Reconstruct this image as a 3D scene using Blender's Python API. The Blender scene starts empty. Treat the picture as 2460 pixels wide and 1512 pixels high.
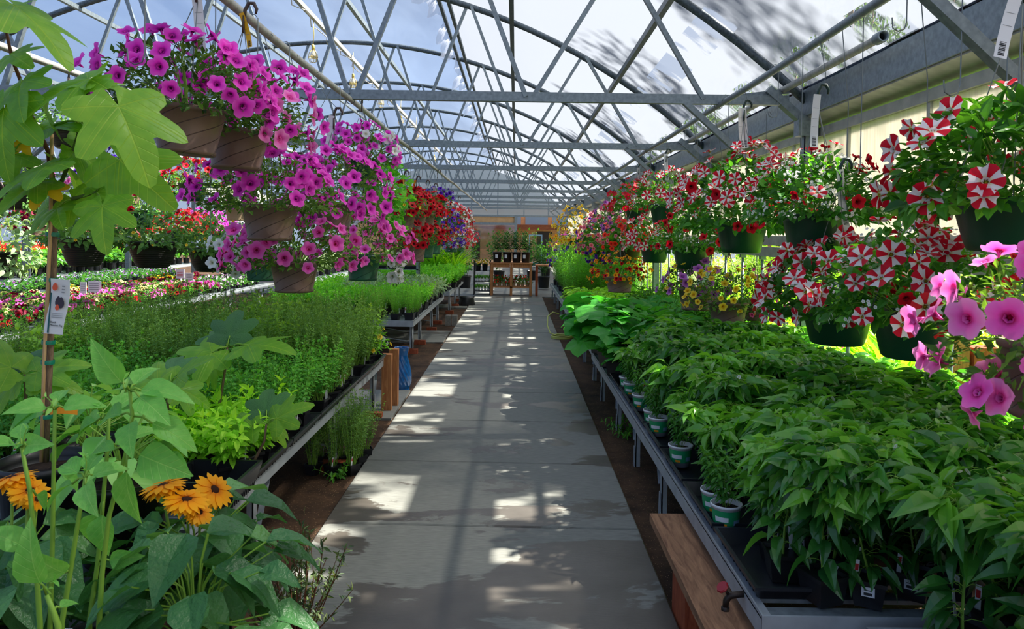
import bpy, math, random
import numpy as np
from mathutils import Vector, Matrix, Euler
rng = np.random.default_rng(11)
random.seed(5)
scene = bpy.context.scene
COL = scene.collection
PI = math.pi
# ------------------------------------------------------------------ camera
FOC, WW, HH = 1800.0, 2460.0, 1512.0
PITCH, ROLL = math.radians(1.2), math.radians(0.8)
EYE = Vector((0, 0, 1.7))
ROT = Matrix.Rotation(PI / 2 - PITCH, 3, 'X') @ Matrix.Rotation(ROLL, 3, 'Z')
_d = ROT.transposed() @ Vector((0, 1, 0))
CX = 1240 - FOC * _d.x / -_d.z
CY = 563 + FOC * _d.y / -_d.z


def at(px, py, y):
    """the point of the place that stands y metres ahead along the aisle"""
    d = ROT @ Vector(((px - CX) / FOC, -(py - CY) / FOC, -1))
    return EYE + d * (y / d.y)


def at_z(px, py, z):
    d = ROT @ Vector(((px - CX) / FOC, -(py - CY) / FOC, -1))
    return EYE + d * ((z - EYE.z) / d.z)


def at_x(px, py, x):
    d = ROT @ Vector(((px - CX) / FOC, -(py - CY) / FOC, -1))
    return EYE + d * (x / d.x)


cam_data = bpy.data.cameras.new('camera')
cam = bpy.data.objects.new('camera', cam_data)
COL.objects.link(cam)
cam.matrix_world = Matrix.Translation(EYE) @ ROT.to_4x4()
cam_data.sensor_width = 36
cam_data.lens = FOC / WW * 36
cam_data.shift_x = (WW / 2 - CX) / WW
cam_data.shift_y = (CY - HH / 2) / WW
cam_data.clip_start = 0.05
cam_data.clip_end = 300
cam_data.dof.use_dof = True
cam_data.dof.focus_distance = 6.0
cam_data.dof.aperture_fstop = 9.0
scene.camera = cam

# ------------------------------------------------------------------ mesh collector


class G:
    """collects faces, then links them as ONE mesh object"""

    def __init__(s):
        s.V = []; s.T = []; s.f3 = []; s.f4 = []; s.m3 = []; s.m4 = []; s.n = 0

    def raw(s, V, F3=None, F4=None, t=0.5, m3=0, m4=0):
        V = np.asarray(V, float).reshape(-1, 3)
        s.V.append(V)
        s.T.append(np.broadcast_to(np.asarray(t, float), (len(V),)).copy())
        if F3 is not None and len(F3):
            F3 = np.asarray(F3, int).reshape(-1, 3)
            s.f3.append(F3 + s.n); s.m3.append(np.broadcast_to(np.asarray(m3), (len(F3),)))
        if F4 is not None and len(F4):
            F4 = np.asarray(F4, int).reshape(-1, 4)
            s.f4.append(F4 + s.n); s.m4.append(np.broadcast_to(np.asarray(m4), (len(F4),)))
        s.n += len(V)
        return s

    def inst(s, T, M, O, t=None):
        """many copies of a template: matrices M (m,3,3) with columns x,y,z, origins O (m,3)"""
        M = np.asarray(M); O = np.asarray(O)
        m = len(O)
        if m == 0:
            return s
        nv = len(T['V'])
        V = np.einsum('mij,vj->mvi', M, T['V']) + O[:, None, :]
        tv = np.broadcast_to(T['t'], (m, nv)).copy()
        if t is not None:
            tv = np.clip(tv + (np.asarray(t)[:, None] - .5), 0, 1)
        off = (np.arange(m) * nv)[:, None, None]
        F3 = (T['F3'][None] + off).reshape(-1, 3) if len(T['F3']) else None
        F4 = (T['F4'][None] + off).reshape(-1, 4) if len(T['F4']) else None
        m3 = np.tile(T['m3'], m) if F3 is not None else 0
        m4 = np.tile(T['m4'], m) if F4 is not None else 0
        return s.raw(V.reshape(-1, 3), F3, F4, tv.reshape(-1), m3, m4)

    def box(s, c, size, R=None, t=.5, m=0):
        x, y, z = [d / 2 for d in size]
        V = np.array([[-x, -y, -z], [x, -y, -z], [x, y, -z], [-x, y, -z], [-x, -y, z], [x, -y, z], [x, y, z], [-x, y, z]])
        if R is not None:
            V = V @ np.array(R).T
        F = [[0, 3, 2, 1], [4, 5, 6, 7], [0, 1, 5, 4], [1, 2, 6, 5], [2, 3, 7, 6], [3, 0, 4, 7]]
        return s.raw(V + np.array(c), None, F, t, 0, m)

    def b2(s, lo, hi, t=.5, m=0):
        lo = np.array(lo, float); hi = np.array(hi, float)
        return s.box((lo + hi) / 2, hi - lo, None, t, m)

    def bar(s, a, b, w, h=None, up=(0, 0, 1), t=.5, m=0):
        """a rectangular bar from a to b"""
        a = Vector(a); b = Vector(b); d = b - a
        L = d.length
        d.normalize()
        u = Vector(up)
        if abs(d.dot(u)) > .98:
            u = Vector((1, 0, 0))
        x = d.cross(u).normalized(); z = x.cross(d)
        R = Matrix((x, d, z)).transposed()
        return s.box((a + b) / 2, (w, L, h or w), R, t, m)

    def tube(s, pts, r, seg=6, caps=True, t=.5, m=0):
        P = np.array([list(p) for p in pts], float)
        n = len(P)
        r = np.broadcast_to(np.asarray(r, float), (n,))
        D = np.gradient(P, axis=0)
        D /= np.linalg.norm(D, axis=1)[:, None] + 1e-12
        up = np.array([0, 0, 1.0]) if abs(D[0][2]) < .9 else np.array([1.0, 0, 0])
        rings = []
        x = np.cross(D[0], up); x /= np.linalg.norm(x)
        a = np.arange(seg) * 2 * PI / seg
        for i in range(n):
            x = x - D[i] * np.dot(x, D[i]); x /= np.linalg.norm(x) + 1e-12
            y = np.cross(D[i], x)
            rings.append(P[i] + r[i] * (np.cos(a)[:, None] * x + np.sin(a)[:, None] * y))
        V = np.concatenate(rings)
        i, j = np.meshgrid(np.arange(n - 1), np.arange(seg), indexing='ij')
        i = i.ravel(); j = j.ravel(); k = (j + 1) % seg
        F4 = np.stack([i * seg + j, i * seg + k, (i + 1) * seg + k, (i + 1) * seg + j], 1)
        F3 = []
        if caps:
            for q in range(1, seg - 1):
                F3.append([0, q + 1, q]); b = (n - 1) * seg; F3.append([b, b + q, b + q + 1])
        return s.raw(V, F3, F4, t, m, m)

    def lathe(s, prof, seg=32, c=(0, 0, 0), t=.5, m=0, fn=None, cap_bottom=False, cap_top=False):
        """prof: list of (radius, z)"""
        prof = np.array(prof, float); n = len(prof)
        a = np.arange(seg) * 2 * PI / seg
        V = np.zeros((n, seg, 3))
        V[..., 0] = prof[:, 0][:, None] * np.cos(a); V[..., 1] = prof[:, 0][:, None] * np.sin(a); V[..., 2] = prof[:, 1][:, None]
        if fn is not None:
            V = fn(V, a)
        V = V.reshape(-1, 3) + np.array(c)
        i, j = np.meshgrid(np.arange(n - 1), np.arange(seg), indexing='ij')
        i = i.ravel(); j = j.ravel(); k = (j + 1) % seg
        F4 = np.stack([i * seg + j, i * seg + k, (i + 1) * seg + k, (i + 1) * seg + j], 1)
        F3 = []
        for q in range(1, seg - 1):
            if cap_bottom: F3.append([0, q + 1, q])
            if cap_top: b = (n - 1) * seg; F3.append([b, b + q, b + q + 1])
        return s.raw(V, F3, F4, t, m, m)

    def mesh(s, name, mats, smooth=False):
        V = np.concatenate(s.V) if s.V else np.zeros((0, 3)); T = np.concatenate(s.T) if s.T else np.zeros(0)
        f3 = np.concatenate(s.f3) if s.f3 else np.zeros((0, 3), int)
        f4 = np.concatenate(s.f4) if s.f4 else np.zeros((0, 4), int)
        m3 = np.concatenate(s.m3) if s.m3 else np.zeros(0, int)
        m4 = np.concatenate(s.m4) if s.m4 else np.zeros(0, int)
        me = bpy.data.meshes.new(name)
        me.vertices.add(len(V)); me.vertices.foreach_set('co', V.ravel().astype(np.float32))
        nl = f3.size + f4.size
        me.loops.add(nl)
        me.loops.foreach_set('vertex_index', np.concatenate([f3.ravel(), f4.ravel()]).astype(np.int32))
        nf = len(f3) + len(f4)
        me.polygons.add(nf)
        st = np.concatenate([np.arange(len(f3)) * 3, len(f3) * 3 + np.arange(len(f4)) * 4]).astype(np.int32)
        me.polygons.foreach_set('loop_start', st)
        me.polygons.foreach_set('material_index', np.concatenate([m3, m4]).astype(np.int32))
        me.polygons.foreach_set('use_smooth', np.full(nf, smooth))
        at_ = me.attributes.new('tint', 'FLOAT', 'POINT')
        at_.data.foreach_set('value', T.astype(np.float32))
        me.update(calc_edges=True)
        for mt in (mats if isinstance(mats, (list, tuple)) else [mats]):
            me.materials.append(mt)
        return me

    def build(s, name, mats, parent=None, smooth=False, loc=None):
        return obj(name, s.mesh(name, mats, smooth), parent, loc)


def obj(name, data, parent=None, loc=None, rot=None):
    o = bpy.data.objects.new(name, data)
    COL.objects.link(o)
    if parent is not None:
        o.parent = parent
    if loc is not None:
        o.location = loc
    if rot is not None:
        o.rotation_euler = rot
    return o


def tag(o, label=None, cat=None, group=None, kind=None):
    if label: o['label'] = label
    if cat: o['category'] = cat
    if group: o['group'] = group
    if kind: o['kind'] = kind
    return o


def thing(name, label, cat, loc=(0, 0, 0), rz=0, group=None):
    o = bpy.data.objects.new(name, None)
    COL.objects.link(o)
    o.location = loc; o.rotation_euler = (0, 0, rz)
    o.empty_display_size = .1
    return tag(o, label, cat, group)


KIDS = {}


def kids(o):
    return [c for c in o.children]


def dup(root, loc, rz=0, scale=1.0, label=None, group=None, rot=None):
    r = root.copy(); COL.objects.link(r)
    r.location = loc; r.rotation_euler = rot if rot is not None else (0, 0, rz); r.scale = (scale,) * 3 if not isinstance(scale, tuple) else scale
    if label: r['label'] = label
    if group: r['group'] = group
    for ch in KIDS[root.name]:
        c = ch[0].copy(); COL.objects.link(c); c.parent = r
        for g in ch[1]:
            d = g.copy(); COL.objects.link(d); d.parent = c
    return r


def proto(root):
    """remember a thing's children, so that it can be copied"""
    KIDS[root.name] = [(c, list(c.children)) for c in root.children]
    return root


def structure(name, g, mats, smooth=False):
    o = g.build(name, mats, None, smooth)
    o['kind'] = 'structure'
    return o


# ------------------------------------------------------------------ templates
def template(V, F3=(), F4=(), t=.5, m3=0, m4=0):
    V = np.array(V, float)
    F3 = np.array(F3, int).reshape(-1, 3); F4 = np.array(F4, int).reshape(-1, 4)
    return dict(V=V, F3=F3, F4=F4, t=np.broadcast_to(np.asarray(t, float), (len(V),)).copy(),
                m3=np.broadcast_to(np.asarray(m3), (len(F3),)).copy(), m4=np.broadcast_to(np.asarray(m4), (len(F4),)).copy())


def leaf_t(n=4, w=.4, peak=.4, fold=.25, droop=.25, tip=1.6, wave=0):
    """unit leaf along +Y; w = width / length; peak = where it is widest"""
    V = []; F = []
    for i in range(n + 1):
        u = i / n
        if u <= peak:
            p = math.sin(u / peak * PI / 2) ** .8
        else:
            p = math.cos((u - peak) / (1 - peak) * PI / 2) ** (1 / tip if tip > 1 else tip)
        p = max(p, .03 if i == n else .06) * w / 2
        z = -droop * u * u
        wv = wave * math.sin(u * 9)
        V += [[-p, u, z + fold * p * 1.6 + wv], [0, u, z], [p, u, z + fold * p * 1.6 - wv]]
    for i in range(n):
        a = i * 3
        F += [[a, a + 1, a + 4, a + 3], [a + 1, a + 2, a + 5, a + 4]]
    return template(V, (), F)


LEAF = leaf_t(4, .45, .38, .3, .35)
LEAF_LO = leaf_t(2, .5, .4, .3, .3)
LEAF_ROUND = leaf_t(3, .75, .5, .2, .2, 2.2)
LEAF_ROUND_LO = leaf_t(2, .8, .5, .2, .2, 2.0)
NEEDLE = template([[-.06, 0, 0], [.06, 0, 0], [0, 1, -.1]], [[0, 1, 2]])
BLADE = leaf_t(4, .07, .35, .3, .6)
PEPPER_LEAF = leaf_t(5, .46, .36, .35, .55, 1.0, .015)
HEART = leaf_t(6, .74, .3, .22, .45, 1.1, .012)


def lobed_t(lobes, rings=3, cup=.1, droop=.2):
    """palmate leaf: lobes = list of (angle, radius); petiole joins at the origin, leaf spreads along +Y"""
    n = len(lobes)
    V = [[0, 0, 0]]
    for k in range(1, rings + 1):
        u = k / rings
        for a, r in lobes:
            rr = r * u
            x, y = rr * math.sin(a), rr * math.cos(a)
            d = math.hypot(x, y)
            V.append([x, y, cup * d * abs(math.sin(a * 2.5)) - droop * d * d])
    F3 = []; F4 = []
    for j in range(n - 1):
        F3.append([0, 1 + j, 2 + j])
        for k in range(rings - 1):
            b = 1 + k * n
            F4.append([b + j, b + n + j, b + n + j + 1, b + j + 1])
    T = template(V, F3, F4)
    T['F3'] = T['F3'][:, ::-1].copy()
    T['F4'] = T['F4'][:, ::-1].copy()
    return T


def _fig():
    L = []
    ell = [(0, 1.02, .22), (47, .84, .19), (-47, .84, .19), (100, .60, .20), (-100, .60, .20), (148, .34, .15), (-148, .34, .15)]
    for a in np.linspace(-168, 168, 73):
        best = .24
        for b, ln, w in ell:
            # far crossing of a ray with an ellipse whose long axis runs from near the base to the lobe tip
            th = math.radians(a - b); c0, ax = ln * .52, ln * .48
            dx, dy = math.cos(th) / ax, math.sin(th) / w; ox = -c0 / ax
            A_, B_, C_ = dx * dx + dy * dy, 2 * ox * dx, ox * ox - 1
            D_ = B_ * B_ - 4 * A_ * C_
            if D_ > 0:
                best = max(best, (-B_ + math.sqrt(D_)) / (2 * A_))
        best *= 1 + .018 * math.sin(a * .9)
        L.append((math.radians(a), best))
    return lobed_t(L, 5, .10, .3)


FIG_LEAF = _fig()


def _round(n=18, w=.55, notch=.12, droop=.35):
    L = []
    for i in range(n + 1):
        a = -165 + 330 * i / n
        r = w * (1 + .12 * math.cos(math.radians(a * 5)))
        L.append((math.radians(a), r))
    return lobed_t(L, 3, .12, droop)


SQUASH_LEAF = _round()
GERANIUM_LEAF = _round(10, .55, .1, .2)


def frames(d, up):
    """columns x, y=d, z for arrays of directions d (m,3), with z towards up"""
    d = np.asarray(d, float); d = d / (np.linalg.norm(d, axis=1)[:, None] + 1e-9)
    up = np.broadcast_to(np.asarray(up, float), d.shape)
    x = np.cross(d, up); nx = np.linalg.norm(x, axis=1)[:, None]
    alt = np.cross(d, np.array([1.0, .3, 0]))
    x = np.where(nx < 1e-3, alt, x); x /= np.linalg.norm(x, axis=1)[:, None] + 1e-9
    z = np.cross(x, d)
    return np.stack([x, d, z], 2)


def roll_frames(M, ang):
    c, s = np.cos(ang)[:, None], np.sin(ang)[:, None]
    x, y, z = M[:, :, 0], M[:, :, 1], M[:, :, 2]
    return np.stack([x * c + z * s, y, z * c - x * s], 2)


def petal_flower(lobes=5, ruffle=.12, depth=.45, seg=20, star=False, throat=.22, tube=True, spread=.0):
    """unit trumpet flower (radius 1) facing +Z with its throat sunk below the rim; tint runs from throat 0 to rim 1"""
    V = []; t = []
    prof = [(.10, -depth, 0), (throat, -depth * .45, .15), (.55, -.06, .55), (1.0, spread, 1)]
    for k, (r, z, tt) in enumerate(prof):
        for j in range(seg):
            a = j * 2 * PI / seg
            rr = r; zz = z
            if k >= 2:
                q = abs(math.cos(lobes * a / 2)) ** .6
                rr = r * ((.8 if k == 3 else .92) + (.2 if k == 3 else .08) * q)
                zz = z + ruffle * (k - 1) * .5 * math.sin(lobes * a * 1.0 + .7)
            V.append([rr * math.cos(a), rr * math.sin(a), zz]); t.append(tt)
    F4 = []; m4 = []
    for k in range(3):
        for j in range(seg):
            F4.append([k * seg + j, (k * seg + (j + 1) % seg), ((k + 1) * seg + (j + 1) % seg), (k + 1) * seg + j])
            # in star blooms the middle of each petal is white
            q = (j + .5) * lobes / seg % 1.0
            m4.append((2 if k == 0 else 1 if (.28 < q < .72) else 0) if star else 0)
    F3 = []
    base = len(V)
    V.append([0, 0, -depth * .9]); t.append(0)
    for j in range(seg):
        F3.append([base, j, (j + 1) % seg])
    m3 = [2 if star else 0] * len(F3)
    if tube:
        b = len(V)
        for r, z in ((.24, -depth * .3), (.12, -depth * 1.0), (.05, -depth * 1.9)):
            for j in range(6):
                a = j * PI / 3
                V.append([r * math.cos(a), r * math.sin(a), z]); t.append(.6)
        for k in range(2):
            for j in range(6):
                F4.append([b + k * 6 + j, b + (k + 1) * 6 + j, b + (k + 1) * 6 + (j + 1) % 6, b + k * 6 + (j + 1) % 6]); m4.append(1 if star else 0)
    return template(V, F3, F4, np.array(t), np.array(m3), np.array(m4))


PETUNIA = petal_flower()
PETUNIA_STAR = petal_flower(5, .1, .4, 20, True)
PETUNIA_LO = petal_flower(5, .12, .4, 10, False, .22, False)
PETUNIA_STAR_LO = petal_flower(5, .1, .35, 10, True, .22, False)
SMALL_BELL = petal_flower(5, .06, .35, 10, False, .25, False, .05)
FLAT5 = petal_flower(5, .03, .06, 10, False, .2, False, 0)


def daisy_t(n=14, droop=.15):
    V = []; F4 = []; m4 = []; t = []; F3 = []; m3 = []
    for k in range(n):
        a = k * 2 * PI / n + .1 * math.sin(k * 5)
        d = np.array([math.cos(a), math.sin(a), 0]); s_ = np.array([-math.sin(a), math.cos(a), 0])
        b = len(V)
        for u, w in ((.25, .05), (.6, .17), (.85, .14), (1.05, .02)):
            z = .08 - droop * u * u + .03 * math.sin(k * 3)
            V += [list(d * u - s_ * w + np.array([0, 0, z])), list(d * u + s_ * w + np.array([0, 0, z]))]
            t += [u * .9] * 2
        for q in range(3):
            F4.append([b + q * 2, b + q * 2 + 2, b + q * 2 + 3, b + q * 2 + 1]); m4.append(0)
    return V, F4, m4, t


def disc_t(n=12, r=.33, h=.12, mat=1):
    V = [[0, 0, h]]; F3 = []; F4 = []
    for k, (rr, zz) in enumerate(((r * .6, h * .9), (r, h * .4), (r * .8, -.1))):
        for j in range(n):
            a = j * 2 * PI / n
            V.append([rr * math.cos(a), rr * math.sin(a), zz])
    for j in range(n):
        F3.append([0, 1 + j, 1 + (j + 1) % n])
        for k in range(2):
            F4.append([1 + k * n + j, 1 + (k + 1) * n + j, 1 + (k + 1) * n + (j + 1) % n, 1 + k * n + (j + 1) % n])
    return template(V, F3, F4, .5, mat, mat)


def merge_t(A, B):
    o = len(A['V'])
    return dict(V=np.concatenate([A['V'], B['V']]), F3=np.concatenate([A['F3'], B['F3'] + o]), F4=np.concatenate([A['F4'], B['F4'] + o]),
                t=np.concatenate([A['t'], B['t']]), m3=np.concatenate([A['m3'], B['m3']]), m4=np.concatenate([A['m4'], B['m4']]))
# ------------------------------------------------------------------ materials


def new_mat(name):
    m = bpy.data.materials.new(name)
    m.use_nodes = True
    nt = m.node_tree
    nt.nodes.clear()
    out = nt.nodes.new('ShaderNodeOutputMaterial')
    return m, nt, out


def N(nt, typ, **kw):
    n = nt.nodes.new(typ)
    for k, v in kw.items():
        if k in n.inputs:
            n.inputs[k].default_value = v
        else:
            setattr(n, k, v)
    return n


def lin(c):
    """sRGB 0..255 to linear"""
    r = []
    for v in c[:3]:
        v = v / 255
        r.append(v / 12.92 if v <= .04045 else ((v + .055) / 1.055) ** 2.4)
    return (*r, 1)


def ramp(nt, stops, interp='LINEAR'):
    n = nt.nodes.new('ShaderNodeValToRGB')
    cr = n.color_ramp
    cr.interpolation = interp
    while len(cr.elements) < len(stops):
        cr.elements.new(.5)
    for e, (p, c) in zip(cr.elements, stops):
        e.position = p; e.color = c
    return n


def tint_node(nt, rnd=.25):
    a = N(nt, 'ShaderNodeAttribute', attribute_name='tint')
    oi = nt.nodes.new('ShaderNodeObjectInfo')
    m = N(nt, 'ShaderNodeMath', operation='MULTIPLY_ADD')
    nt.links.new(oi.outputs['Random'], m.inputs[0]); m.inputs[1].default_value = rnd
    s = N(nt, 'ShaderNodeMath', operation='ADD', use_clamp=True)
    nt.links.new(a.outputs['Fac'], m.inputs[2])
    nt.links.new(m.outputs[0], s.inputs[0]); s.inputs[1].default_value = -rnd / 2
    return s


def mnode(nt, op, a, b=None, c=None, clamp=False):
    n = N(nt, 'ShaderNodeMath', operation=op, use_clamp=clamp)
    for i, v in enumerate((a, b, c)):
        if v is None: continue
        if isinstance(v, (int, float)): n.inputs[i].default_value = v
        else: nt.links.new(v, n.inputs[i])
    return n.outputs[0]


def vein_node(nt, kind):
    """leaf veins from the leaf's own coordinates (unit leaf along Y)"""
    tc = nt.nodes.new('ShaderNodeTexCoord'); sx = nt.nodes.new('ShaderNodeSeparateXYZ')
    nt.links.new(tc.outputs['Object'], sx.inputs[0])
    x, y = sx.outputs['X'], sx.outputs['Y']
    ax = mnode(nt, 'ABSOLUTE', x)
    out = mnode(nt, 'SUBTRACT', 1, mnode(nt, 'DIVIDE', ax, .014), None, True)
    if kind == 'fig':
        for a in (47, 100):
            r = math.radians(a)
            d = mnode(nt, 'ABSOLUTE', mnode(nt, 'SUBTRACT', mnode(nt, 'MULTIPLY', ax, math.cos(r)), mnode(nt, 'MULTIPLY', y, math.sin(r))))
            v = mnode(nt, 'SUBTRACT', 1, mnode(nt, 'DIVIDE', d, .011), None, True)
            out = mnode(nt, 'MAXIMUM', out, v)
    fr = mnode(nt, 'FRACT', mnode(nt, 'MULTIPLY', mnode(nt, 'SUBTRACT', y, mnode(nt, 'MULTIPLY', ax, .95)), 6.5))
    sv = mnode(nt, 'SUBTRACT', 1, mnode(nt, 'DIVIDE', mnode(nt, 'ABSOLUTE', mnode(nt, 'SUBTRACT', fr, .5)), .07), None, True)
    return mnode(nt, 'MAXIMUM', out, mnode(nt, 'MULTIPLY', sv, .5))


GAIN = 1.45


def leaf_mat(name, dark, mid, light, trans=.38, rough=.42, spec=.35, rnd=.25, tcol=None, veins=None, crinkle=0):
    m, nt, out = new_mat(name)
    t = tint_node(nt, rnd)
    r = ramp(nt, [(0, lin(dark)), (.5, lin(mid)), (1, lin(light))])
    for e in r.color_ramp.elements:
        e.color = (*[min(.9, v * GAIN) for v in e.color[:3]], 1)
    nt.links.new(t.outputs[0], r.inputs[0])
    p = N(nt, 'ShaderNodeBsdfPrincipled', Roughness=rough)
    p.inputs['Specular IOR Level'].default_value = spec
    if veins:
        v = vein_node(nt, veins)
        nz = N(nt, 'ShaderNodeTexNoise', Scale=4, Detail=4)
        tc2 = nt.nodes.new('ShaderNodeTexCoord'); nt.links.new(tc2.outputs['Object'], nz.inputs[0])
        vm = N(nt, 'ShaderNodeMix', data_type='RGBA'); lc = lin(light)
        vm.inputs['B'].default_value = (min(1, lc[0] * 1.9), min(1, lc[1] * 1.6), min(1, lc[2] * 1.8), 1)
        nt.links.new(mnode(nt, 'MULTIPLY', v, .55), vm.inputs['Factor']); nt.links.new(r.outputs[0], vm.inputs['A'])
        t2 = mnode(nt, 'ADD', t.outputs[0], mnode(nt, 'MULTIPLY', mnode(nt, 'SUBTRACT', nz.outputs['Fac'], .5), .7), None, True)
        nt.links.new(t2, r.inputs[0])
        b = N(nt, 'ShaderNodeBump', Strength=.35, Distance=.012)
        nt.links.new(mnode(nt, 'SUBTRACT', nz.outputs['Fac'], v), b.inputs['Height']); nt.links.new(b.outputs[0], p.inputs['Normal'])
        src = vm.outputs['Result']
    else:
        src = r.outputs[0]
    if crinkle:
        nz = N(nt, 'ShaderNodeTexNoise', Scale=crinkle, Detail=3)
        tc2 = nt.nodes.new('ShaderNodeTexCoord'); nt.links.new(tc2.outputs['Object'], nz.inputs[0])
        b = N(nt, 'ShaderNodeBump', Strength=.8, Distance=.01)
        nt.links.new(nz.outputs['Fac'], b.inputs['Height']); nt.links.new(b.outputs[0], p.inputs['Normal'])
    nt.links.new(src, p.inputs['Base Color'])
    tr = nt.nodes.new('ShaderNodeBsdfTranslucent')
    mul = N(nt, 'ShaderNodeMix', data_type='RGBA', blend_type='MULTIPLY')
    mul.inputs['Factor'].default_value = 1
    nt.links.new(src, mul.inputs['A'])
    mul.inputs['B'].default_value = tcol or (1.9, 1.7, .7, 1)
    nt.links.new(mul.outputs['Result'], tr.inputs['Color'])
    mx = N(nt, 'ShaderNodeMixShader', Fac=trans)
    nt.links.new(p.outputs[0], mx.inputs[1]); nt.links.new(tr.outputs[0], mx.inputs[2])
    nt.links.new(mx.outputs[0], out.inputs[0])
    return m


def petal_mat(name, throat, mid, rim, trans=.3, rough=.55, pos=(.12, .45, 1), rnd=.12):
    m, nt, out = new_mat(name)
    a = N(nt, 'ShaderNodeAttribute', attribute_name='tint')
    r = ramp(nt, [(pos[0], lin(throat)), (pos[1], lin(mid)), (pos[2], lin(rim))])
    nt.links.new(a.outputs['Fac'], r.inputs[0])
    oi = nt.nodes.new('ShaderNodeObjectInfo')
    hs = nt.nodes.new('ShaderNodeHueSaturation')
    mr = N(nt, 'ShaderNodeMapRange')
    mr.inputs['To Min'].default_value = 1 - rnd; mr.inputs['To Max'].default_value = 1 + rnd
    nt.links.new(oi.outputs['Random'], mr.inputs[0])
    nt.links.new(mr.outputs[0], hs.inputs['Value'])
    nt.links.new(r.outputs[0], hs.inputs['Color'])
    p = N(nt, 'ShaderNodeBsdfPrincipled', Roughness=rough)
    p.inputs['Specular IOR Level'].default_value = .2
    nt.links.new(hs.outputs[0], p.inputs['Base Color'])
    tr = nt.nodes.new('ShaderNodeBsdfTranslucent')
    nt.links.new(hs.outputs[0], tr.inputs['Color'])
    mx = N(nt, 'ShaderNodeMixShader', Fac=trans)
    nt.links.new(p.outputs[0], mx.inputs[1]); nt.links.new(tr.outputs[0], mx.inputs[2])
    nt.links.new(mx.outputs[0], out.inputs[0])
    return m


def plain(name, col, rough=.5, metal=0, spec=.5, noise=0, nscale=20, bump=0, stretch=None):
    m, nt, out = new_mat(name)
    p = N(nt, 'ShaderNodeBsdfPrincipled', Roughness=rough, Metallic=metal)
    p.inputs['Specular IOR Level'].default_value = spec
    p.inputs['Base Color'].default_value = lin(col)
    if noise or bump:
        tc = nt.nodes.new('ShaderNodeTexCoord')
        mp = nt.nodes.new('ShaderNodeMapping')
        if stretch: mp.inputs['Scale'].default_value = stretch
        nz = N(nt, 'ShaderNodeTexNoise', Scale=nscale, Detail=5)
        nt.links.new(tc.outputs['Object'], mp.inputs[0]); nt.links.new(mp.outputs[0], nz.inputs[0])
        c = lin(col)
        r = ramp(nt, [(.3, tuple(x * (1 - noise) for x in c[:3]) + (1,)), (.7, tuple(min(1, x * (1 + noise)) for x in c[:3]) + (1,))])
        nt.links.new(nz.outputs['Fac'], r.inputs[0]); nt.links.new(r.outputs[0], p.inputs['Base Color'])
        if bump:
            b = N(nt, 'ShaderNodeBump', Strength=bump, Distance=.01)
            nt.links.new(nz.outputs['Fac'], b.inputs['Height']); nt.links.new(b.outputs[0], p.inputs['Normal'])
    nt.links.new(p.outputs[0], out.inputs[0])
    return m


def wood(name, a, b, scale=6, rough=.7, axis=(1, 12, 12)):
    m, nt, out = new_mat(name)
    tc = nt.nodes.new('ShaderNodeTexCoord'); mp = nt.nodes.new('ShaderNodeMapping')
    mp.inputs['Scale'].default_value = axis
    w = N(nt, 'ShaderNodeTexNoise', Scale=scale, Detail=6, Roughness=.6, Distortion=.8)
    r = ramp(nt, [(.3, lin(a)), (.7, lin(b))])
    p = N(nt, 'ShaderNodeBsdfPrincipled', Roughness=rough)
    p.inputs['Specular IOR Level'].default_value = .25
    bm = N(nt, 'ShaderNodeBump', Strength=.25, Distance=.005)
    nt.links.new(tc.outputs['Object'], mp.inputs[0]); nt.links.new(mp.outputs[0], w.inputs[0])
    nt.links.new(w.outputs['Fac'], r.inputs[0]); nt.links.new(r.outputs[0], p.inputs['Base Color'])
    nt.links.new(w.outputs['Fac'], bm.inputs['Height']); nt.links.new(bm.outputs[0], p.inputs['Normal'])
    nt.links.new(p.outputs[0], out.inputs[0])
    return m


def film_mat(name, clear, scatter_col, refl=.06, rough=.15):
    """polythene sheeting: part of the light goes straight through, part is scattered"""
    m, nt, out = new_mat(name)
    tc = nt.nodes.new('ShaderNodeTexCoord'); mp = nt.nodes.new('ShaderNodeMapping')
    mp.inputs['Scale'].default_value = (.5, .12, .5)
    nz = N(nt, 'ShaderNodeTexNoise', Scale=1.5, Detail=6, Roughness=.55, Distortion=.6)
    nt.links.new(tc.outputs['Object'], mp.inputs[0]); nt.links.new(mp.outputs[0], nz.inputs[0])
    mr = N(nt, 'ShaderNodeMapRange')
    mr.inputs['From Min'].default_value = .3; mr.inputs['From Max'].default_value = .7
    mr.inputs['To Min'].default_value = 1 - min(1, clear * 1.25); mr.inputs['To Max'].default_value = 1 - clear * .75
    nt.links.new(nz.outputs['Fac'], mr.inputs[0])
    tp = N(nt, 'ShaderNodeBsdfTransparent', Color=(.96, .97, .98, 1))
    tl = N(nt, 'ShaderNodeBsdfTranslucent', Color=scatter_col)
    mx = nt.nodes.new('ShaderNodeMixShader')
    nt.links.new(mr.outputs[0], mx.inputs[0]); nt.links.new(tp.outputs[0], mx.inputs[1]); nt.links.new(tl.outputs[0], mx.inputs[2])
    gl = N(nt, 'ShaderNodeBsdfGlossy', Roughness=rough, Color=(1, 1, 1, 1))
    bm = N(nt, 'ShaderNodeBump', Strength=.3, Distance=.03)
    nt.links.new(nz.outputs['Fac'], bm.inputs['Height']); nt.links.new(bm.outputs[0], gl.inputs['Normal'])
    m2 = N(nt, 'ShaderNodeMixShader', Fac=refl)
    nt.links.new(mx.outputs[0], m2.inputs[1]); nt.links.new(gl.outputs[0], m2.inputs[2])
    nt.links.new(m2.outputs[0], out.inputs[0])
    return m


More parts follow.
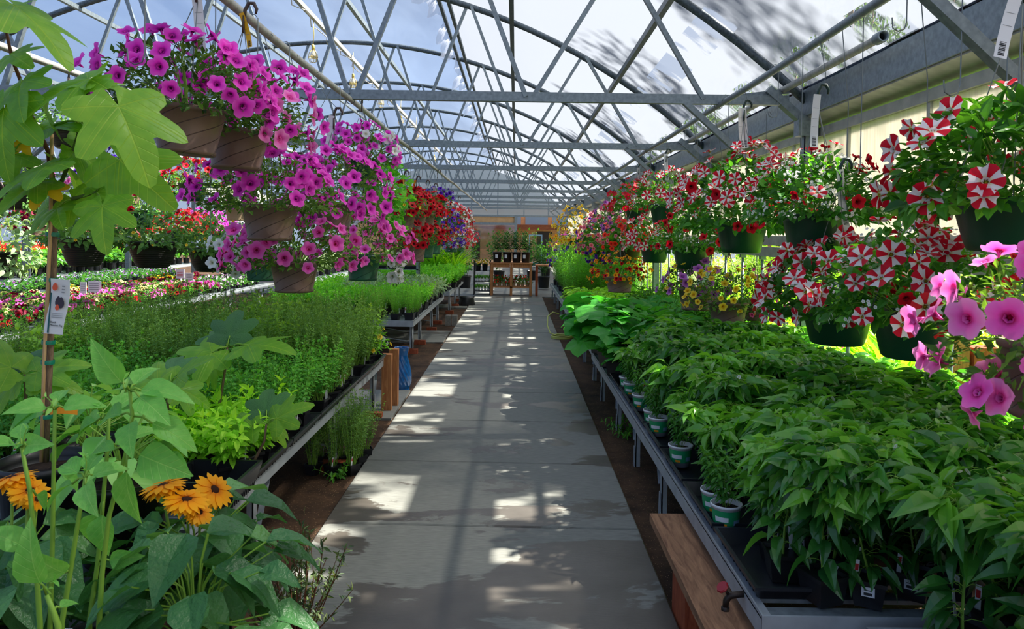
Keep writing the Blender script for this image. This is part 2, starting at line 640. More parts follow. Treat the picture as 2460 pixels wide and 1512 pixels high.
M = {}
M['steel'] = plain('galvanised steel', (128, 140, 148), .45, .35, .5, .22, 30)
M['steel_dark'] = plain('dull galvanised pipe', (84, 96, 106), .5, .4, .5, .4, 45)
M['steel_pale'] = plain('pale conduit', (168, 168, 164), .5, .15, .5, .25, 25)
M['beam'] = plain('painted gutter steel', (176, 177, 168), .5, .2, .4, .2, 8)
M['bench'] = plain('bench steel', (158, 166, 172), .42, .15, .5, .15, 12)
M['wire'] = plain('hanging wire', (120, 128, 130), .4, .6)
M['hook_green'] = plain('dark green plastic', (22, 52, 46), .4)
M['hook_brown'] = plain('brown plastic', (74, 60, 54), .45)
M['black'] = plain('black plastic', (26, 27, 31), .38, 0, .5, .15, 40)
M['tray'] = plain('black tray plastic', (30, 33, 40), .33, 0, .5)
M['green_pot'] = plain('dark green pot plastic', (24, 70, 48), .32, 0, .5, .12, 8)
M['white'] = plain('white card', (225, 227, 232), .6)
M['ink'] = plain('black ink', (40, 42, 48), .7)
M['grey_ink'] = plain('grey ink', (150, 152, 158), .7)
M['orange_tag'] = plain('orange tag', (244, 152, 22), .5)
M['yellow_tag'] = plain('yellow tag', (240, 190, 40), .5)
M['teal_tape'] = plain('teal green tape', (10, 128, 104), .4)
M['terracotta'] = plain('beige pot', (186, 160, 132), .6)
M['soil_pot'] = plain('potting soil', (46, 34, 28), .9, 0, .2, .6, 90, .6)
M['green_card'] = plain('green label', (20, 150, 92), .5)
M['red_card'] = plain('red label', (190, 40, 44), .5)
M['hose'] = plain('yellow green hose', (176, 184, 92), .45)
M['blue_glaze'] = plain('blue glaze', (24, 92, 156), .16, 0, .7, .25, 14)
M['cement'] = plain('grey concrete block', (136, 134, 128), .85, 0, .3, .2, 30, .3)
M['wood'] = wood('fir post', (150, 92, 56), (196, 138, 88), 5, .7, (9, 9, 1))
M['wood_board'] = wood('weathered plank', (112, 78, 58), (176, 132, 98), 4, .75, (10, 1.2, 10))
M['redwood'] = wood('red stained wood', (128, 56, 36), (176, 92, 58), 5, .7, (9, 9, 2))
M['rust'] = wood('rusty beam', (104, 58, 40), (160, 96, 66), 5, .8, (1, 6, 6))
M['stake'] = wood('bamboo stake', (186, 146, 100), (222, 184, 134), 6, .6, (20, 20, 2))
M['bark'] = wood('grey brown bark', (92, 74, 58), (142, 120, 98), 8, .8, (20, 20, 3))
M['twig'] = plain('brown twig', (104, 66, 48), .7, 0, .3, .3, 30)
M['brick'] = plain('red brick', (168, 84, 54), .85, 0, .2, .2, 30)
M['tan'] = plain('tan stucco', (196, 160, 118), .85, 0, .2, .12, 5)
M['blue_frame'] = plain('pale blue frame', (120, 160, 190), .4)
M['bulb'] = plain('white bulb glass', (236, 234, 222), .3)
M['cage'] = plain('yellow cage plastic', (214, 188, 96), .4)
M['cord'] = plain('white cord', (206, 200, 190), .5)
M['brass'] = plain('dark bronze', (52, 44, 40), .4, .6)
M['red_knob'] = plain('red knob', (150, 30, 40), .4)
M['stem_green'] = leaf_mat('green stem', (92, 128, 48), (112, 150, 56), (130, 168, 66), .15, .45, .3)
M['stem_dark'] = leaf_mat('dark stem', (58, 78, 40), (76, 98, 50), (96, 116, 58), .1, .5, .3)

M['pepper'] = leaf_mat('pepper leaf', (30, 78, 34), (52, 110, 42), (104, 164, 50), .36, .28, .75, .45)
M['tomato'] = leaf_mat('tomato leaf', (52, 88, 46), (78, 118, 58), (112, 150, 70), .35, .5, .25)
M['petunia_leaf'] = leaf_mat('petunia leaf', (38, 66, 26), (62, 98, 38), (98, 136, 54), .35, .5, .25)
M['star_leaf'] = leaf_mat('glossy green leaf', (30, 74, 26), (52, 108, 34), (92, 152, 48), .38, .42, .35)
M['oregano'] = leaf_mat('oregano leaf', (50, 104, 42), (78, 142, 56), (112, 176, 72), .35, .5, .25)
M['thyme'] = leaf_mat('thyme leaf', (64, 98, 50), (92, 132, 66), (128, 164, 84), .32, .55, .25)
M['mint'] = leaf_mat('lime mint leaf', (92, 146, 36), (126, 180, 50), (164, 206, 66), .38, .48, .25)
M['parsley'] = leaf_mat('parsley leaf', (58, 124, 30), (88, 158, 40), (128, 190, 56), .38, .5, .25)
M['balm'] = leaf_mat('lemon balm leaf', (76, 118, 40), (104, 148, 52), (136, 176, 68), .36, .48, .25)
M['sage'] = leaf_mat('sage leaf', (86, 116, 86), (116, 146, 108), (146, 172, 128), .3, .6, .2)
M['lavender'] = leaf_mat('grey green leaf', (96, 114, 96), (124, 142, 118), (150, 166, 140), .28, .6, .2)
M['sunflower'] = leaf_mat('sunflower seedling leaf', (62, 124, 50), (96, 158, 68), (140, 188, 104), .32, .45, .35, .25, None, 'pinnate')
M['crinkle'] = leaf_mat('crinkled dark leaf', (40, 84, 46), (62, 112, 62), (98, 146, 84), .3, .36, .5, .25, None, None, 55)
M['fig'] = leaf_mat('fig leaf', (64, 112, 30), (96, 144, 42), (140, 176, 58), .42, .42, .4, .25, None, 'fig')
M['fig_yellow'] = leaf_mat('yellowed fig leaf', (196, 142, 24), (214, 164, 40), (226, 186, 60), .4, .5)
M['squash'] = leaf_mat('squash leaf', (30, 96, 34), (48, 128, 44), (88, 164, 56), .36, .45, .3)
M['boxleaf'] = leaf_mat('olive shrub leaf', (46, 66, 44), (70, 92, 56), (104, 118, 70), .25, .5, .3)
M['citrus'] = leaf_mat('citrus leaf', (22, 62, 24), (38, 88, 30), (78, 128, 42), .34, .4, .4)
M['outdoor'] = leaf_mat('sunny perennial leaf', (74, 130, 30), (118, 172, 40), (172, 208, 56), .42, .5, .25)
M['outdoor_grey'] = leaf_mat('grey shrub leaf', (92, 118, 84), (120, 146, 100), (156, 176, 120), .35, .55, .2)
M['tree_leaf'] = leaf_mat('outside tree leaf', (40, 66, 40), (60, 90, 50), (92, 120, 60), .3, .5, .3)
M['geranium_leaf'] = leaf_mat('ivy geranium leaf', (48, 110, 30), (74, 144, 40), (112, 178, 56), .38, .45, .3)

M['steel_light'] = plain('bright galvanised bar', (150, 160, 166), .4, .3, .5, .2, 30)
M['magenta'] = petal_mat('magenta petal', (104, 4, 96), (244, 48, 208), (255, 100, 228), .38)
M['pink'] = petal_mat('pink petal', (206, 30, 130), (246, 104, 198), (252, 156, 220), .38)
M['hotpink'] = petal_mat('hot pink petal', (170, 14, 80), (250, 84, 198), (254, 124, 216), .38)
M['red'] = petal_mat('red petal', (60, 0, 8), (198, 4, 28), (216, 12, 40), .25)
M['star_red'] = petal_mat('red petal stripe', (190, 14, 34), (212, 16, 42), (222, 26, 54), .25)
M['star_white'] = petal_mat('white petal stripe', (222, 212, 150), (240, 232, 236), (244, 238, 242), .3)
M['star_eye'] = petal_mat('yellow green throat', (176, 160, 40), (196, 180, 70), (220, 206, 130), .2)
M['star_violet'] = petal_mat('violet petal stripe', (50, 10, 130), (66, 24, 160), (84, 40, 180), .25)
M['white_petal'] = petal_mat('white petal', (206, 206, 150), (238, 238, 240), (244, 244, 246), .32)
M['purple'] = petal_mat('purple petal', (40, 4, 90), (84, 24, 172), (110, 50, 196), .28)
M['lilac'] = petal_mat('lilac petal', (110, 30, 130), (180, 90, 196), (214, 140, 220), .3)
M['lavender_bloom'] = petal_mat('lavender blue petal', (120, 100, 190), (160, 146, 216), (196, 188, 232), .3)
M['yellow'] = petal_mat('yellow petal', (214, 150, 10), (244, 200, 40), (248, 216, 84), .3)
M['orange'] = petal_mat('orange petal', (180, 60, 4), (248, 150, 14), (252, 176, 30), .3)
M['gold'] = petal_mat('golden ray petal', (206, 96, 6), (250, 168, 12), (254, 186, 30), .3)
M['dark_disc'] = plain('dark flower disc', (58, 32, 20), .9, 0, .2, .4, 80)
M['burgundy'] = petal_mat('burgundy petal', (50, 0, 20), (112, 8, 40), (140, 20, 56), .25)
M['coral'] = petal_mat('coral pink petal', (200, 40, 70), (240, 104, 132), (246, 150, 168), .3)
M['scarlet'] = petal_mat('scarlet petal', (170, 10, 4), (236, 44, 26), (246, 70, 44), .28)
M['cream'] = petal_mat('cream petal', (40, 10, 20), (226, 206, 120), (240, 226, 160), .3, .55, (.3, .5, 1))


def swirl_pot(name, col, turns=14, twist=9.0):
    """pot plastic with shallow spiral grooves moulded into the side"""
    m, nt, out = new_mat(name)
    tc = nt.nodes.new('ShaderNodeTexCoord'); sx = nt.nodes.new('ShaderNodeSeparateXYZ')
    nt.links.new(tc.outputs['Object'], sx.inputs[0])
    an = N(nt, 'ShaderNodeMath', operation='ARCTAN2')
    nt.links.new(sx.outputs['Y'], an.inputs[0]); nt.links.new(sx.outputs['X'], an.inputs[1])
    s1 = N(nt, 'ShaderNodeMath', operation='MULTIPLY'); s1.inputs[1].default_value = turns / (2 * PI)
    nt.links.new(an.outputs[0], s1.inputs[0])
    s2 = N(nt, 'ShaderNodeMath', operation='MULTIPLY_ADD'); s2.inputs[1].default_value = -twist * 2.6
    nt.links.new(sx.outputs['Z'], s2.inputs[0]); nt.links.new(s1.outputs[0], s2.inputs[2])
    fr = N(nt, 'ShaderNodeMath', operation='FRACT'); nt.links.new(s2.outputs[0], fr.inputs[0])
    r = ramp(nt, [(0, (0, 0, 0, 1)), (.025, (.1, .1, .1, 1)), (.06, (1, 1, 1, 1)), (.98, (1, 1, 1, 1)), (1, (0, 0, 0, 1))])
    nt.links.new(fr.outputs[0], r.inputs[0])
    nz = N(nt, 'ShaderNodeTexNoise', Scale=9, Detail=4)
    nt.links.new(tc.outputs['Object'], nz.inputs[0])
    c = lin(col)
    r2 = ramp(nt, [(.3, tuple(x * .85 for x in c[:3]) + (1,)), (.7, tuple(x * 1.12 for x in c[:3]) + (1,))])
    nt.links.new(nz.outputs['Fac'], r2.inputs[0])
    mx = N(nt, 'ShaderNodeMix', data_type='RGBA', blend_type='MULTIPLY'); mx.inputs['Factor'].default_value = .6  # groove shade is multiplied into the base colour as well
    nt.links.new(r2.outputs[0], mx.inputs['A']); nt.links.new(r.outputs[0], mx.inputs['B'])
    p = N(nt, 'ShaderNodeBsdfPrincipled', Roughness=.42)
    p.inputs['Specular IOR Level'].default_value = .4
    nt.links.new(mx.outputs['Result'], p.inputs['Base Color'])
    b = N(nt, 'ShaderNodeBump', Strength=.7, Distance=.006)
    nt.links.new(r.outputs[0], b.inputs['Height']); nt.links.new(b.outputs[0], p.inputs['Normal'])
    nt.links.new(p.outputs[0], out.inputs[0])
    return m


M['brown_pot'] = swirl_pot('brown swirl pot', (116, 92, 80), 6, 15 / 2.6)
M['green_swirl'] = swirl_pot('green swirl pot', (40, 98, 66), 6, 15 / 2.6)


def wicker_mat(name, col):
    m, nt, out = new_mat(name)
    tc = nt.nodes.new('ShaderNodeTexCoord'); sx = nt.nodes.new('ShaderNodeSeparateXYZ')
    nt.links.new(tc.outputs['Object'], sx.inputs[0])
    an = N(nt, 'ShaderNodeMath', operation='ARCTAN2')
    nt.links.new(sx.outputs['Y'], an.inputs[0]); nt.links.new(sx.outputs['X'], an.inputs[1])
    cb = nt.nodes.new('ShaderNodeCombineXYZ')
    nt.links.new(an.outputs[0], cb.inputs[0]); nt.links.new(sx.outputs['Z'], cb.inputs[1])
    br = N(nt, 'ShaderNodeTexBrick', Scale=1.0)
    br.inputs['Brick Width'].default_value = .22; br.inputs['Row Height'].default_value = .016; br.inputs['Mortar Size'].default_value = .003
    br.inputs['Mortar Smooth'].default_value = 1
    nt.links.new(cb.outputs[0], br.inputs[0])
    p = N(nt, 'ShaderNodeBsdfPrincipled', Roughness=.4)
    p.inputs['Base Color'].default_value = lin(col)
    b = N(nt, 'ShaderNodeBump', Strength=1, Distance=.008, invert=True)
    nt.links.new(br.outputs['Fac'], b.inputs['Height']); nt.links.new(b.outputs[0], p.inputs['Normal'])
    nt.links.new(p.outputs[0], out.inputs[0])
    return m


M['wicker'] = wicker_mat('black wicker plastic', (40, 34, 34))
M['wicker_brown'] = wicker_mat('brown wicker plastic', (66, 50, 40))


def concrete_mat():
    m, nt, out = new_mat('damp concrete slab')
    tc = nt.nodes.new('ShaderNodeTexCoord')
    mp = nt.nodes.new('ShaderNodeMapping'); mp.inputs['Scale'].default_value = (.9, 1.9, 1)
    nt.links.new(tc.outputs['Object'], mp.inputs[0])
    big = N(nt, 'ShaderNodeTexNoise', Scale=1.1, Detail=7, Roughness=.62, Distortion=.5)
    nt.links.new(mp.outputs[0], big.inputs[0])
    # wet outline: more water on the right-hand half and near the front
    sx = nt.nodes.new('ShaderNodeSeparateXYZ'); nt.links.new(tc.outputs['Object'], sx.inputs[0])
    e = N(nt, 'ShaderNodeMapRange'); e.inputs['From Min'].default_value = .35; e.inputs['From Max'].default_value = .8
    e.inputs['To Min'].default_value = 0; e.inputs['To Max'].default_value = .09
    nt.links.new(sx.outputs['X'], e.inputs[0])
    e2 = N(nt, 'ShaderNodeMapRange'); e2.inputs['From Min'].default_value = 3.6; e2.inputs['From Max'].default_value = 5.5
    e2.inputs['To Min'].default_value = .05; e2.inputs['To Max'].default_value = -.03
    nt.links.new(sx.outputs['Y'], e2.inputs[0])
    ad = N(nt, 'ShaderNodeMath', operation='ADD'); nt.links.new(big.outputs['Fac'], ad.inputs[0]); nt.links.new(e.outputs[0], ad.inputs[1])
    ad2 = N(nt, 'ShaderNodeMath', operation='ADD'); nt.links.new(ad.outputs[0], ad2.inputs[0]); nt.links.new(e2.outputs[0], ad2.inputs[1])
    wet = ramp(nt, [(.545, (0, 0, 0, 1)), (.565, (1, 1, 1, 1))])
    nt.links.new(ad2.outputs[0], wet.inputs[0])
    fine = N(nt, 'ShaderNodeTexNoise', Scale=60, Detail=4)
    mpf = nt.nodes.new('ShaderNodeMapping'); mpf.inputs['Scale'].default_value = (.25, 1.6, 1)
    nt.links.new(tc.outputs['Object'], mpf.inputs[0]); nt.links.new(mpf.outputs[0], fine.inputs[0])
    mid = N(nt, 'ShaderNodeTexNoise', Scale=3, Detail=3)
    nt.links.new(tc.outputs['Object'], mid.inputs[0])
    dry = ramp(nt, [(.3, lin((112, 114, 109))), (.7, lin((130, 132, 126)))])
    nt.links.new(fine.outputs['Fac'], dry.inputs[0])
    damp = ramp(nt, [(.3, lin((74, 70, 64))), (.7, lin((92, 88, 82)))])
    nt.links.new(mid.outputs['Fac'], damp.inputs[0])
    mx = N(nt, 'ShaderNodeMix', data_type='RGBA')
    nt.links.new(wet.outputs[0], mx.inputs['Factor']); nt.links.new(dry.outputs[0], mx.inputs['A']); nt.links.new(damp.outputs[0], mx.inputs['B'])
    p = N(nt, 'ShaderNodeBsdfPrincipled')
    p.inputs['Specular IOR Level'].default_value = .4
    rr = N(nt, 'ShaderNodeMapRange'); rr.inputs['To Min'].default_value = .85; rr.inputs['To Max'].default_value = .42
    nt.links.new(wet.outputs[0], rr.inputs[0]); nt.links.new(rr.outputs[0], p.inputs['Roughness'])
    nt.links.new(mx.outputs['Result'], p.inputs['Base Color'])
    b = N(nt, 'ShaderNodeBump', Strength=.25, Distance=.004)
    nt.links.new(fine.outputs['Fac'], b.inputs['Height']); nt.links.new(b.outputs[0], p.inputs['Normal'])
    nt.links.new(p.outputs[0], out.inputs[0])
    return m


M['concrete'] = concrete_mat()


def soil_mat():
    m, nt, out = new_mat('dark soil with perlite')
    tc = nt.nodes.new('ShaderNodeTexCoord')
    v = N(nt, 'ShaderNodeTexVoronoi', Scale=130)
    nt.links.new(tc.outputs['Object'], v.inputs[0])
    n = N(nt, 'ShaderNodeTexNoise', Scale=4, Detail=8, Roughness=.7)
    nt.links.new(tc.outputs['Object'], n.inputs[0])
    base = ramp(nt, [(.3, lin((34, 26, 20))), (.7, lin((86, 64, 46)))])
    nt.links.new(n.outputs['Fac'], base.inputs[0])
    chip = ramp(nt, [(.86, (0, 0, 0, 1)), (.9, (1, 1, 1, 1))])
    sp = nt.nodes.new('ShaderNodeSeparateColor'); nt.links.new(v.outputs['Color'], sp.inputs[0])
    nt.links.new(sp.outputs[0], chip.inputs[0])
    ds = ramp(nt, [(.25, (1, 1, 1, 1)), (.35, (0, 0, 0, 1))]); nt.links.new(v.outputs['Distance'], ds.inputs[0])
    ml = N(nt, 'ShaderNodeMath', operation='MULTIPLY'); nt.links.new(chip.outputs[0], ml.inputs[0]); nt.links.new(ds.outputs[0], ml.inputs[1])
    mx = N(nt, 'ShaderNodeMix', data_type='RGBA'); mx.inputs['B'].default_value = lin((150, 122, 92))
    nt.links.new(ml.outputs[0], mx.inputs['Factor']); nt.links.new(base.outputs[0], mx.inputs['A'])
    p = N(nt, 'ShaderNodeBsdfPrincipled', Roughness=.9)
    p.inputs['Specular IOR Level'].default_value = .2
    b = N(nt, 'ShaderNodeBump', Strength=.6, Distance=.02); nt.links.new(n.outputs['Fac'], b.inputs['Height']); nt.links.new(b.outputs[0], p.inputs['Normal'])
    nt.links.new(mx.outputs['Result'], p.inputs['Base Color'])
    nt.links.new(p.outputs[0], out.inputs[0])
    return m


M['soil'] = soil_mat()
M['yard'] = plain('outdoor gravel', (150, 140, 122), .9, 0, .2, .25, 12)


def poly_mat():
    """ribbed twin-wall polycarbonate, cream with streaks of algae"""
    m, nt, out = new_mat('ribbed polycarbonate')
    # twin-wall sheet lets some light straight through and scatters the rest
    tc = nt.nodes.new('ShaderNodeTexCoord')
    mp = nt.nodes.new('ShaderNodeMapping'); mp.inputs['Scale'].default_value = (1, 16, .5)
    nz = N(nt, 'ShaderNodeTexNoise', Scale=3, Detail=4)
    nt.links.new(tc.outputs['Object'], mp.inputs[0]); nt.links.new(mp.outputs[0], nz.inputs[0])
    r = ramp(nt, [(.3, (.54, .51, .46, 1)), (.65, (.66, .63, .58, 1))])
    nt.links.new(nz.outputs['Fac'], r.inputs[0])
    tl = nt.nodes.new('ShaderNodeBsdfTranslucent'); nt.links.new(r.outputs[0], tl.inputs[0])
    df = N(nt, 'ShaderNodeBsdfDiffuse', Color=(.6, .6, .55, 1))
    mx = N(nt, 'ShaderNodeMixShader', Fac=.3)
    nt.links.new(tl.outputs[0], mx.inputs[1]); nt.links.new(df.outputs[0], mx.inputs[2])
    tp = N(nt, 'ShaderNodeBsdfTransparent', Color=(.95, .95, .9, 1))
    m2 = N(nt, 'ShaderNodeMixShader', Fac=.10)
    nt.links.new(mx.outputs[0], m2.inputs[1]); nt.links.new(tp.outputs[0], m2.inputs[2])
    nt.links.new(m2.outputs[0], out.inputs[0])
    return m


M['poly'] = poly_mat()
M['film_left'] = film_mat('clear roof film', .86, (.14, .19, .28, 1), .03)
M['film_right'] = film_mat('hazy double roof film', .06, (.128, .143, .170, 1), .04)


def sun_gap_film(name, lo, hi, scale, seed):
    """eave sheet: hazy double film with irregular clear gaps added to cast sun patches below"""
    m, nt, out = new_mat(name)
    tc = nt.nodes.new('ShaderNodeTexCoord'); mp = nt.nodes.new('ShaderNodeMapping')
    mp.inputs['Scale'].default_value = scale; mp.inputs['Location'].default_value = (seed, seed * 1.7, 0)
    nz = N(nt, 'ShaderNodeTexNoise', Scale=1.0, Detail=3, Roughness=.5)
    nt.links.new(tc.outputs['Object'], mp.inputs[0]); nt.links.new(mp.outputs[0], nz.inputs[0])
    r = ramp(nt, [(lo, (.95, .95, .95, 1)), (hi, (.12, .12, .12, 1))])
    nt.links.new(nz.outputs['Fac'], r.inputs[0])
    tp = N(nt, 'ShaderNodeBsdfTransparent', Color=(.96, .97, .98, 1))
    tl = N(nt, 'ShaderNodeBsdfTranslucent', Color=(.128, .143, .170, 1))
    mx = nt.nodes.new('ShaderNodeMixShader')
    nt.links.new(r.outputs[0], mx.inputs[0]); nt.links.new(tp.outputs[0], mx.inputs[1]); nt.links.new(tl.outputs[0], mx.inputs[2])
    gl = N(nt, 'ShaderNodeBsdfGlossy', Roughness=.15)
    m2 = N(nt, 'ShaderNodeMixShader', Fac=.05)
    nt.links.new(mx.outputs[0], m2.inputs[1]); nt.links.new(gl.outputs[0], m2.inputs[2])
    nt.links.new(m2.outputs[0], out.inputs[0])
    return m


M['film_sun_gap_a'] = sun_gap_film('sun gap eave film upper', .50, .56, (1.6, 2.6, 1), 3.1)
M['film_sun_gap_b'] = sun_gap_film('sun gap eave film lower', .51, .57, (1.6, 3.2, 1), 8.4)
M['film_torn'] = film_mat('torn loose film', .35, (.9, .9, .92, 1), .1)
M['film_gable'] = film_mat('grey blue gable sheet', .14, (.13, .17, .20, 1), .05)


def glass_mat():
    m, nt, out = new_mat('window glass')
    tp = N(nt, 'ShaderNodeBsdfTransparent', Color=(.9, .93, .95, 1))
    gl = N(nt, 'ShaderNodeBsdfGlossy', Roughness=.05)
    mx = N(nt, 'ShaderNodeMixShader', Fac=.12)
    nt.links.new(tp.outputs[0], mx.inputs[1]); nt.links.new(gl.outputs[0], mx.inputs[2]); nt.links.new(mx.outputs[0], out.inputs[0])
    return m


M['glass'] = glass_mat()
# ------------------------------------------------------------------ the greenhouse shell
XC, RAD = -3.3, 8.7
ZC = 1.7 + 3.55 - RAD
XR, XL = 2.62, -9.22


def arch_z(x, r=RAD):
    return ZC + math.sqrt(max(0, r * r - (x - XC) ** 2))


def arch_strip(x0, x1, y0, y1, r, nx=12, ny=18, wob=0.0):
    g = G()
    xs = np.linspace(x0, x1, nx + 1); ys = np.linspace(y0, y1, ny + 1)
    V = [[x, y, arch_z(x, r) + wob * math.sin(x * 5.1 + y * 1.7) * math.sin(y * 2.3)] for y in ys for x in xs]
    F = [[j * (nx + 1) + i, j * (nx + 1) + i + 1, (j + 1) * (nx + 1) + i + 1, (j + 1) * (nx + 1) + i] for j in range(ny) for i in range(nx)]
    return g.raw(V, None, F)


Y0, Y1 = -2.5, 40.0
structure('ceiling_left', arch_strip(XL, -1.05, Y0, Y1, RAD + .06, 20, 24, .006), M['film_left'], True)
structure('ceiling_right', arch_strip(-1.05, 1.66, Y0, Y1, RAD + .06, 14, 40, .012), M['film_right'], True)


structure('ceiling_eave_1', arch_strip(1.66, 1.95, Y0, Y1, RAD + .06, 3, 40, .012), M['film_sun_gap_a'], True)  # eave split so the added clear gaps throw sun bands on the path
structure('ceiling_eave_2', arch_strip(1.95, 2.30, Y0, Y1, RAD + .06, 3, 40, .012), M['film_right'], True)
structure('ceiling_eave_3', arch_strip(2.30, XR, Y0, Y1, RAD + .06, 3, 40, .012), M['film_sun_gap_b'], True)
# the torn inner sheet that hangs loose along the ridge bars
g = G()
n = 150
ys = np.linspace(4, 30, n)
V = []
for i, y in enumerate(ys):
    w = .16 + .10 * math.sin(y * 2.1) + .07 * math.sin(y * 5.3 + 1) + .05 * rng.random()
    for k in range(4):
        u = k / 3
        V.append([-1.13 - w * u * .75, y, arch_z(-1.13) - .03 - w * .8 * u ** 1.4 + .03 * math.sin(y * 9 + k)])
g.raw(V, None, [[i * 4 + k, i * 4 + k + 1, (i + 1) * 4 + k + 1, (i + 1) * 4 + k] for i in range(n - 1) for k in range(3)])
o = g.build('torn_film', M['film_torn'], None, True)
tag(o, 'ragged loose strip of clear film hanging along the roof ridge', 'plastic film')

# purlins along the house
for i, (x, w, dz) in enumerate([(1.37, .055, -.03), (-.1, .06, -.05), (-.98, .045, -.03), (-1.12, .045, -.03), (-2.55, .06, -.1), (-4.6, .05, -.04), (-6.1, .05, -.04), (-7.6, .05, -.04)]):
    g = G(); z = arch_z(x) + dz
    g.bar((x, Y0, z), (x, Y1, z), w, w * 1.2)
    structure('trim_%d' % (i + 1), g, M['steel_dark'] if i in (0, 1, 2, 3) else M['steel'])
# gutter, wall plate and sill on the right
g = G()
g.b2((2.58, Y0, 2.80), (2.64, Y1, 3.06)); g.b2((2.58, Y0, 3.04), (2.95, Y1, 3.07)); g.bar((2.64, Y0, 2.80), (2.64, Y1, 2.80), .02)
V = [[2.60, Y0, 2.80], [2.86, Y0, 2.72], [2.86, Y1, 2.72], [2.60, Y1, 2.80], [2.60, Y0, 2.785], [2.86, Y0, 2.705], [2.86, Y1, 2.705], [2.60, Y1, 2.785]]
g.raw(V, None, [[0, 1, 2, 3], [7, 6, 5, 4], [0, 4, 5, 1], [2, 6, 7, 3], [1, 5, 6, 2], [3, 7, 4, 0]], .5, 0, 1)
structure('trim_9', g, [M['steel'], M['beam']])
g = G(); g.b2((2.72, Y0, 2.62), (2.80, Y1, 2.70)); structure('trim_10', g, M['beam'])
g = G(); g.b2((2.70, Y0, 1.62), (2.80, Y1, 1.72)); g.b2((2.66, Y0, 1.50), (2.80, Y1, 1.60)); structure('trim_11', g, M['beam'])
# ribbed wall panels
g = G()
g.b2((2.755, Y0, 1.70), (2.765, Y1, 2.64)); structure('wall_right', g, M['poly'])
for i, y in enumerate([1.35 + 1.22 * k for k in range(20)]):
    g = G(); g.b2((2.735, y - .018, 1.72), (2.757, y + .018, 2.63)); structure('trim_%d' % (20 + i), g, M['beam'])
# left gutter between the bays
g = G(); g.b2((XL - .15, 5, 2.84), (XL + .02, Y1, 3.0)); structure('trim_12', g, M['beam'])

# ---- ground
g = G(); g.b2((-30, -4, -.3), (2.9, 60, -.03)); structure('floor', g, M['soil'])
g = G(); g.b2((2.9, -4, -.3), (40, 60, -.04)); structure('floor_outside', g, M['yard'])
# ---- the concrete path: separate slabs with open joints
edge_y = [-1.5, -.3, .9, 2.12]
y = 2.12
ybreak = [at_z(1240, py, 0).y for py in (1265, 1112, 1012, 943)]
edge_y = [ybreak[0] - 2.5, ybreak[0] - 1.25] + ybreak
while edge_y[-1] < 19.2:
    edge_y.append(edge_y[-1] + 1.24)
edge_y.append(20.45)
g = G()
PXL, PXR = -1.10, .735
for i in range(len(edge_y) - 1):
    a, b = edge_y[i] + .007, edge_y[i + 1] - .007
    k = .018
    z = -.002 + .004 * rng.random()
    # joints run slightly out of square
    V = [[PXL, a + k, -.1], [PXR, a - k, -.1], [PXR, b - k, -.1], [PXL, b + k, -.1]]
    e = .008
    V += [[PXL, a + k, z - e], [PXR, a - k, z - e], [PXR, b - k, z - e], [PXL, b + k, z - e]]
    V += [[PXL + e, a + k + e, z], [PXR - e, a - k + e, z], [PXR - e, b - k - e, z], [PXL + e, b + k - e, z]]
    F = [[8, 9, 10, 11]]
    for q in range(4):
        r_ = (q + 1) % 4
        F += [[q, r_, 4 + r_, 4 + q], [4 + q, 4 + r_, 8 + r_, 8 + q]]
    g.raw(V, None, F)
structure('path', g, M['concrete'])
# cross pads to the left of the path
for i, (ya, yb, xa, sp) in enumerate([(6.85, 8.1, -3.2, 1), (11.7, 13.1, -3.4, 0), (17.2, 18.0, -3.4, 0)]):
    g = G()
    if sp:
        g.b2((xa, ya, -.12), (-1.125, 7.35, -.008)); g.b2((xa, 7.36, -.12), (-1.125, yb, -.008))
    else:
        g.b2((xa, ya, -.12), (-1.125, yb, -.008))
    structure('path_pad_%d' % (i + 1), g, M['concrete'])
# far end floor slab
g = G(); g.b2((-9, 20.46, -.1), (2.6, 40, -.004)); structure('floor_far', g, M['concrete'])

# ---- roof trusses
TY = [3.17, 6.8, 10.45, 14.1, 17.8, 21.45, 25.1, 28.8, 32.4, 36.0]
ZCH = 1.7 + 1.24


def make_truss():
    t = thing('roof_truss', '', 'roof truss', (0, 0, 0))
    g = G()
    xs = np.linspace(XL + .05, XR - .02, 40)
    g.tube([(x, 0, arch_z(x)) for x in xs], .042, 8)
    g.build('arch', M['steel_dark'], t, True)
    g = G(); g.bar((XL + .1, 0, ZCH), (XR - .18, 0, ZCH), .06, .085); g.build('bottom_chord', M['steel'], t)
    nodes = [-3.1 + .78 * k for k in range(-7, 8)]       # chord nodes and arch nodes alternate
    for k in range(-7, 7):
        xa = -3.1 + .8 * k; xb = xa + .8
        a, b = ((xa, ZCH), (xb, arch_z(xb))) if k % 2 == 0 else ((xa, arch_z(xa)), (xb, ZCH))
        dy = .02 if k % 2 == 0 else -.02
        g = G(); g.bar((a[0] + .03, dy, a[1]), (b[0] - .03, dy, b[1]), .04, .045, (0, 1, 0)); g.build('web_bar', M['steel'], t)
    for x0, x1 in ((1.50, 2.58), (XL + 1.15, XL + .08)):
        g = G(); g.bar((x0, 0, ZCH - .02), (x1, 0, 1.95), .05, .06, (0, 1, 0)); g.build('knee_brace', M['steel'], t)
    g = G()
    g.bar((2.25, 0, 3.04), (2.60, 0, 2.74), .07, .10, (0, 1, 0)); g.b2((2.52, -.06, 2.62), (2.70, .06, 2.80))
    g.build('gutter_bracket', M['steel'], t)
    return proto(t)


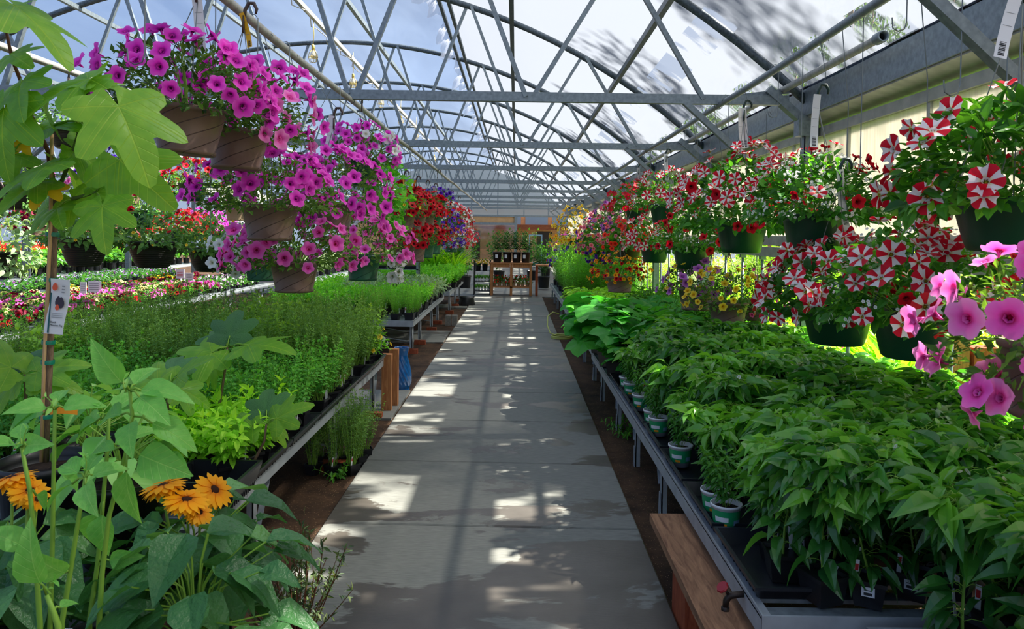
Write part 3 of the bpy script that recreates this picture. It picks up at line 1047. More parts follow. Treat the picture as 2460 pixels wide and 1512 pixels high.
tr0 = make_truss()
ORD = ['nearest', 'second', 'third', 'fourth', 'fifth', 'sixth', 'seventh', 'eighth', 'ninth', 'farthest']
for i, y in enumerate(TY):
    lab = 'grey steel arched roof truss, %s of the row spanning the aisle' % ORD[i]
    if i == 0:
        tr0.location = (0, y, 0); tr0['label'] = lab; tr0['group'] = 'arched roof trusses'
    else:
        dup(tr0, (0, y, 0), 0, 1, lab, 'arched roof trusses')
for i, y in enumerate(TY[3:7]):
    dup(tr0, (XL - XR - .1, y, 0), 0, 1, 'steel roof truss of the neighbouring house beyond the left posts, %s' % ['nearest one', 'second one', 'third one', 'farthest one'][i], 'trusses of the left house')

# ---- posts that carry the gutters


def post(name, x, y, label, grp):
    t = thing(name, label, 'post', (x, y, 0), 0, grp)
    g = G(); g.b2((-.055, -.05, 0), (.055, -.042, 2.8)); g.b2((-.055, .042, 0), (.055, .05, 2.8)); g.b2((-.012, -.042, 0), (.012, .042, 2.8)); g.b2((-.055, -.05, 0), (-.047, .05, 2.8))
    g.build('column', M['steel'], t)
    g = G(); g.b2((-.1, -.1, -.03), (.1, .1, .0)); g.build('base_plate', M['steel'], t)


for i, y in enumerate(TY[:8]):
    post('support_post', 2.64, y + .02, 'square galvanised support post under the right gutter, %s along the wall' % ORD[i], 'posts under the right gutter')
for i, y in enumerate(TY[2:8]):
    post('support_post', XL, y, 'tall grey channel post under the left gutter, %s one back' % ORD[i], 'posts under the left gutter')
# thin side wall pipes
tp = thing('sidewall_pipe', 'thin grey upright pipe along the open right side wall', 'pipe', (2.72, 2.5, 0), 0, 'thin upright pipes of the open side wall')
g = G(); g.tube([(0, 0, -.04), (0, 0, 1.55)], .016, 8); g.build('pipe', M['steel'], tp, True)
g = G(); g.b2((-.03, -.03, 1.46), (.03, .03, 1.5)); g.build('clamp', M['steel'], tp)
proto(tp)
for k in range(1, 24):
    dup(tp, (2.72, 2.5 + .72 * k, 0), 0, 1)

# ---- overhead pipes that carry the baskets
PIPES = {}
for nm, x, z, y0, y1, lab, mt in [('a', -1.52, 2.90, 2.0, 39, 'pale round pipe over the left edge of the aisle, baskets hang from it', 'steel_pale'),
                                  ('b', 1.82, 2.90, 1.0, 39, 'grey round pipe over the right bench with many wire hooks', 'steel'),
                                  ('c', -3.40, 2.90, 3.2, 39, 'pale pipe above the left bench carrying the black wicker planters', 'steel_pale'),
                                  ('d', -5.55, 2.90, 5.0, 39, 'pale pipe farthest to the left above the flower benches', 'steel_pale')]:
    t = thing('overhead_pipe', lab, 'pipe', (x, 0, z))
    r = .026
    g = G(); pts = [(0.006 * math.sin(y * 1.1), y, -.012 * math.sin(y * .86) ** 2) for y in np.linspace(y0, y1, 60)]
    g.tube(pts, r, 10); g.build('pipe', M[mt], t, True)
    yy = [y for y in TY if y0 < y < y1]
    for y in yy:
        g = G(); g.tube([(r * 1.5 * math.cos(a), y + .03, r * 1.5 * math.sin(a)) for a in np.linspace(0, 2 * PI, 12)], .004, 5); g.build('pipe_clip', M['wire'], t)
t = thing('rollup_tube', 'pale roll-up tube with an open end lying along the right eave', 'tube', (2.40, 0, 3.04))
g = G(); g.tube([(0, 5.0, 0), (0, 39, 0)], .03, 12, False); g.build('tube', M['steel_pale'], t, True)
g = G(); g.lathe([(.036, 0), (.04, .01), (.04, .09), (.036, .1), (.03, .1), (.028, 0), (.036, 0)], 16)
o = g.build('coupling', M['steel'], t, True); o.location = (0, 4.96, 0); o.rotation_euler = (-PI / 2, 0, 0)

# ---- string of caged bulbs under the ridge tube
xb, zb = -3.15, 1.7 + 3.28
t = thing('ridge_tube', 'bright square tube under the ridge with caged bulbs along it', 'steel tube', (xb, 0, zb))
g = G(); g.bar((0, 3, 0), (0, 39, 0), .055, .07); g.build('tube', M['steel_pale'], t)
t = thing('bulb_cord', 'twisted white cord looping along the ridge tube between caged bulbs', 'cord', (xb, 0, zb))
pts = []
for k in range(120):
    y = 8 + k * .2
    pts.append((.05 * math.sin(k * 1.3), y, -.06 - .08 * abs(math.sin(k * .21)) + .02 * math.sin(k * 2.7)))
g = G(); g.tube(pts, .007, 5); g.build('cord', M['cord'], t)
BUL = [(752, 130, 11.6), (848, 195, 14.5), (915, 245, 17.4), (963, 290, 20.5), (1000, 325, 23.6), (1043, 381, 28.8)]
bt = None
for i, (px, py, y) in enumerate(BUL):
    p = at(px, py, y)
    lab = 'bare bulb in a yellow wire cage under the ridge, %s of the string' % ['nearest', 'second', 'third', 'fourth', 'fifth', 'farthest'][i]
    if bt is None:
        bt = thing('caged_bulb', lab, 'light bulb', p, 0, 'caged bulbs under the ridge')
        g = G(); g.lathe([(.0, -.07), (.03, -.06), (.042, -.03), (.04, 0), (.02, .05), (.018, .07)], 12); g.build('bulb', M['bulb'], bt, True)
        g = G(); g.lathe([(.018, .06), (.024, .06), (.024, .13), (.01, .15), (0, .15)], 10); g.tube([(0, 0, .15), (0.01, 0, .3), (0, 0, zb - p.z)], .006, 5); g.build('socket', M['cage'], bt, True)
        g = G()
        for k in range(6):
            a = k * PI / 3
            g.tube([(r * math.cos(a), r * math.sin(a), z) for r, z in ((.02, .07), (.06, .02), (.075, -.05), (.05, -.12), (.0, -.13))], .004, 4)
        g.tube([(.074 * math.cos(a), .074 * math.sin(a), -.05) for a in np.linspace(0, 2 * PI, 16)], .004, 4)
        g.build('cage', M['cage'], bt)
        proto(bt)
    else:
        dup(bt, p, i, 1, lab)

# ---- far gable end
YE = 40.0
g = G()
xs = np.linspace(XL, XR, 41)
V = []
for x in xs:
    V += [[x, YE, 2.70], [x, YE, arch_z(x, RAD + .06)]]
g.raw(V, None, [[2 * i, 2 * i + 2, 2 * i + 3, 2 * i + 1] for i in range(40)])
structure('wall_back', g, M['film_gable'])
g = G()
g.b2((XL, YE - .05, 2.62), (XR + .1, YE + .05, 2.72)); g.b2((XL, YE - .08, 2.18), (-.05, YE - .02, 2.30))
structure('trim_13', g, M['steel'])
for i, x in enumerate([-8.0, -6.6, -5.2, -3.8, -2.4, -1.0, .4, 1.7]):
    g = G(); g.b2((x - .03, YE - .06, 2.7), (x + .03, YE - .01, arch_z(x))); structure('trim_%d' % (50 + i), g, M['steel'])
g = G(); g.b2((XL, YE, 2.30), (-.05, YE + .03, 2.62)); g.b2((XL, YE, 0), (-2.4, YE + .03, 2.2)); structure('wall_back_lower', g, M['tan'])
g = G(); g.b2((-.10, YE - .1, 0), (.05, YE + .05, 2.66)); g.b2((2.2, YE - .1, 0), (2.34, YE + .05, 2.66)); structure('door_1', g, M['steel'])
g = G(); g.b2((.05, YE + .25, 1.96), (2.3, YE + .4, 2.22)); o = g.build('rusty_beam', M['rust']); tag(o, 'rust brown beam across the far doorway under the gable', 'beam')
g = G(); g.b2((-2.4, YE, .9), (-.1, YE + .01, 2.2)); structure('window_1', g, M['glass'])
# sliding door frame in pale blue and yard beyond
t = thing('glazed_door', 'pale blue framed glass door standing in the far doorway', 'door', (.75, YE + .3, 0))
g = G(); g.b2((-.06, 0, 0), (0, .06, 1.7)); g.b2((.6, 0, 0), (.66, .06, 1.7)); g.b2((0, 0, 1.62), (.6, .06, 1.7)); g.b2((0, 0, .0), (.6, .06, .2)); g.build('door_frame', M['blue_frame'], t)
g = G(); g.b2((0, .02, .2), (.6, .03, 1.62)); g.build('pane', M['glass'], t)
# building across the yard
t = thing('yard_building', 'tan building with blue windows across the yard beyond the far door', 'building', (0, 50, 0))
g = G(); g.b2((-9, 0, 0), (9, .3, 2.6)); g.b2((-9, -.02, 2.6), (9, .3, 3.6)); g.build('wall', M['tan'], t)
for x in (-3.5, -1.2, .6, 2.4):
    g = G(); g.b2((x, -.06, 2.35), (x + 1.5, 0, 2.85)); w = g.build('window', M['blue_frame'], t)
g = G(); g.b2((-9, -.8, 2.05), (9, 0, 2.2)); g.build('awning', M['rust'], t)
for x0, x1 in ((-4, -2.4), (1.4, 2.4)):
    g = G(); g.b2((x0, -.05, 0), (x1, 0, 1.9)); g.build('doorway', M['black'], t)
# ------------------------------------------------------------------ plant shapes


def unit(v):
    return v / (np.linalg.norm(v, axis=-1, keepdims=True) + 1e-9)


def sphere_dirs(n, zmin=-.3, zmax=1.0):
    z = rng.uniform(zmin, zmax, n); a = rng.uniform(0, 2 * PI, n)
    r = np.sqrt(1 - z * z)
    return np.stack([r * np.cos(a), r * np.sin(a), z], 1)


def mound_points(u, rx, rz, droop, s, rpot):
    p = np.empty_like(u)
    p[:, 0] = u[:, 0] * rx; p[:, 1] = u[:, 1] * rx
    p[:, 2] = np.where(u[:, 2] > 0, u[:, 2] * rz, u[:, 2] * droop)
    p *= s[:, None]
    rh = np.linalg.norm(p[:, :2], axis=1)
    k = np.where((p[:, 2] < 0) & (rh < rpot * 1.08), rpot * 1.08 / (rh + 1e-6), 1)
    p[:, 0] *= k; p[:, 1] *= k
    return p


def mound_foliage(g, n, rx, rz, droop, rpot, T, size, base_z, zmin=-.35, tmean=.5, stems=30, lop=None):
    u = sphere_dirs(n, zmin)
    s = rng.uniform(.42, 1.0, n) ** .6
    if lop is not None:
        s = s * (1 + lop[2] * (u[:, 0] * lop[0] + u[:, 1] * lop[1]))
    p = mound_points(u, rx, rz, droop, s, rpot)
    d = unit(u * [1, 1, .55] + rng.normal(0, .45, (n, 3)) + [0, 0, .12])
    M_ = frames(d, unit(u + [0, 0, .8] + rng.normal(0, .3, (n, 3))))
    sz = size * rng.uniform(.65, 1.25, n)
    g.inst(T, M_ * sz[:, None, None], p + [0, 0, base_z], np.clip(rng.normal(tmean, .2, n), 0, 1))
    for i in range(stems):
        uu = sphere_dirs(1, zmin)[0]
        e = mound_points(uu[None], rx, rz, droop, np.array([.95]), rpot)[0]
        a = np.array([uu[0] * rpot * .4, uu[1] * rpot * .4, -.03])
        mid = (a + e) / 2 + [0, 0, .25 * rz]
        t = np.linspace(0, 1, 5)[:, None]
        pts = (1 - t) ** 2 * a + 2 * t * (1 - t) * mid + t * t * e + [0, 0, base_z]
        g.tube(pts, np.linspace(.0035, .0018, 5), 4, False, .5, 1)


def bloom_frames(n, rx, rz, droop, rpot, zmin, zmax, out=1.04, lop=None, bias=None):
    u = sphere_dirs(n * 3, zmin, zmax)
    if bias is not None:      # keep those that lie more towards a side
        w = u @ np.array(bias) + rng.normal(0, .5, len(u))
        u = u[np.argsort(-w)]
    # thin out: greedy spacing
    keep = []
    for v in u:
        if len(keep) >= n: break
        if all(np.dot(v, q) < .985 for q in keep[-60:]) or rng.random() < .25:
            keep.append(v)
    u = np.array(keep)
    s = rng.uniform(.93, 1.1, len(u)) * out
    if lop is not None:
        s = s * (1 + lop[2] * (u[:, 0] * lop[0] + u[:, 1] * lop[1]))
    p = mound_points(u, rx, rz, droop, s, rpot)
    nrm = unit(u * [1, 1, .75] + rng.normal(0, .32, u.shape) + [0, -.12, .05])
    x = unit(np.cross(nrm, rng.normal(0, 1, u.shape)))
    y = np.cross(nrm, x)
    return p, np.stack([x, y, nrm], 2)


POTS = {}


def pot_mesh(kind, r, h):
    key = (kind, round(r, 3), round(h, 3))
    if key in POTS:
        return POTS[key]
    g = G()
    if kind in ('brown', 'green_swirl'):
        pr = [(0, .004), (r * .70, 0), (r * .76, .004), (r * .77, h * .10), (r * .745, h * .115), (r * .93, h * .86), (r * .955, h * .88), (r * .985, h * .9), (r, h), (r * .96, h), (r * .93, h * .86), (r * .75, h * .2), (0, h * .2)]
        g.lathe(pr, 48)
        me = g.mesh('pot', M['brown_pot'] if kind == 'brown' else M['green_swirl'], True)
    elif kind == 'green':
        pr = [(0, .006), (r * .68, 0), (r * .74, .008), (r * .79, h * .2), (r * .80, h * .215), (r * .94, h * .8), (r * .99, h * .93), (r * 1.02, h * .94), (r * 1.02, h), (r * .97, h), (r * .93, h * .8), (r * .7, h * .2), (0, h * .2)]
        g.lathe(pr, 48)
        me = g.mesh('pot', M['green_pot'], True)
    elif kind in ('wicker', 'wicker_brown'):
        pr = [(0, .004), (r * .52, 0), (r * .62, .012), (r * .76, h * .3), (r * .88, h * .65), (r * .94, h * .92), (r * 1.03, h * .93), (r * 1.03, h), (r * .93, h), (r * .86, h * .65), (r * .55, h * .1), (0, h * .1)]
        g.lathe(pr, 48)
        me = g.mesh('pot', M[kind], True)
    elif kind == 'beige':
        pr = [(0, .004), (r * .7, 0), (r * .72, .01), (r * .93, h * .85), (r, h * .86), (r, h), (r * .95, h), (r * .9, h * .8), (0, h * .7)]
        g.lathe(pr, 32)
        me = g.mesh('pot', M['terracotta'], True)
    elif kind == 'nursery':
        pr = [(0, .004), (r * .78, 0), (r * .8, .01), (r * .95, h * .9), (r * 1.02, h * .905), (r * 1.03, h), (r * .98, h), (r * .94, h * .9), (r * .9, h * .8), (0, h * .8)]
        g.lathe(pr, 36)
        me = g.mesh('pot', M['black'], True)
    elif kind == 'square':
        for a, b, w0, w1 in ((0, h * .86, .74, .92), (h * .86, h, 1.0, 1.0)):
            V = []
            for z, w in ((a, w0), (b, w1)):
                V += [[-r * w, -r * w, z], [r * w, -r * w, z], [r * w, r * w, z], [-r * w, r * w, z]]
            for z, w in ((b, w1 * .92), (h * .8, .84)):
                V += [[-r * w, -r * w, z], [r * w, -r * w, z], [r * w, r * w, z], [-r * w, r * w, z]]
            F = [[3, 2, 1, 0]]
            for k in range(3):
                for q in range(4):
                    F.append([k * 4 + q, k * 4 + (q + 1) % 4, k * 4 + 4 + (q + 1) % 4, k * 4 + 4 + q])
            g.raw(V, None, F)
        me = g.mesh('pot', M['black'])
    elif kind == 'green_label':
        pr = [(0, .004), (r * .74, 0), (r * .92, h * .9), (r, h * .91), (r, h), (r * .94, h), (r * .88, h * .8), (0, h * .78)]
        g.lathe(pr, 28)
        # printed band: green with a white arc and an orange dot
        seg = 28
        for z0, z1, mi, a0, a1 in ((.22, .82, 1, 0, 2 * PI), (.42, .6, 2, 3.6, 4.6), (.26, .36, 3, 4.0, 4.5), (.3, .5, 4, 5.0, 5.6)):
            k = max(3, int(seg * (a1 - a0) / (2 * PI)))
            V = []
            for z in (z0, z1):
                rr = r * (.74 + .18 * z / .9) + .0012 * (1 if mi == 1 else 2)
                V += [[rr * math.cos(a), rr * math.sin(a), h * z] for a in np.linspace(a0, a1, k + 1)]
            g.raw(V, None, [[j, j + 1, k + 2 + j, k + 1 + j] for j in range(k)], .5, 0, mi)
        me = g.mesh('pot', [M['white'], M['green_card'], M['white'], M['orange_tag'], M['blue_frame']], True)
    POTS[key] = me
    return me


def soil_disc(r, square=False):
    key = ('soil', round(r, 3), square)
    if key not in POTS:
        g = G()
        if square:
            g.b2((-r, -r, -.01), (r, r, 0))
        else:
            g.lathe([(0, .004), (r * .5, .006), (r, 0), (r, -.01)], 20)
        POTS[key] = g.mesh('soil', M['soil_pot'], True)
    return POTS[key]


BLOOM = {}


def bloom_mesh(kind):
    if kind in BLOOM:
        return BLOOM[kind]
    g = G()
    one = (np.eye(3)[None], np.zeros((1, 3)))
    if kind in ('star', 'star_lo'):
        g.inst(PETUNIA_STAR if kind == 'star' else PETUNIA_STAR_LO, *one); mats = [M['star_red'], M['star_white'], M['star_eye']]
    elif kind in ('violet_star', 'violet_star_lo'):
        g.inst(PETUNIA_STAR_LO, *one); mats = [M['star_violet'], M['star_white'], M['star_eye']]
    elif kind.endswith('_bell'):
        g.inst(SMALL_BELL, *one); mats = [M[kind[:-5]]]
    elif kind.endswith('_flat'):
        g.inst(FLAT5, *one); mats = [M[kind[:-5]]]
    elif kind.endswith('_lo'):
        g.inst(PETUNIA_LO, *one); mats = [M[kind[:-3]]]
    elif kind == 'sunflower_bloom':
        for k in range(3):
            V, F4, m4, t = daisy_t(16, .12 + .22 * k)
            V = np.array(V) * [1, 1, 1] * (1 - .10 * k)
            c, s_ = math.cos(k * .2), math.sin(k * .2)
            V = V @ np.array([[c, -s_, 0], [s_, c, 0], [0, 0, 1]]).T
            g.raw(V, None, F4, t, 0, m4)
        g.inst(disc_t(14, .24, .12), *one)
        mats = [M['gold'], M['dark_disc']]
    else:
        g.inst(PETUNIA, *one); mats = [M[kind]]
    BLOOM[kind] = (g.mesh('flower', mats, True), mats)
    return BLOOM[kind]


BT = {'star': PETUNIA_STAR, 'star_lo': PETUNIA_STAR_LO, 'violet_star': PETUNIA_STAR_LO, 'violet_star_lo': PETUNIA_STAR_LO}


def bloom_template(kind):
    if kind in BT: return BT[kind]
    if kind.endswith('_bell'): return SMALL_BELL
    if kind.endswith('_flat'): return FLAT5
    return PETUNIA_LO


def price_tag_mesh(L=.17, w=.026, col='white'):
    key = ('tag', L, w, col)
    if key in POTS: return POTS[key]
    g = G()
    n = 8
    V = []
    for i in range(n + 1):
        u = i / n
        V += [[-w / 2, .03 * math.sin(u * 2.2), -L * u], [w / 2, .03 * math.sin(u * 2.2), -L * u]]
    V2 = [[x, y + .0012, z] for x, y, z in V]
    F = [[2 * i, 2 * i + 2, 2 * i + 3, 2 * i + 1] for i in range(n)]
    g.raw(V, None, F); g.raw(V2, None, [f[::-1] for f in F])
    for k in range(9):      # bar code near the lower end and a few printed rules
        u = .80 + .02 * k
        y = .03 * math.sin(u * 2.2)
        g.box((0, y - .0008, -L * u), (w * .5, .001, L * (.004 + .006 * (k * 7 % 3))), None, .5, 1)
    for u in (.25, .45, .6):
        g.box((0, .03 * math.sin(u * 2.2) - .0008, -L * u), (w * .7, .001, .0015), None, .5, 2)
    POTS[key] = g.mesh('price_tag', [M[col], M['ink'], M['grey_ink']])
    return POTS[key]


NB = [0]


def basket(label, loc, pot='brown', D=.34, H=.22, rx=.3, rz=.32, droop=.15, leafT=None, leafM='petunia_leaf', nleaf=620, lsize=.045,
           blooms=(), zmin=-.35, near=True, pipe_z=2.88, hang=.36, hook='hook_brown', tags=(), tilt=(0, 0), lop=None, filler=0, cluster=None, group=None, name='hanging_basket', pipe_x=None, tomato=False):
    """blooms: (kind, count, radius, zmin, zmax[, bias]); near baskets carry each bloom as a part of its own"""
    t = thing(name, label, 'hanging basket', loc, rng.uniform(0, 6.28) * 0, group)
    t.rotation_euler = (tilt[0], tilt[1], 0)
    r = D / 2
    p = obj('pot', pot_mesh(pot, r, H), t, (0, 0, 0), (0, 0, rng.uniform(0, 6.28)))
    obj('soil', soil_disc(r * .92), t, (0, 0, H * .93))
    g = G()
    mound_foliage(g, nleaf, rx, rz, droop, r, leafT or LEAF_LO, lsize, H, zmin, .5, 26, lop)
    g.build('foliage', [M[leafM], M['stem_green']], t)
    for b in blooms:
        kind, cnt, rad, z0, z1 = b[:5]
        bias = b[5] if len(b) > 5 else None
        P, F = bloom_frames(cnt, rx, rz, droop, r, z0, z1, 1.11, lop, bias)
        sz = rad * rng.uniform(.8, 1.2, len(P))
        if near:
            me, _ = bloom_mesh(kind)
            for q in range(len(P)):
                o = bpy.data.objects.new('flower', me); COL.objects.link(o); o.parent = t
                Mx = Matrix(F[q].tolist()).to_4x4() @ Matrix.Diagonal((sz[q], sz[q], sz[q] * rng.uniform(.7, 1.3), 1))
                o.matrix_local = Matrix.Translation((P[q][0], P[q][1], P[q][2] + H)) @ Mx
        else:
            g = G(); _, mats = bloom_mesh(kind)
            g.inst(bloom_template(kind), F * sz[:, None, None], P + [0, 0, H])
            g.build('blossoms', mats, t, True)
    if cluster:
        cx, cy, cz, ch, cv, kind, cnt, rad = cluster
        me, _ = bloom_mesh(kind)
        for q in range(cnt):
            u = sphere_dirs(1, -.9, 1)[0] * rng.uniform(.75, 1.0)
            nrm = unit((u * [1, 1, .6] + rng.normal(0, .25, 3) + [0, -.35, 0])[None])
            x = unit(np.cross(nrm, rng.normal(0, 1, (1, 3)))); F = np.stack([x, np.cross(nrm, x), nrm], 2)[0]
            sz = rad * rng.uniform(.8, 1.15)
            o = bpy.data.objects.new('flower', me); COL.objects.link(o); o.parent = t
            o.matrix_local = Matrix.Translation((cx + u[0] * ch, cy + u[1] * ch, cz + u[2] * cv)) @ Matrix(F.tolist()).to_4x4() @ Matrix.Diagonal((sz, sz, sz, 1))
        g = G(); u = sphere_dirs(90, -1, 1)
        g.inst(LEAF_LO, frames(u, [0, 0, 1.0]) * .035, u * rng.uniform(.2, .9, (90, 1)) * [ch, ch, cv] + [cx, cy, cz])
        for q in range(6):
            g.tube([(r * .9 * np.sign(cx), 0, H), (cx * .8, cy, max(cz + cv, H * .9)), (cx + rng.normal(0, .03), cy + rng.normal(0, .03), cz - cv * .6)], .002, 4, False, .5, 1)
        g.build('foliage', [M[leafM], M['stem_green']], t)
    if filler:
        P, F = bloom_frames(filler, rx * .95, rz * .95, droop, r, -.2, 1)
        g = G(); k = 5
        P2 = np.repeat(P, k, 0) + rng.normal(0, .014, (len(P) * k, 3)); F2 = np.repeat(F, k, 0)
        g.inst(FLAT5, F2 * .009, P2 + [0, 0, H])
        o = g.build('filler_blossoms', [M['white_petal']], t)
        o['label'] = 'tiny white filler flowers'
    # hanger: three wires up to a hook, then a long wire to the pipe
    top = H + hang + rz * .35
    g = G()
    a0 = rng.uniform(0, 2)
    for k in range(4):
        a = a0 + k * PI / 2
        g.tube([(r * .98 * math.cos(a), r * .98 * math.sin(a), H - .005), (r * .5 * math.cos(a), r * .5 * math.sin(a), (H + top) / 2), (0, 0, top)], .0022, 5)
    g.build('hanger_wire', M['wire'], t)
    g = G()
    g.bar((0, 0, top - .03), (0, 0, top + .06), .036, .008); g.tube([(0, 0, top + .05), (0, .0, top + .09), (.018, 0, top + .13), (.045, 0, top + .13), (.062, 0, top + .1), (.058, 0, top + .075)], [.009, .010, .0105, .0105, .009, .006], 8)
    g.build('hook', M[hook], t, True)
    wz = pipe_z - loc[2]
    if wz > top + .12:
        g = G()
        dx = (pipe_x - loc[0]) if pipe_x is not None else 0
        g.tube([(.035, 0, top + .118), (.03 + dx * .5, 0, (top + wz) / 2), (dx - .02, 0, wz), (dx, 0, wz + .035), (dx + .03, 0, wz)], .0026, 5)
        g.build('wire_hook', M['wire'], t)
    for k, c in enumerate(tags):
        o = obj('price_tag', price_tag_mesh(.32 if c == 'white' else .18, .044 if c == 'white' else .03, c), t, (-.012 - .02 * k, -.02, top + .07), (rng.uniform(-.25, .25), rng.uniform(-.3, .3), rng.uniform(-.5, .5)))
        if c != 'white': o['label'] = 'orange tag' if c == 'orange_tag' else 'yellow tag'
    NB[0] += 1
    return t


# ---------------------------------------------------------------- upright plants


def herb_foliage(stems=14, h=.26, spread=.09, T=None, size=.028, pairs=9, lean=.35, mats=None, r0=.03, tm=.5, top=.55, seg=4, droop=0, sway=.02):
    g = G()
    D = []; U = []; O = []; S = []; TT = []
    for i in range(stems):
        a = rng.uniform(0, 2 * PI); rr = r0 * math.sqrt(rng.random())
        b = np.array([rr * math.cos(a), rr * math.sin(a), 0])
        hh = h * rng.uniform(.65, 1.1)
        a2 = a + rng.normal(0, .5)
        e = b + np.array([math.cos(a2), math.sin(a2), 0]) * spread * rng.uniform(.3, 1.15) + [0, 0, hh * (1 - lean * rng.random() * .5)]
        mid = b + (e - b) * .45 + np.array([rng.normal(0, sway), rng.normal(0, sway), hh * .12])
        ts = np.linspace(0, 1, 6)[:, None]
        pts = (1 - ts) ** 2 * b + 2 * ts * (1 - ts) * mid + ts ** 2 * e
        g.tube(pts, np.linspace(.0024, .001, 6), seg if seg > 3 else 3, False, .5, 1)
        n = pairs
        tv = np.linspace(.22, 1, n) + rng.normal(0, .02, n)
        for k, u in enumerate(tv):
            u = min(max(u, 0), 1)
            p = (1 - u) ** 2 * b + 2 * u * (1 - u) * mid + u * u * e
            tg = unit((2 * (1 - u) * (mid - b) + 2 * u * (e - mid))[None])[0]
            for s_ in range(2):
                aa = k * PI / 2 + s_ * PI + i
                side = unit(np.cross(tg, [math.cos(aa), math.sin(aa), .1])[None])[0]
                d = side * (1.0 - .45 * (u > .93)) + tg * (.35 + .7 * (u > .93)) - np.array([0, 0, droop])
                D.append(d); U.append(tg); O.append(p); S.append(size * rng.uniform(.7, 1.2) * (1.0 - top * u * .6)); TT.append(np.clip(tm + .28 * (u - .5) + rng.normal(0, .14), 0, 1))
    D = np.array(D)
    g.inst(T or LEAF_LO, frames(D, np.array(U)) * np.array(S)[:, None, None], np.array(O), np.array(TT))
    return g


def pepper_foliage(h=.5, nl=70, L=.1, T=None, fork=.42, droopy=.5, spread=.16, flowers=0):
    g = G()
    D = []; U = []; O = []; S = []; TT = []
    tips = []

    def branch(a, d, ln, r, lev):
        n = 4
        pts = [a]
        dd = d.copy()
        for k in range(n):
            dd = unit((dd + rng.normal(0, .10, 3) + np.array([0, 0, .06]))[None])[0]
            pts.append(pts[-1] + dd * ln / n)
        g.tube(pts, np.linspace(r, r * .7, n + 1), 5, False, .5, 1)
        for k in range(1, n + 1):
            m = 1 if lev == 0 else (2 if k < n else 3)
            if lev == 0: m = 2
            for q in range(m):
                an = rng.uniform(0, 2 * PI)
                side = np.array([math.cos(an), math.sin(an), rng.uniform(-.1, .5)])
                pet = pts[k] + unit(side[None])[0] * L * rng.uniform(.25, .5)
                g.tube([pts[k], (pts[k] + pet) / 2 + [0, 0, .006], pet], .0013, 3, False, .6, 1)
                dr = side + np.array([0, 0, -droopy * rng.uniform(-.9, 1.7)])
                D.append(dr); U.append([rng.normal(0, .55), rng.normal(0, .55), 1]); O.append(pet); S.append(L * rng.uniform(.6, 1.25) * (.8 if lev >= 2 and k == n else 1)); TT.append(np.clip(.24 + .17 * lev + rng.normal(0, .17), 0, 1))
        if lev < 3:
            kk = 3 if lev == 0 else 2
            a0 = rng.uniform(0, 2 * PI)
            for q in range(kk):
                an = a0 + q * 2 * PI / kk + rng.normal(0, .3)
                nd = dd * .9 + np.array([math.cos(an), math.sin(an), 0]) * .6
                branch(pts[-1], unit(nd[None])[0], ln * (.62 if lev == 0 else .72) * rng.uniform(.75, 1.1), r * .66, lev + 1)
        else:
            tips.append(pts[-1])
    for q in range(10):
        an = rng.uniform(0, 2 * PI); z = rng.uniform(.03, .16)
        e_ = np.array([math.cos(an) * .045, math.sin(an) * .045, z])
        g.tube([(0, 0, z - .01), e_ * [.5, .5, 1.05], e_], .0013, 3, False, .6, 1)
        D.append([math.cos(an), math.sin(an), rng.uniform(-.7, .3)]); U.append([rng.normal(0, .4), rng.normal(0, .4), 1]); O.append(e_); S.append(L * rng.uniform(.7, 1.1)); TT.append(np.clip(.3 + rng.normal(0, .15), 0, 1))
    branch(np.zeros(3), np.array([rng.normal(0, .05), rng.normal(0, .05), 1.0]), h * fork, .005, 0)
    D = np.array(D); O = np.array(O)
    g.inst(T or PEPPER_LEAF, frames(D, np.array(U)) * np.array(S)[:, None, None], O, np.array(TT))
    P = O[rng.permutation(len(O))[:flowers]] if flowers else np.zeros((0, 3))
    return g, P


def squash_foliage(n=16, h=.26, r=.2, L=.13, T=None, tm=.5, low=.45):
    g = G()
    D = []; U = []; O = []; S = []; TT = []
    for i in range(n):
        a = rng.uniform(0, 2 * PI); rr = r * math.sqrt(rng.random())
        e = np.array([rr * math.cos(a), rr * math.sin(a), h * rng.uniform(low, 1.05) * (1 - .35 * rr / r)])
        g.tube([(0, 0, 0), e * [.4, .4, .75], e], [.004, .003, .0025], 4, False, .6, 1)
        D.append([math.cos(a), math.sin(a), rng.uniform(-.4, .15)]); U.append([rng.normal(0, .25), rng.normal(0, .25), 1]); O.append(e); S.append(L * rng.uniform(.6, 1.25) * 1.6); TT.append(np.clip(rng.normal(tm, .2), 0, 1))
    g.inst(T or SQUASH_LEAF, frames(np.array(D), np.array(U)) * np.array(S)[:, None, None], np.array(O), np.array(TT))
    return g


def blade_foliage(n=60, h=.4, spread=.2, w=1.0, tm=.5, T=None):
    g = G()
    a = rng.uniform(0, 2 * PI, n); k = rng.uniform(.1, 1, n)
    D = np.stack([np.cos(a) * k * spread / h, np.sin(a) * k * spread / h, np.ones(n)], 1)
    O = np.stack([np.cos(a) * k * .03, np.sin(a) * k * .03, np.zeros(n)], 1)
    F = frames(D, np.stack([-np.cos(a), -np.sin(a), np.full(n, .8)], 1))
    # the normal faces the middle, so that blades arch outwards
    F = F.copy(); S = h * rng.uniform(.6, 1.1, n)
    F = F * S[:, None, None]
    F[:, :, 0] *= w
    g.inst(T or BLADE, F, O, np.clip(rng.normal(tm, .2, n), 0, 1))
    return g


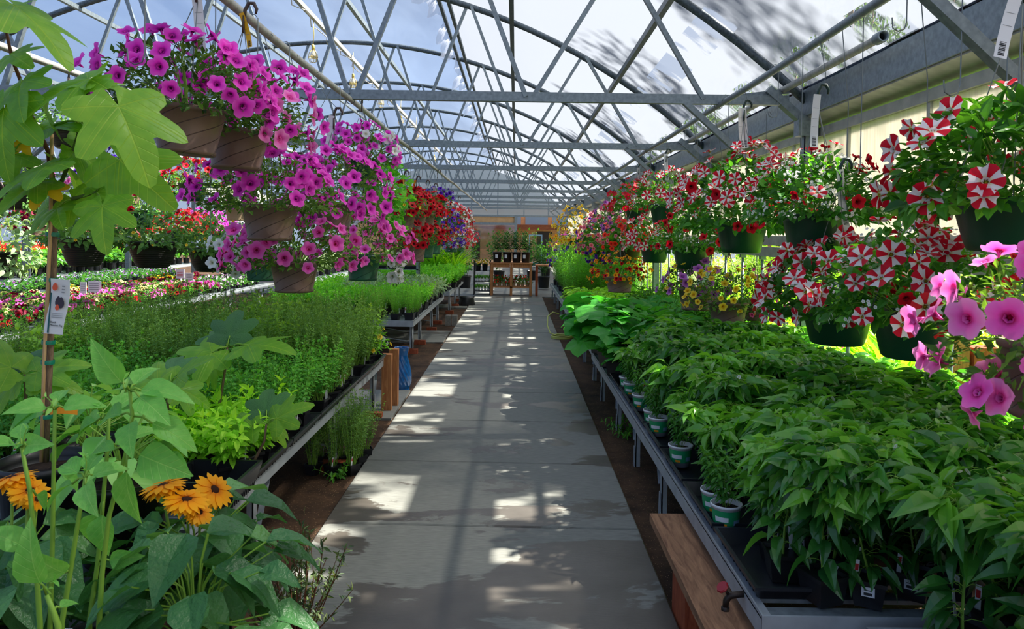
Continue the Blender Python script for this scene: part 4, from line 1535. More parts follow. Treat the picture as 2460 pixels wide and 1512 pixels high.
def potted(name, label, cat, foliage_mesh, pot='square', r=.055, h=.09, group=None, extra=(), square=True, label_stake=True):
    """a prototype potted plant: pot > ..., foliage, blossoms, plant_label"""
    t = thing(name, label, cat, (0, 0, -20), 0, group)
    obj('pot', pot_mesh(pot, r, h), t)
    obj('soil', soil_disc(r * .8, square), t, (0, 0, h * .84))
    obj('foliage', foliage_mesh, t, (0, 0, h * .82))
    for nm, me, loc in extra:
        obj(nm, me, t, loc)
    if label_stake:
        key = 'stake'
        if key not in POTS:
            g = G(); g.b2((-.008, -.0008, 0), (.008, .0008, .10), .5, 0); g.b2((-.006, -.0014, .06), (.006, -.0008, .085), .5, 1)
            POTS[key] = g.mesh('plant_label', [M['white'], M['red_card']])
        obj('plant_label', POTS[key], t, (-r * .7, -r * .75, h * .72), (.08, .05, .2))
    return proto(t)


def bedding_meshes(rx, rz, nleaf, lsize, T, leafM, kinds, nb, rad):
    g = G()
    mound_foliage(g, nleaf, rx, rz, .02, .02, T, lsize, 0, -.05, .5, 6)
    fol = g.mesh('foliage', [M[leafM], M['stem_green']])
    out = []
    for kind, n in zip(kinds, nb):
        P, F = bloom_frames(n, rx, rz, .02, .02, .1, 1, 1.1)
        g = G(); g.inst(bloom_template(kind), F * (rad * rng.uniform(.8, 1.2, len(P)))[:, None, None], P)
        out.append(g.mesh('blossoms', bloom_mesh(kind)[1], True))
    return fol, out


def place(protos, spots, labels=None, used=None):
    """first use moves the prototype itself, then copies"""
    used = used if used is not None else {}
    for i, (k, x, y, z, s_) in enumerate(spots):
        pr = protos[k]
        rz = rng.uniform(0, 2 * PI)
        if pr.name not in used:
            used[pr.name] = 1
            pr.location = (x, y, z); pr.rotation_euler = (0, 0, rz); pr.scale = (s_,) * 3
        else:
            dup(pr, (x, y, z), rz, s_)
    for pr in protos:
        if pr.name not in used:
            for c, gs in KIDS[pr.name]:
                for q in gs: bpy.data.objects.remove(q)
                bpy.data.objects.remove(c)
            bpy.data.objects.remove(pr)


def grid(x0, x1, y0, y1, dx, dy, jit=.25):
    out = []
    ny = max(1, int(round((y1 - y0) / dy))); nx = max(1, int(round((x1 - x0) / dx)))
    for j in range(ny):
        for i in range(nx):
            x = x0 + (i + .5) * (x1 - x0) / nx + rng.uniform(-jit, jit) * dx
            y = y0 + (j + .5) * (y1 - y0) / ny + rng.uniform(-jit, jit) * dy
            out.append((x, y))
    return out


# ---------------------------------------------------------------- benches


def bench(label, x0, x1, y0, y1, h, legs_y, edge, group=None, foot='cement', rail=.075):
    """edge = +1 when the aisle side is x1, -1 when it is x0"""
    t = thing('plant_bench', label, 'bench', ((x0 + x1) / 2, (y0 + y1) / 2, 0), 0, group)
    cx, cy = (x0 + x1) / 2, (y0 + y1) / 2

    def L(x, y, z): return (x - cx, y - cy, z)
    for xs, nm in ((x0, 'side_rail'), (x1, 'side_rail')):
        g = G(); k = .02 if xs == x0 else -.02
        g.b2(L(min(xs, xs + k * .3), y0, h - rail), L(max(xs, xs + k * .3), y1, h + .012)); g.b2(L(min(xs, xs + k * 2), y0, h - .006), L(max(xs, xs + k * 2), y1, h))
        g.build(nm, M['bench'], t)
    for ys in (y0, y1):
        g = G(); g.b2(L(x0, ys - .004, h - rail), L(x1, ys + .004, h + .01)); g.build('end_rail', M['bench'], t)
    g = G()
    for y in np.arange(y0 + .06, y1, .12):
        g.b2(L(x0 + .01, y - .03, h - .02), L(x1 - .01, y + .03, h - .005))
    g.build('bench_top', M['steel'], t)
    for y in legs_y:
        zl = .05 if foot else -.03
        for xs, sg in ((x0 + .05, 1), (x1 - .05, -1)):
            g = G(); g.b2(L(xs - .003, y - .03, zl), L(xs + .003, y + .03, h - .02)); g.b2(L(xs - .003, y - .03, zl), L(xs + .03 * sg if sg > 0 else xs + .003, y - .024, h - .02)) if sg > 0 else g.b2(L(xs - .03, y - .03, zl), L(xs + .003, y - .024, h - .02))
            V = [L(xs - .012 * sg, y - .035, zl), L(xs - .012 * sg, y + .035, zl), L(xs - .012 * sg, y + .018, zl + .15), L(xs - .012 * sg, y - .018, zl + .15)]
            V += [(a + .005, b, c) for a, b, c in V]
            g.raw(V, None, [[0, 1, 2, 3], [7, 6, 5, 4], [0, 4, 5, 1], [1, 5, 6, 2], [2, 6, 7, 3], [3, 7, 4, 0]])
            lg = g.build('leg', M['bench'], t)
            if not foot: continue
            g = G(); g.b2(L(xs - .085, y - .04, -.03), L(xs + .085, y + .04, .035)); f = g.build('foot_block', M[foot], lg)
            f.matrix_parent_inverse = Matrix()
        g = G(); g.bar(L(x0 + .06, y + .02, h - .05), L(x1 - .06, y + .02, .14), .035, .006); g.build('brace', M['bench'], t)
        xe = x1 - .05 if edge > 0 else x0 + .05
        g = G(); g.bar(L(xe, y + .03, .16), L(xe - .05 * edge, y + .42, h - .06), .03, .006); g.build('brace', M['bench'], t)
    return t


TRAY = {}


def tray_mesh(w=.28, l=.54, h=.06):
    key = (w, l, h)
    if key in TRAY: return TRAY[key]
    g = G()
    a, b = w / 2, l / 2
    k = .88
    t_ = .003
    V = [[-a * k, -b * k, 0], [a * k, -b * k, 0], [a * k, b * k, 0], [-a * k, b * k, 0], [-a, -b, h], [a, -b, h], [a, b, h], [-a, b, h]]
    e = .014
    V += [[-a - e, -b - e, h], [a + e, -b - e, h], [a + e, b + e, h], [-a - e, b + e, h], [-a - e, -b - e, h - .012], [a + e, -b - e, h - .012], [a + e, b + e, h - .012], [-a - e, b + e, h - .012]]
    F = [[0, 1, 2, 3]]
    for q in range(4):
        r_ = (q + 1) % 4
        F += [[q, 4 + q, 4 + r_, r_], [4 + q, 8 + q, 8 + r_, 4 + r_], [8 + q, 12 + q, 12 + r_, 8 + r_], [12 + q, q, r_, 12 + r_]]
    g.raw(V, None, F)
    for s_ in (-1, 1):     # moulded ribs on the long sides
        for yy in np.linspace(-b * .85, b * .85, 12):
            g.bar((s_ * a * .9, yy, .004), (s_ * a * 1.0, yy, h - .012), .008, .008)
    TRAY[key] = g.mesh('tray', M['tray'])
    return TRAY[key]
# ------------------------------------------------------------------ benches and what grows on them
HA, HR = .50, .38
bench('low grey steel bench crowded with dark green herbs left of the path', -3.6, -1.25, 2.35, 7.2, HA, [2.6, 3.75, 5.4, 6.9], 1, 'steel benches along the path', 'redwood')
bench('steel bench behind the blue vase, herbs on top, bricks under its feet', -3.55, -1.42, 10.45, 14.9, .46, [10.7, 11.6, 13.2, 14.2], 1, 'steel benches along the path', 'redwood')
bench('farthest steel bench left of the path, full of bright green parsley', -3.5, -1.36, 15.5, 19.5, .48, [16.1, 17.6, 19.0], 1, 'steel benches along the path', 'redwood')
bench('low steel bench of pepper plants with a long grey rail, right of the path', .87, 2.5, 2.57, 8.45, HR, [3.2, 4.6, 5.6, 6.6, 7.8], -1, 'steel benches along the path', None)
bench('nearest steel bench at the lower right corner, hidden under pepper leaves', 1.2, 2.5, 1.1, 2.5, HR, [1.4, 2.2], -1, 'steel benches along the path', None)
bench('steel bench of lime green seedlings beyond the peppers on the right', .9, 2.5, 8.55, 14.0, HR, [8.9, 10.2, 11.5, 12.8], -1, 'steel benches along the path', None)
bench('last steel bench on the right, under feathery plants by the wooden shelf', .93, 2.5, 14.1, 20.2, HR, [14.6, 16, 17.4, 18.8, 20], -1, 'steel benches along the path', None)
bench('flower bench of pansies and petunias beyond the herb bench on the left', -7.1, -5.15, 7.2, 15.6, .60, [7.5, 9.5, 11.5, 13.5, 15.2], 1, 'flower benches on the left')
bench('bench with purple flower packs at the foot of the left posts', -9.0, -7.7, 9.5, 18.0, .62, [10, 12, 14, 16, 17.7], 1, 'flower benches on the left')
bench('grey bench of leafy black pots and red salvia beyond the left posts', -13.6, -9.9, 14.6, 23.6, .66, [15, 18, 21, 23.3], 1, 'flower benches on the left')
bench('bench of grey green lavender at the back left beside the herb benches', -7.0, -4.6, 17.0, 24.5, .60, [17.4, 20, 22.5, 24], 1, 'flower benches on the left')

# ---- foliage meshes shared by the copies
FM = {}
OREG = leaf_t(2, .72, .5, .25, .25, 2.0)


def fm(key, g, *mats):
    FM[key] = g.mesh('foliage', list(mats)); return FM[key]


for i in range(4):
    fm('oreg%d' % i, herb_foliage(20, .34, .12, OREG, .036, 11, .3), M['oregano'], M['stem_green'])
    fm('thyme%d' % i, herb_foliage(26, .56, .13, LEAF_LO, .028, 16, .2, None, .04, .5, .4, 3), M['thyme'], M['stem_green'])
for i in range(2):
    fm('mint%d' % i, herb_foliage(13, .24, .11, LEAF, .062, 7, .3, None, .03, .55, .3), M['mint'], M['stem_green'])
    fm('parsley%d' % i, herb_foliage(26, .26, .17, OREG, .04, 8, .45, None, .02, .55, .1, 3, .1), M['parsley'], M['stem_green'])
    fm('balm%d' % i, herb_foliage(15, .44, .15, leaf_t(3, .6, .45, .25, .3), .055, 9, .3, None, .03, .55, .2), M['balm'], M['stem_green'])
    fm('sage%d' % i, herb_foliage(12, .25, .13, leaf_t(3, .36, .45, .2, .4), .085, 6, .35, None, .03, .5, .2), M['sage'], M['stem_green'])
    fm('rosem%d' % i, herb_foliage(26, .33, .10, leaf_t(2, .14, .4, .1, .2), .042, 13, .2, None, .05, .5, .3, 3), M['parsley'], M['stem_green'])
    fm('lav%d' % i, herb_foliage(26, .30, .14, leaf_t(2, .16, .4, .1, .2), .05, 10, .25, None, .05, .5, .2, 3), M['lavender'], M['stem_green'])
    fm('lime%d' % i, squash_foliage(34, .34, .17, .055, LEAF_ROUND), M['mint'], M['stem_green'])
    fm('squash%d' % i, squash_foliage(24, .42, .27, .125), M['squash'], M['stem_green'])
    fm('toma%d' % i, herb_foliage(9, .5, .2, leaf_t(3, .42, .35, .3, .5), .09, 9, .3, None, .03, .5, .2, 4, .3), M['star_leaf'], M['stem_green'])
    fm('feath%d' % i, herb_foliage(24, .72, .2, leaf_t(2, .2, .4, .1, .3), .07, 13, .25, None, .05, .5, .2, 3, .1), M['parsley'], M['stem_green'])
PEP = []
for i in range(4):
    g, P = pepper_foliage(.56, 70, .108, None, .34, .5, .16, 7)
    b = G()
    if len(P):
        b.inst(FLAT5, frames(rng.normal(0, 1, (len(P), 3)), [0, 0, 1.0]) * .014, P + [0, 0, -.01])
    PEP.append((g.mesh('foliage', [M['pepper'], M['stem_green']]), b.mesh('blossoms', [M['white_petal']])))

g = G(); g.b2((-.022, -.0565, .045), (.022, -.0535, .08), .5, 0); g.b2((-.014, -.0575, .05), (.014, -.056, .06), .5, 1); g.b2((-.014, -.0575, .067), (.012, -.056, .070), .5, 1)
STK = g.mesh('price_sticker', [M['white'], M['ink']])
USED = {}
P_oreg = [potted('oregano_plant', 'round leaved oregano plant in the dense herb rows on the near left bench', 'herb', FM['oreg%d' % i], 'square', .058, .095, 'oregano rows on the left bench') for i in range(4)]
P_thyme = [potted('thyme_plant', 'tall wispy thyme plant in the back rows of the near left bench', 'herb', FM['thyme%d' % i], 'square', .058, .095, 'thyme rows on the left bench') for i in range(4)]
P_mint = [potted('mint_plant', 'yellow green mint plant by the front corner of the near left bench', 'herb', FM['mint%d' % i], 'square', .058, .095, 'mint patch on the left bench') for i in range(2)]
P_pars = [potted('parsley_plant', 'bright green parsley plant on the benches behind the blue vase', 'herb', FM['parsley%d' % i], 'square', .065, .095, 'parsley behind the blue vase') for i in range(2)]
P_sage = [potted('sage_plant', 'grey green sage plant in the rows on the middle left bench', 'herb', FM['sage%d' % i], 'square', .065, .095, 'sage on the middle left bench') for i in range(2)]
P_rose = [potted('rosemary_plant', 'upright needle leaved rosemary plant at the front of the middle left bench', 'herb', FM['rosem%d' % i], 'square', .065, .095, 'rosemary on the middle left bench') for i in range(2)]
P_pep = [potted('pepper_plant', 'dark green pepper plant among the tall rows on the near right bench', 'pepper plant', PEP[i][0], 'square', .062, .10, 'pepper rows on the right bench', [('blossoms', PEP[i][1], (0, 0, .082)), ('price_sticker', STK, (0, 0, 0))]) for i in range(4)]
P_lime = [potted('basil_seedling', 'lime green broad leaved seedling in the sunlit rows beyond the squash leaves', 'seedling', FM['lime%d' % i], 'square', .06, .095, 'lime green seedlings on the second right bench') for i in range(2)]
P_squash = [potted('squash_plant', 'squash seedling with big round leaves spilling over the right bench edge', 'squash plant', FM['squash%d' % i], 'square', .062, .10, 'squash seedlings on the right bench') for i in range(2)]
P_toma = [potted('tomato_plant', 'tall leafy tomato plant in the middle of the second right bench', 'tomato plant', FM['toma%d' % i], 'square', .065, .10, 'tomato plants on the second right bench') for i in range(2)]
P_feath = [potted('cosmos_plant', 'feathery tall plant leaning over the last right bench near the wooden shelf', 'plant', FM['feath%d' % i], 'nursery', .075, .12, 'feathery plants on the last right bench', (), False) for i in range(2)]
P_lav = [potted('lavender_plant', 'grey green lavender plant on the back left bench', 'lavender', FM['lav%d' % i], 'nursery', .075, .12, 'lavender on the back left bench', (), False) for i in range(2)]


def spots(protos, pts, z, s0=.85, s1=1.15):
    return [(int(rng.integers(len(protos))), x, y, z, rng.uniform(s0, s1)) for x, y in pts]


A = grid(-3.52, -1.24, 3.45, 7.12, .165, .17)
so, st_, sm = [], [], []
for x, y in A:
    if y < 4.15 and x > -1.75: sm.append((x, y))
    elif y > 5.25 - .25 * math.sin(x * 2) or (x < -3.0 and y > 4.6): st_.append((x, y))
    elif y > 3.8 or x < -1.2: so.append((x, y))
P_balm = [potted('lemon_balm', 'yellow green lemon balm plant scattered among the wispy thyme on the left bench', 'herb', FM['balm%d' % i], 'square', .058, .095, 'lemon balm among the thyme') for i in range(2)]
bal = [p for p in st_ if rng.random() < (.3 if p[0] > -2.4 else .12)]
st_ = [p for p in st_ if p not in bal]
place(P_balm, spots(P_balm, bal, HA, .9, 1.25), used=USED)
place(P_oreg, spots(P_oreg, so, HA), used=USED)
place(P_thyme, spots(P_thyme, st_, HA, .8, 1.1), used=USED)
place(P_mint, spots(P_mint, sm, HA), used=USED)
B2 = grid(-3.45, -1.40, 10.55, 14.8, .24, .25)
place(P_rose, spots(P_rose, [p for p in B2 if p[1] < 11.6 and p[0] > -2.2], .46, .9, 1.2), used=USED)
place(P_sage, spots(P_sage, [p for p in B2 if p[1] > 12.2 and p[0] > -2.9], .46, 1, 1.3), used=USED)
B3 = grid(-3.4, -1.33, 15.6, 19.4, .27, .29)
place(P_pars, spots(P_pars, [p for p in B2 if not (p[1] < 11.6 and p[0] > -2.2) and not (p[1] > 12.2 and p[0] > -2.9)], .46, 1, 1.35)
      + spots(P_pars, B3, .48, 1.1, 1.5), used=USED)
# peppers: the aisle-side row stands in trays
TUBS = [(.955, y_) for y_ in (3.32, 3.5, 4.25, 4.9, 5.1, 5.6, 6.05, 6.3)]
RP = grid(1.0, 2.44, 2.62, 7.3, .17, .165, .3)
place(P_pep, spots(P_pep, [p for p in RP if not (p[1] > 6.4 and p[0] < 1.3) and all(abs(p[1] - t_[1]) > .13 or p[0] > t_[0] + .17 for t_ in TUBS)], HR + .004, .72, 1.18)
      + spots(P_pep, [(1.42, 2.33), (1.6, 2.42), (1.62, 2.2), (1.78, 2.36), (1.95, 2.42), (1.9, 2.2), (2.1, 2.4), (1.75, 2.05), (1.5, 2.12), (2.28, 2.42)], HR + .004, 1, 1.2), used=USED)
SQ = grid(.98, 1.75, 6.5, 9.7, .21, .27)
SQ = [p for p in SQ if p[1] > 6.9 or p[0] < 1.3]
place(P_squash, spots(P_squash, SQ, HR, .9, 1.25) + spots(P_squash, [(.96, 7.0), (.95, 7.45), (.97, 7.9), (.95, 8.3)], HR + .01, 1.35, 1.5), used=USED)
R2 = [p for p in grid(1.0, 2.42, 7.4, 13.9, .23, .25) if not (p[0] < 1.8 and p[1] < 9.7)]
place(P_lime, spots(P_lime, [p for p in R2 if p[0] < 1.75 or p[1] > 11.5], HR, .9, 1.2), used=USED)
place(P_toma, spots(P_toma, [p for p in R2 if not (p[0] < 1.75 or p[1] > 11.5)], HR, .8, 1.1), used=USED)
place(P_feath, spots(P_feath, grid(1.0, 2.42, 14.2, 20.1, .27, .3), HR, 1.0, 1.35), used=USED)
place(P_lav, spots(P_lav, grid(-6.9, -4.7, 17.1, 24.4, .3, .32), .60, .9, 1.25), used=USED)

# ---- trays along the rails
k = 0
for y in np.arange(2.95, 7.0, .6):
    o = obj('plant_tray', tray_mesh(), None, (1.03, y, HR + .001)); k += 1
    tag(o, 'black ribbed tray of pepper pots behind the long right rail', 'tray', 'trays along the right rail')
for y in np.arange(3.75, 7.1, .58):
    o = obj('plant_tray', tray_mesh(), None, (-1.345, y, HA + .013))
    tag(o, 'black ribbed tray of herb pots at the edge of the near left bench', 'tray', 'trays along the left bench edge')
t = obj('plant_tray', tray_mesh(.30, .30, .12), None, (-1.33, 3.3, HA + .013)); tag(t, 'deep empty black tray sticking out at the near corner of the left bench', 'tray')
# the big labelled tubs between the peppers
for i, (x_, y) in enumerate(TUBS):
    t = thing('tomato_seedling', 'seedling in a white pot printed green, %s along the right rail' % ['nearest of the row', 'second one back', 'third one back', 'fourth one back', 'fifth one back', 'sixth one back', 'seventh one back', 'farthest one'][i], 'seedling', (x_, y, HR + .015), 0, 'white and green pots along the right rail')
    obj('pot', pot_mesh('green_label', .07, .12), t); obj('soil', soil_disc(.058), t, (0, 0, .098))
    obj('foliage', FM['toma0'], t, (0, 0, .1)).scale = (.5, .5, .5)

# ---- bedding flowers on the left benches
LR = leaf_t(2, .55, .5, .2, .2)
def bed(key, kinds, nb, rad, rx=.11, rz=.12, nl=110, ls=.045, lm='star_leaf', T=None):
    return bedding_meshes(rx, rz, nl, ls, T or LR, lm, kinds, nb, rad)


KINDS_B = [('magenta petunia', 'petunia', ['hotpink_lo'], [13], .042, 'hot pink petunia in a pack on the first flower bench'),
           ('cream pansy', 'pansy', ['cream_flat', ], [14], .032, 'cream pansy with a dark face in the middle of the flower bench'),
           ('red petunia', 'petunia', ['burgundy_lo', 'red_lo'], [7, 3], .036, 'dark red petunia at the front of the flower bench'),
           ('violet pansy', 'pansy', ['burgundy_flat', 'lilac_flat'], [14, 5], .028, 'purple black pansy in the dark band on the flower bench'),
           ('yellow marigold', 'marigold', ['orange_bell', 'yellow_bell'], [10, 6], .03, 'orange yellow marigold at the back of the flower bench'),
           ('white alyssum', 'alyssum', ['white_petal_flat', 'lilac_flat'], [7, 6], .022, 'white and lilac alyssum at the far end of the flower bench'),
           ('lavender pansy', 'pansy', ['lavender_bloom_flat', 'lilac_flat'], [3, 2], .026, 'lavender pansy on the bench at the foot of the left posts')]
PB = []
for nm, cat, kinds, nb, rad, lab in KINDS_B:
    fol, bl = bed(nm, kinds, nb, rad)
    PB.append(potted(nm.split()[1] + '_plant', lab, cat, fol, 'square', .06, .075, lab + 's', [('blossoms', m_, (0, 0, .062)) for m_ in bl], True, False))
sp = []
for x, y in grid(-7.0, -5.22, 7.3, 15.5, .25, .25):
    u = (x + 5.22) / -1.78      # 0 at the aisle side
    v = u + .12 * math.sin(y * 1.9)
    if y > 13.2: k = 5 if v < .6 else (2 if v < .8 else 4)
    elif v < .22: k = 2 if math.sin(y * 3) < .4 else 0
    elif v < .40: k = 1
    elif v < .66: k = 0
    elif v < .8: k = 3 if y < 10 or y > 11.5 else 2
    else: k = 4 if math.sin(y * 2.2) > .2 else 1
    sp.append((k, x, y, .60, rng.uniform(.85, 1.2)))
for x, y in grid(-8.9, -7.8, 9.6, 17.8, .3, .3):
    sp.append((6, x, y, .62, rng.uniform(.85, 1.2)))
place(PB, sp, used=USED)
# ---- beyond the posts: salvia and leafy pots
g = herb_foliage(10, .34, .12, LEAF_ROUND_LO, .07, 6, .2)
for k in range(12):
    a = rng.uniform(0, 6.28); r_ = rng.uniform(0, .11)
    b0 = np.array([r_ * math.cos(a), r_ * math.sin(a), .26])
    n = 22
    u = rng.uniform(0, 1, n); aa = rng.uniform(0, 6.28, n)
    g.inst(LEAF_LO, frames(np.stack([np.cos(aa), np.sin(aa), .7 + 0 * aa], 1), [0, 0, 1.0]) * .034, b0 + np.stack([0 * u, 0 * u, u * .2], 1), None)
    g.m4[-1] = np.full_like(g.m4[-1], 2)
salv = g.mesh('foliage', [M['star_leaf'], M['stem_green'], M['scarlet']])
P_salv = [potted('salvia_plant', 'red flowering salvia in the row beyond the left posts', 'salvia', salv, 'nursery', .09, .15, 'red salvia beyond the left posts', (), False, False)]
leafy = squash_foliage(40, .38, .2, .075, HEART).mesh('foliage', [M['star_leaf'], M['stem_green']])
P_leafy = [potted('hydrangea_plant', 'leafy green plant in a black pot beyond the left posts', 'potted plant', leafy, 'nursery', .10, .17, 'leafy black pots beyond the left posts', (), False, False)]
G2 = grid(-13.4, -10.05, 14.8, 23.4, .42, .42)
place(P_salv, [(0, x, y, .66, rng.uniform(.9, 1.2)) for x, y in G2 if x < -11.5], used=USED)
place(P_leafy, [(0, x, y, .66, rng.uniform(.85, 1.15)) for x, y in G2 if x >= -11.5], used=USED)
# slanted price cards standing in the flower bench
for i, (px, py, y, s_) in enumerate([(227, 688, 10.7, .17), (200, 690, 10.4, .08), (433, 657, 13.4, .14), (455, 665, 13.2, .13)]):
    p = at(px, py, y)
    t = thing('price_card', ['wide white card leaning over the orange flowers', 'narrow white card beside the wide leaning card', 'white card with a red stripe above the pansies', 'pale blue card right of the striped card'][i] + ' on the left flower bench', 'sign', (p.x, p.y, .60), 0, 'cards on the flower bench')
    hgt = p.z - .60
    g = G(); g.b2((-s_ * .55, -.003, hgt - .09), (s_ * .55, .003, hgt + .07), .5, 0)
    for q in range(4):
        g.b2((-s_ * .4, -.005, hgt - .05 + .028 * q), (s_ * .35, -.003, hgt - .04 + .028 * q), .5, 1)
    c = g.build('card', [M['white'], M['grey_ink'] if i != 2 else M['red_card']], t)
    g = G(); g.b2((-.008, .004, 0), (.008, .008, hgt)); g.build('stake', M['white'], t)

# yellow violas at the end of the near bench, weeds on the soil
vf, vb = bedding_meshes(.12, .17, 90, .05, LR, 'parsley', ['yellow_flat', 'white_petal_flat'], [9, 4], .026)
P_vi = [potted('viola_plant', 'yellow and white viola at the far end of the near left bench', 'viola', vf, 'square', .06, .09, 'violas at the bench end', [('blossoms', m_, (0, 0, .075)) for m_ in vb])]
place(P_vi, [(0, -1.32, 7.08, HA + .013, 1.1), (0, -1.5, 7.1, HA, 1.2), (0, -1.36, 6.9, HA + .013, 1.0)], used=USED)
wd = herb_foliage(9, .10, .10, LEAF, .05, 4, .4).mesh('foliage', [M['star_leaf'], M['stem_green']])
for px, py, lab in ((1498, 1050, 'small green weed on the dark soil under the right rail'), (806, 1150, 'tiny grey weed on the brown soil left of the path'), (1480, 1030, 'little weed behind another under the right rail')):
    o = obj('weed', wd, None, at_z(px, py, -.03)); tag(o, lab, 'weed')
# ------------------------------------------------------------------ hanging baskets


def hb(label, px, pyb, y, **kw):
    p = at(px, pyb, y)
    return basket(label, tuple(p), **kw)


PIPL, PIPR = 2.885, 2.885
MAG = 'magenta'
# --- left row along the pale pipe
hb('nearest brown swirl pot of magenta petunias hanging top left', 447, 372, 3.4, pot='brown', D=.33, H=.21, rx=.36, rz=.30, droop=.12, nleaf=1150, lsize=.042,
   blooms=[(MAG, 66, .047, -.05, 1)], hang=.4, tags=('white',), tilt=(0, .07), pipe_x=-1.52, lop=(-1, 0, .12))
hb('second brown swirl pot of magenta petunias, tucked behind the nearest one', 567, 408, 4.0, pot='brown', D=.335, H=.21, rx=.33, rz=.36, droop=.16, nleaf=950, lsize=.042,
   blooms=[(MAG, 48, .047, -.1, 1), ('pink', 16, .05, -.4, .5, (1, -.3, -.2))], hang=.42, tags=('yellow_tag',), tilt=(0, .05), pipe_x=-1.52, lop=(1, 0, .15))
hb('brown swirl pot of magenta petunias in the middle of the left cluster', 648, 578, 4.56, pot='brown', D=.345, H=.215, rx=.42, rz=.30, droop=.14, nleaf=1300, lsize=.042,
   blooms=[(MAG, 70, .048, .05, 1)], hang=.45, tags=('orange_tag',), pipe_x=-1.52)
hb('brown pot of trailing magenta petunias half hidden behind the middle pot', 800, 552, 5.6, pot='brown', D=.32, H=.2, rx=.34, rz=.36, droop=.30, nleaf=950, lsize=.042,
   blooms=[(MAG, 70, .048, -.5, 1, (.5, -.5, 0))], hang=.45, tags=('white',), pipe_x=-1.52, lop=(1, 0, .15))
hb('lowest brown swirl pot of pink petunias in the left cluster', 707, 702, 5.1, pot='brown', D=.335, H=.21, rx=.40, rz=.30, droop=.16, nleaf=1100, lsize=.044,
   blooms=[('hotpink', 66, .05, -.2, 1)], hang=.5, pipe_x=-1.52)
hb('green swirl pot of pink petunias with white blooms trailing right', 872, 674, 7.3, pot='green_swirl', D=.355, H=.25, rx=.46, rz=.36, droop=.22, nleaf=800, lsize=.052,
   blooms=[('hotpink', 64, .056, -.2, 1), ('white_petal', 5, .05, .5, 1)], cluster=(.33, -.05, .11, .10, .17, 'white_petal', 15, .055), hang=.5, pipe_x=-1.52)
hb('dark green pot of magenta and white petunias above the trailing geranium', 868, 448, 6.9, pot='green', D=.33, H=.24, rx=.33, rz=.32, droop=.1, nleaf=560, lsize=.045,
   blooms=[(MAG, 56, .046, -.1, 1), ('white_petal', 8, .046, .1, .8, (.8, -.6, 0))], hang=.36, pipe_x=-1.52)
hb('beige pot of leafy trailing ivy geranium behind the magenta cluster', 915, 517, 8.6, pot='beige', D=.25, H=.22, rx=.30, rz=.40, droop=.55, leafT=GERANIUM_LEAF, leafM='geranium_leaf', nleaf=560, lsize=.062,
   blooms=[('yellow_bell', 6, .02, -.5, 0, (1, 0, -.3))], zmin=-.9, hang=.4, lop=(1, 0, .3), pipe_x=-1.52)
hb('green pot of white petunias drooping left below the magenta pots', 628, 674, 6.2, pot='green_swirl', D=.30, H=.2, rx=.32, rz=.24, droop=.3, nleaf=480, lsize=.045,
   blooms=[('white_petal', 14, .05, -.3, .6, (-1, -.4, -.1))], cluster=(-.20, -.04, .20, .12, .19, 'white_petal', 26, .05), zmin=-.5, hang=.4, lop=(-1, 0, .2), pipe_x=-1.52)
RZ = [10.0, 11.2, 12.4, 13.6]
for i, y in enumerate(RZ):
    px = 1240 - 1.5 * 1800 / y
    o_ = ['nearest', 'second', 'third', 'farthest'][i]
    hb('red petunias in a brown pot, upper tier over the path edge, %s of the four' % o_, px, 560 - 3 * i, y, pot='brown' if i < 3 else 'green_swirl', D=.32, H=.28, rx=.30, rz=.34, droop=.14, nleaf=300, lsize=.05,
       blooms=[('red_lo', 44, .058, -.2, 1)], near=False, hang=.3, tags=('orange_tag',) if i in (0, 1) else ('white',), group='red petunia baskets, upper tier', pipe_x=-1.52)
    hb('red petunias in a hanging pot, lower tier over the path edge, %s of the four' % o_, px, 638 - 9 * i, y + .2, pot='brown' if i < 2 else 'green_swirl', D=.32, H=.30, rx=.30, rz=.30, droop=.14, nleaf=300, lsize=.05,
       blooms=[('red_lo', 40, .058, -.2, 1)], near=False, hang=.3, group='red petunia baskets, lower tier', pipe_x=-1.52)
hb('small green pot of violet petunias hanging high behind the red rows', 1050, 506, 14.2, pot='green_swirl', D=.34, H=.2, rx=.30, rz=.22, droop=.1, nleaf=260, lsize=.05, blooms=[('purple_lo', 46, .046, -.1, 1)], near=False, pipe_x=-1.52)
hb('ball of violet lobelia hanging beyond the red petunias', 1066, 592, 15.4, pot='green_swirl', D=.34, H=.2, rx=.42, rz=.5, droop=.25, nleaf=280, lsize=.05, blooms=[('purple_flat', 190, .034, -.6, 1), ('lavender_bloom_flat', 50, .03, -1, -.1)], near=False, zmin=-.7, pipe_x=-1.52)
for i, (px, pyb, y) in enumerate([(1082, 545, 16.6), (1084, 606, 16.9), (1100, 550, 18.6), (1102, 604, 19.0), (1116, 590, 21)]):
    hb('pink and white striped petunia basket far along the left pipe, %s' % ['upper near one', 'lower near one', 'upper far one', 'lower far one', 'last one'][i], px, pyb, y, pot='green_swirl', D=.34, H=.2, rx=.36, rz=.32, droop=.2, nleaf=240, lsize=.055,
       blooms=[('star_lo', 60, .045, -.4, 1), ('coral_lo', 20, .04, -.4, 1), ('white_petal_lo', 56, .035, -.4, 1)], near=False, group='striped baskets far along the left pipe', pipe_x=-1.52)
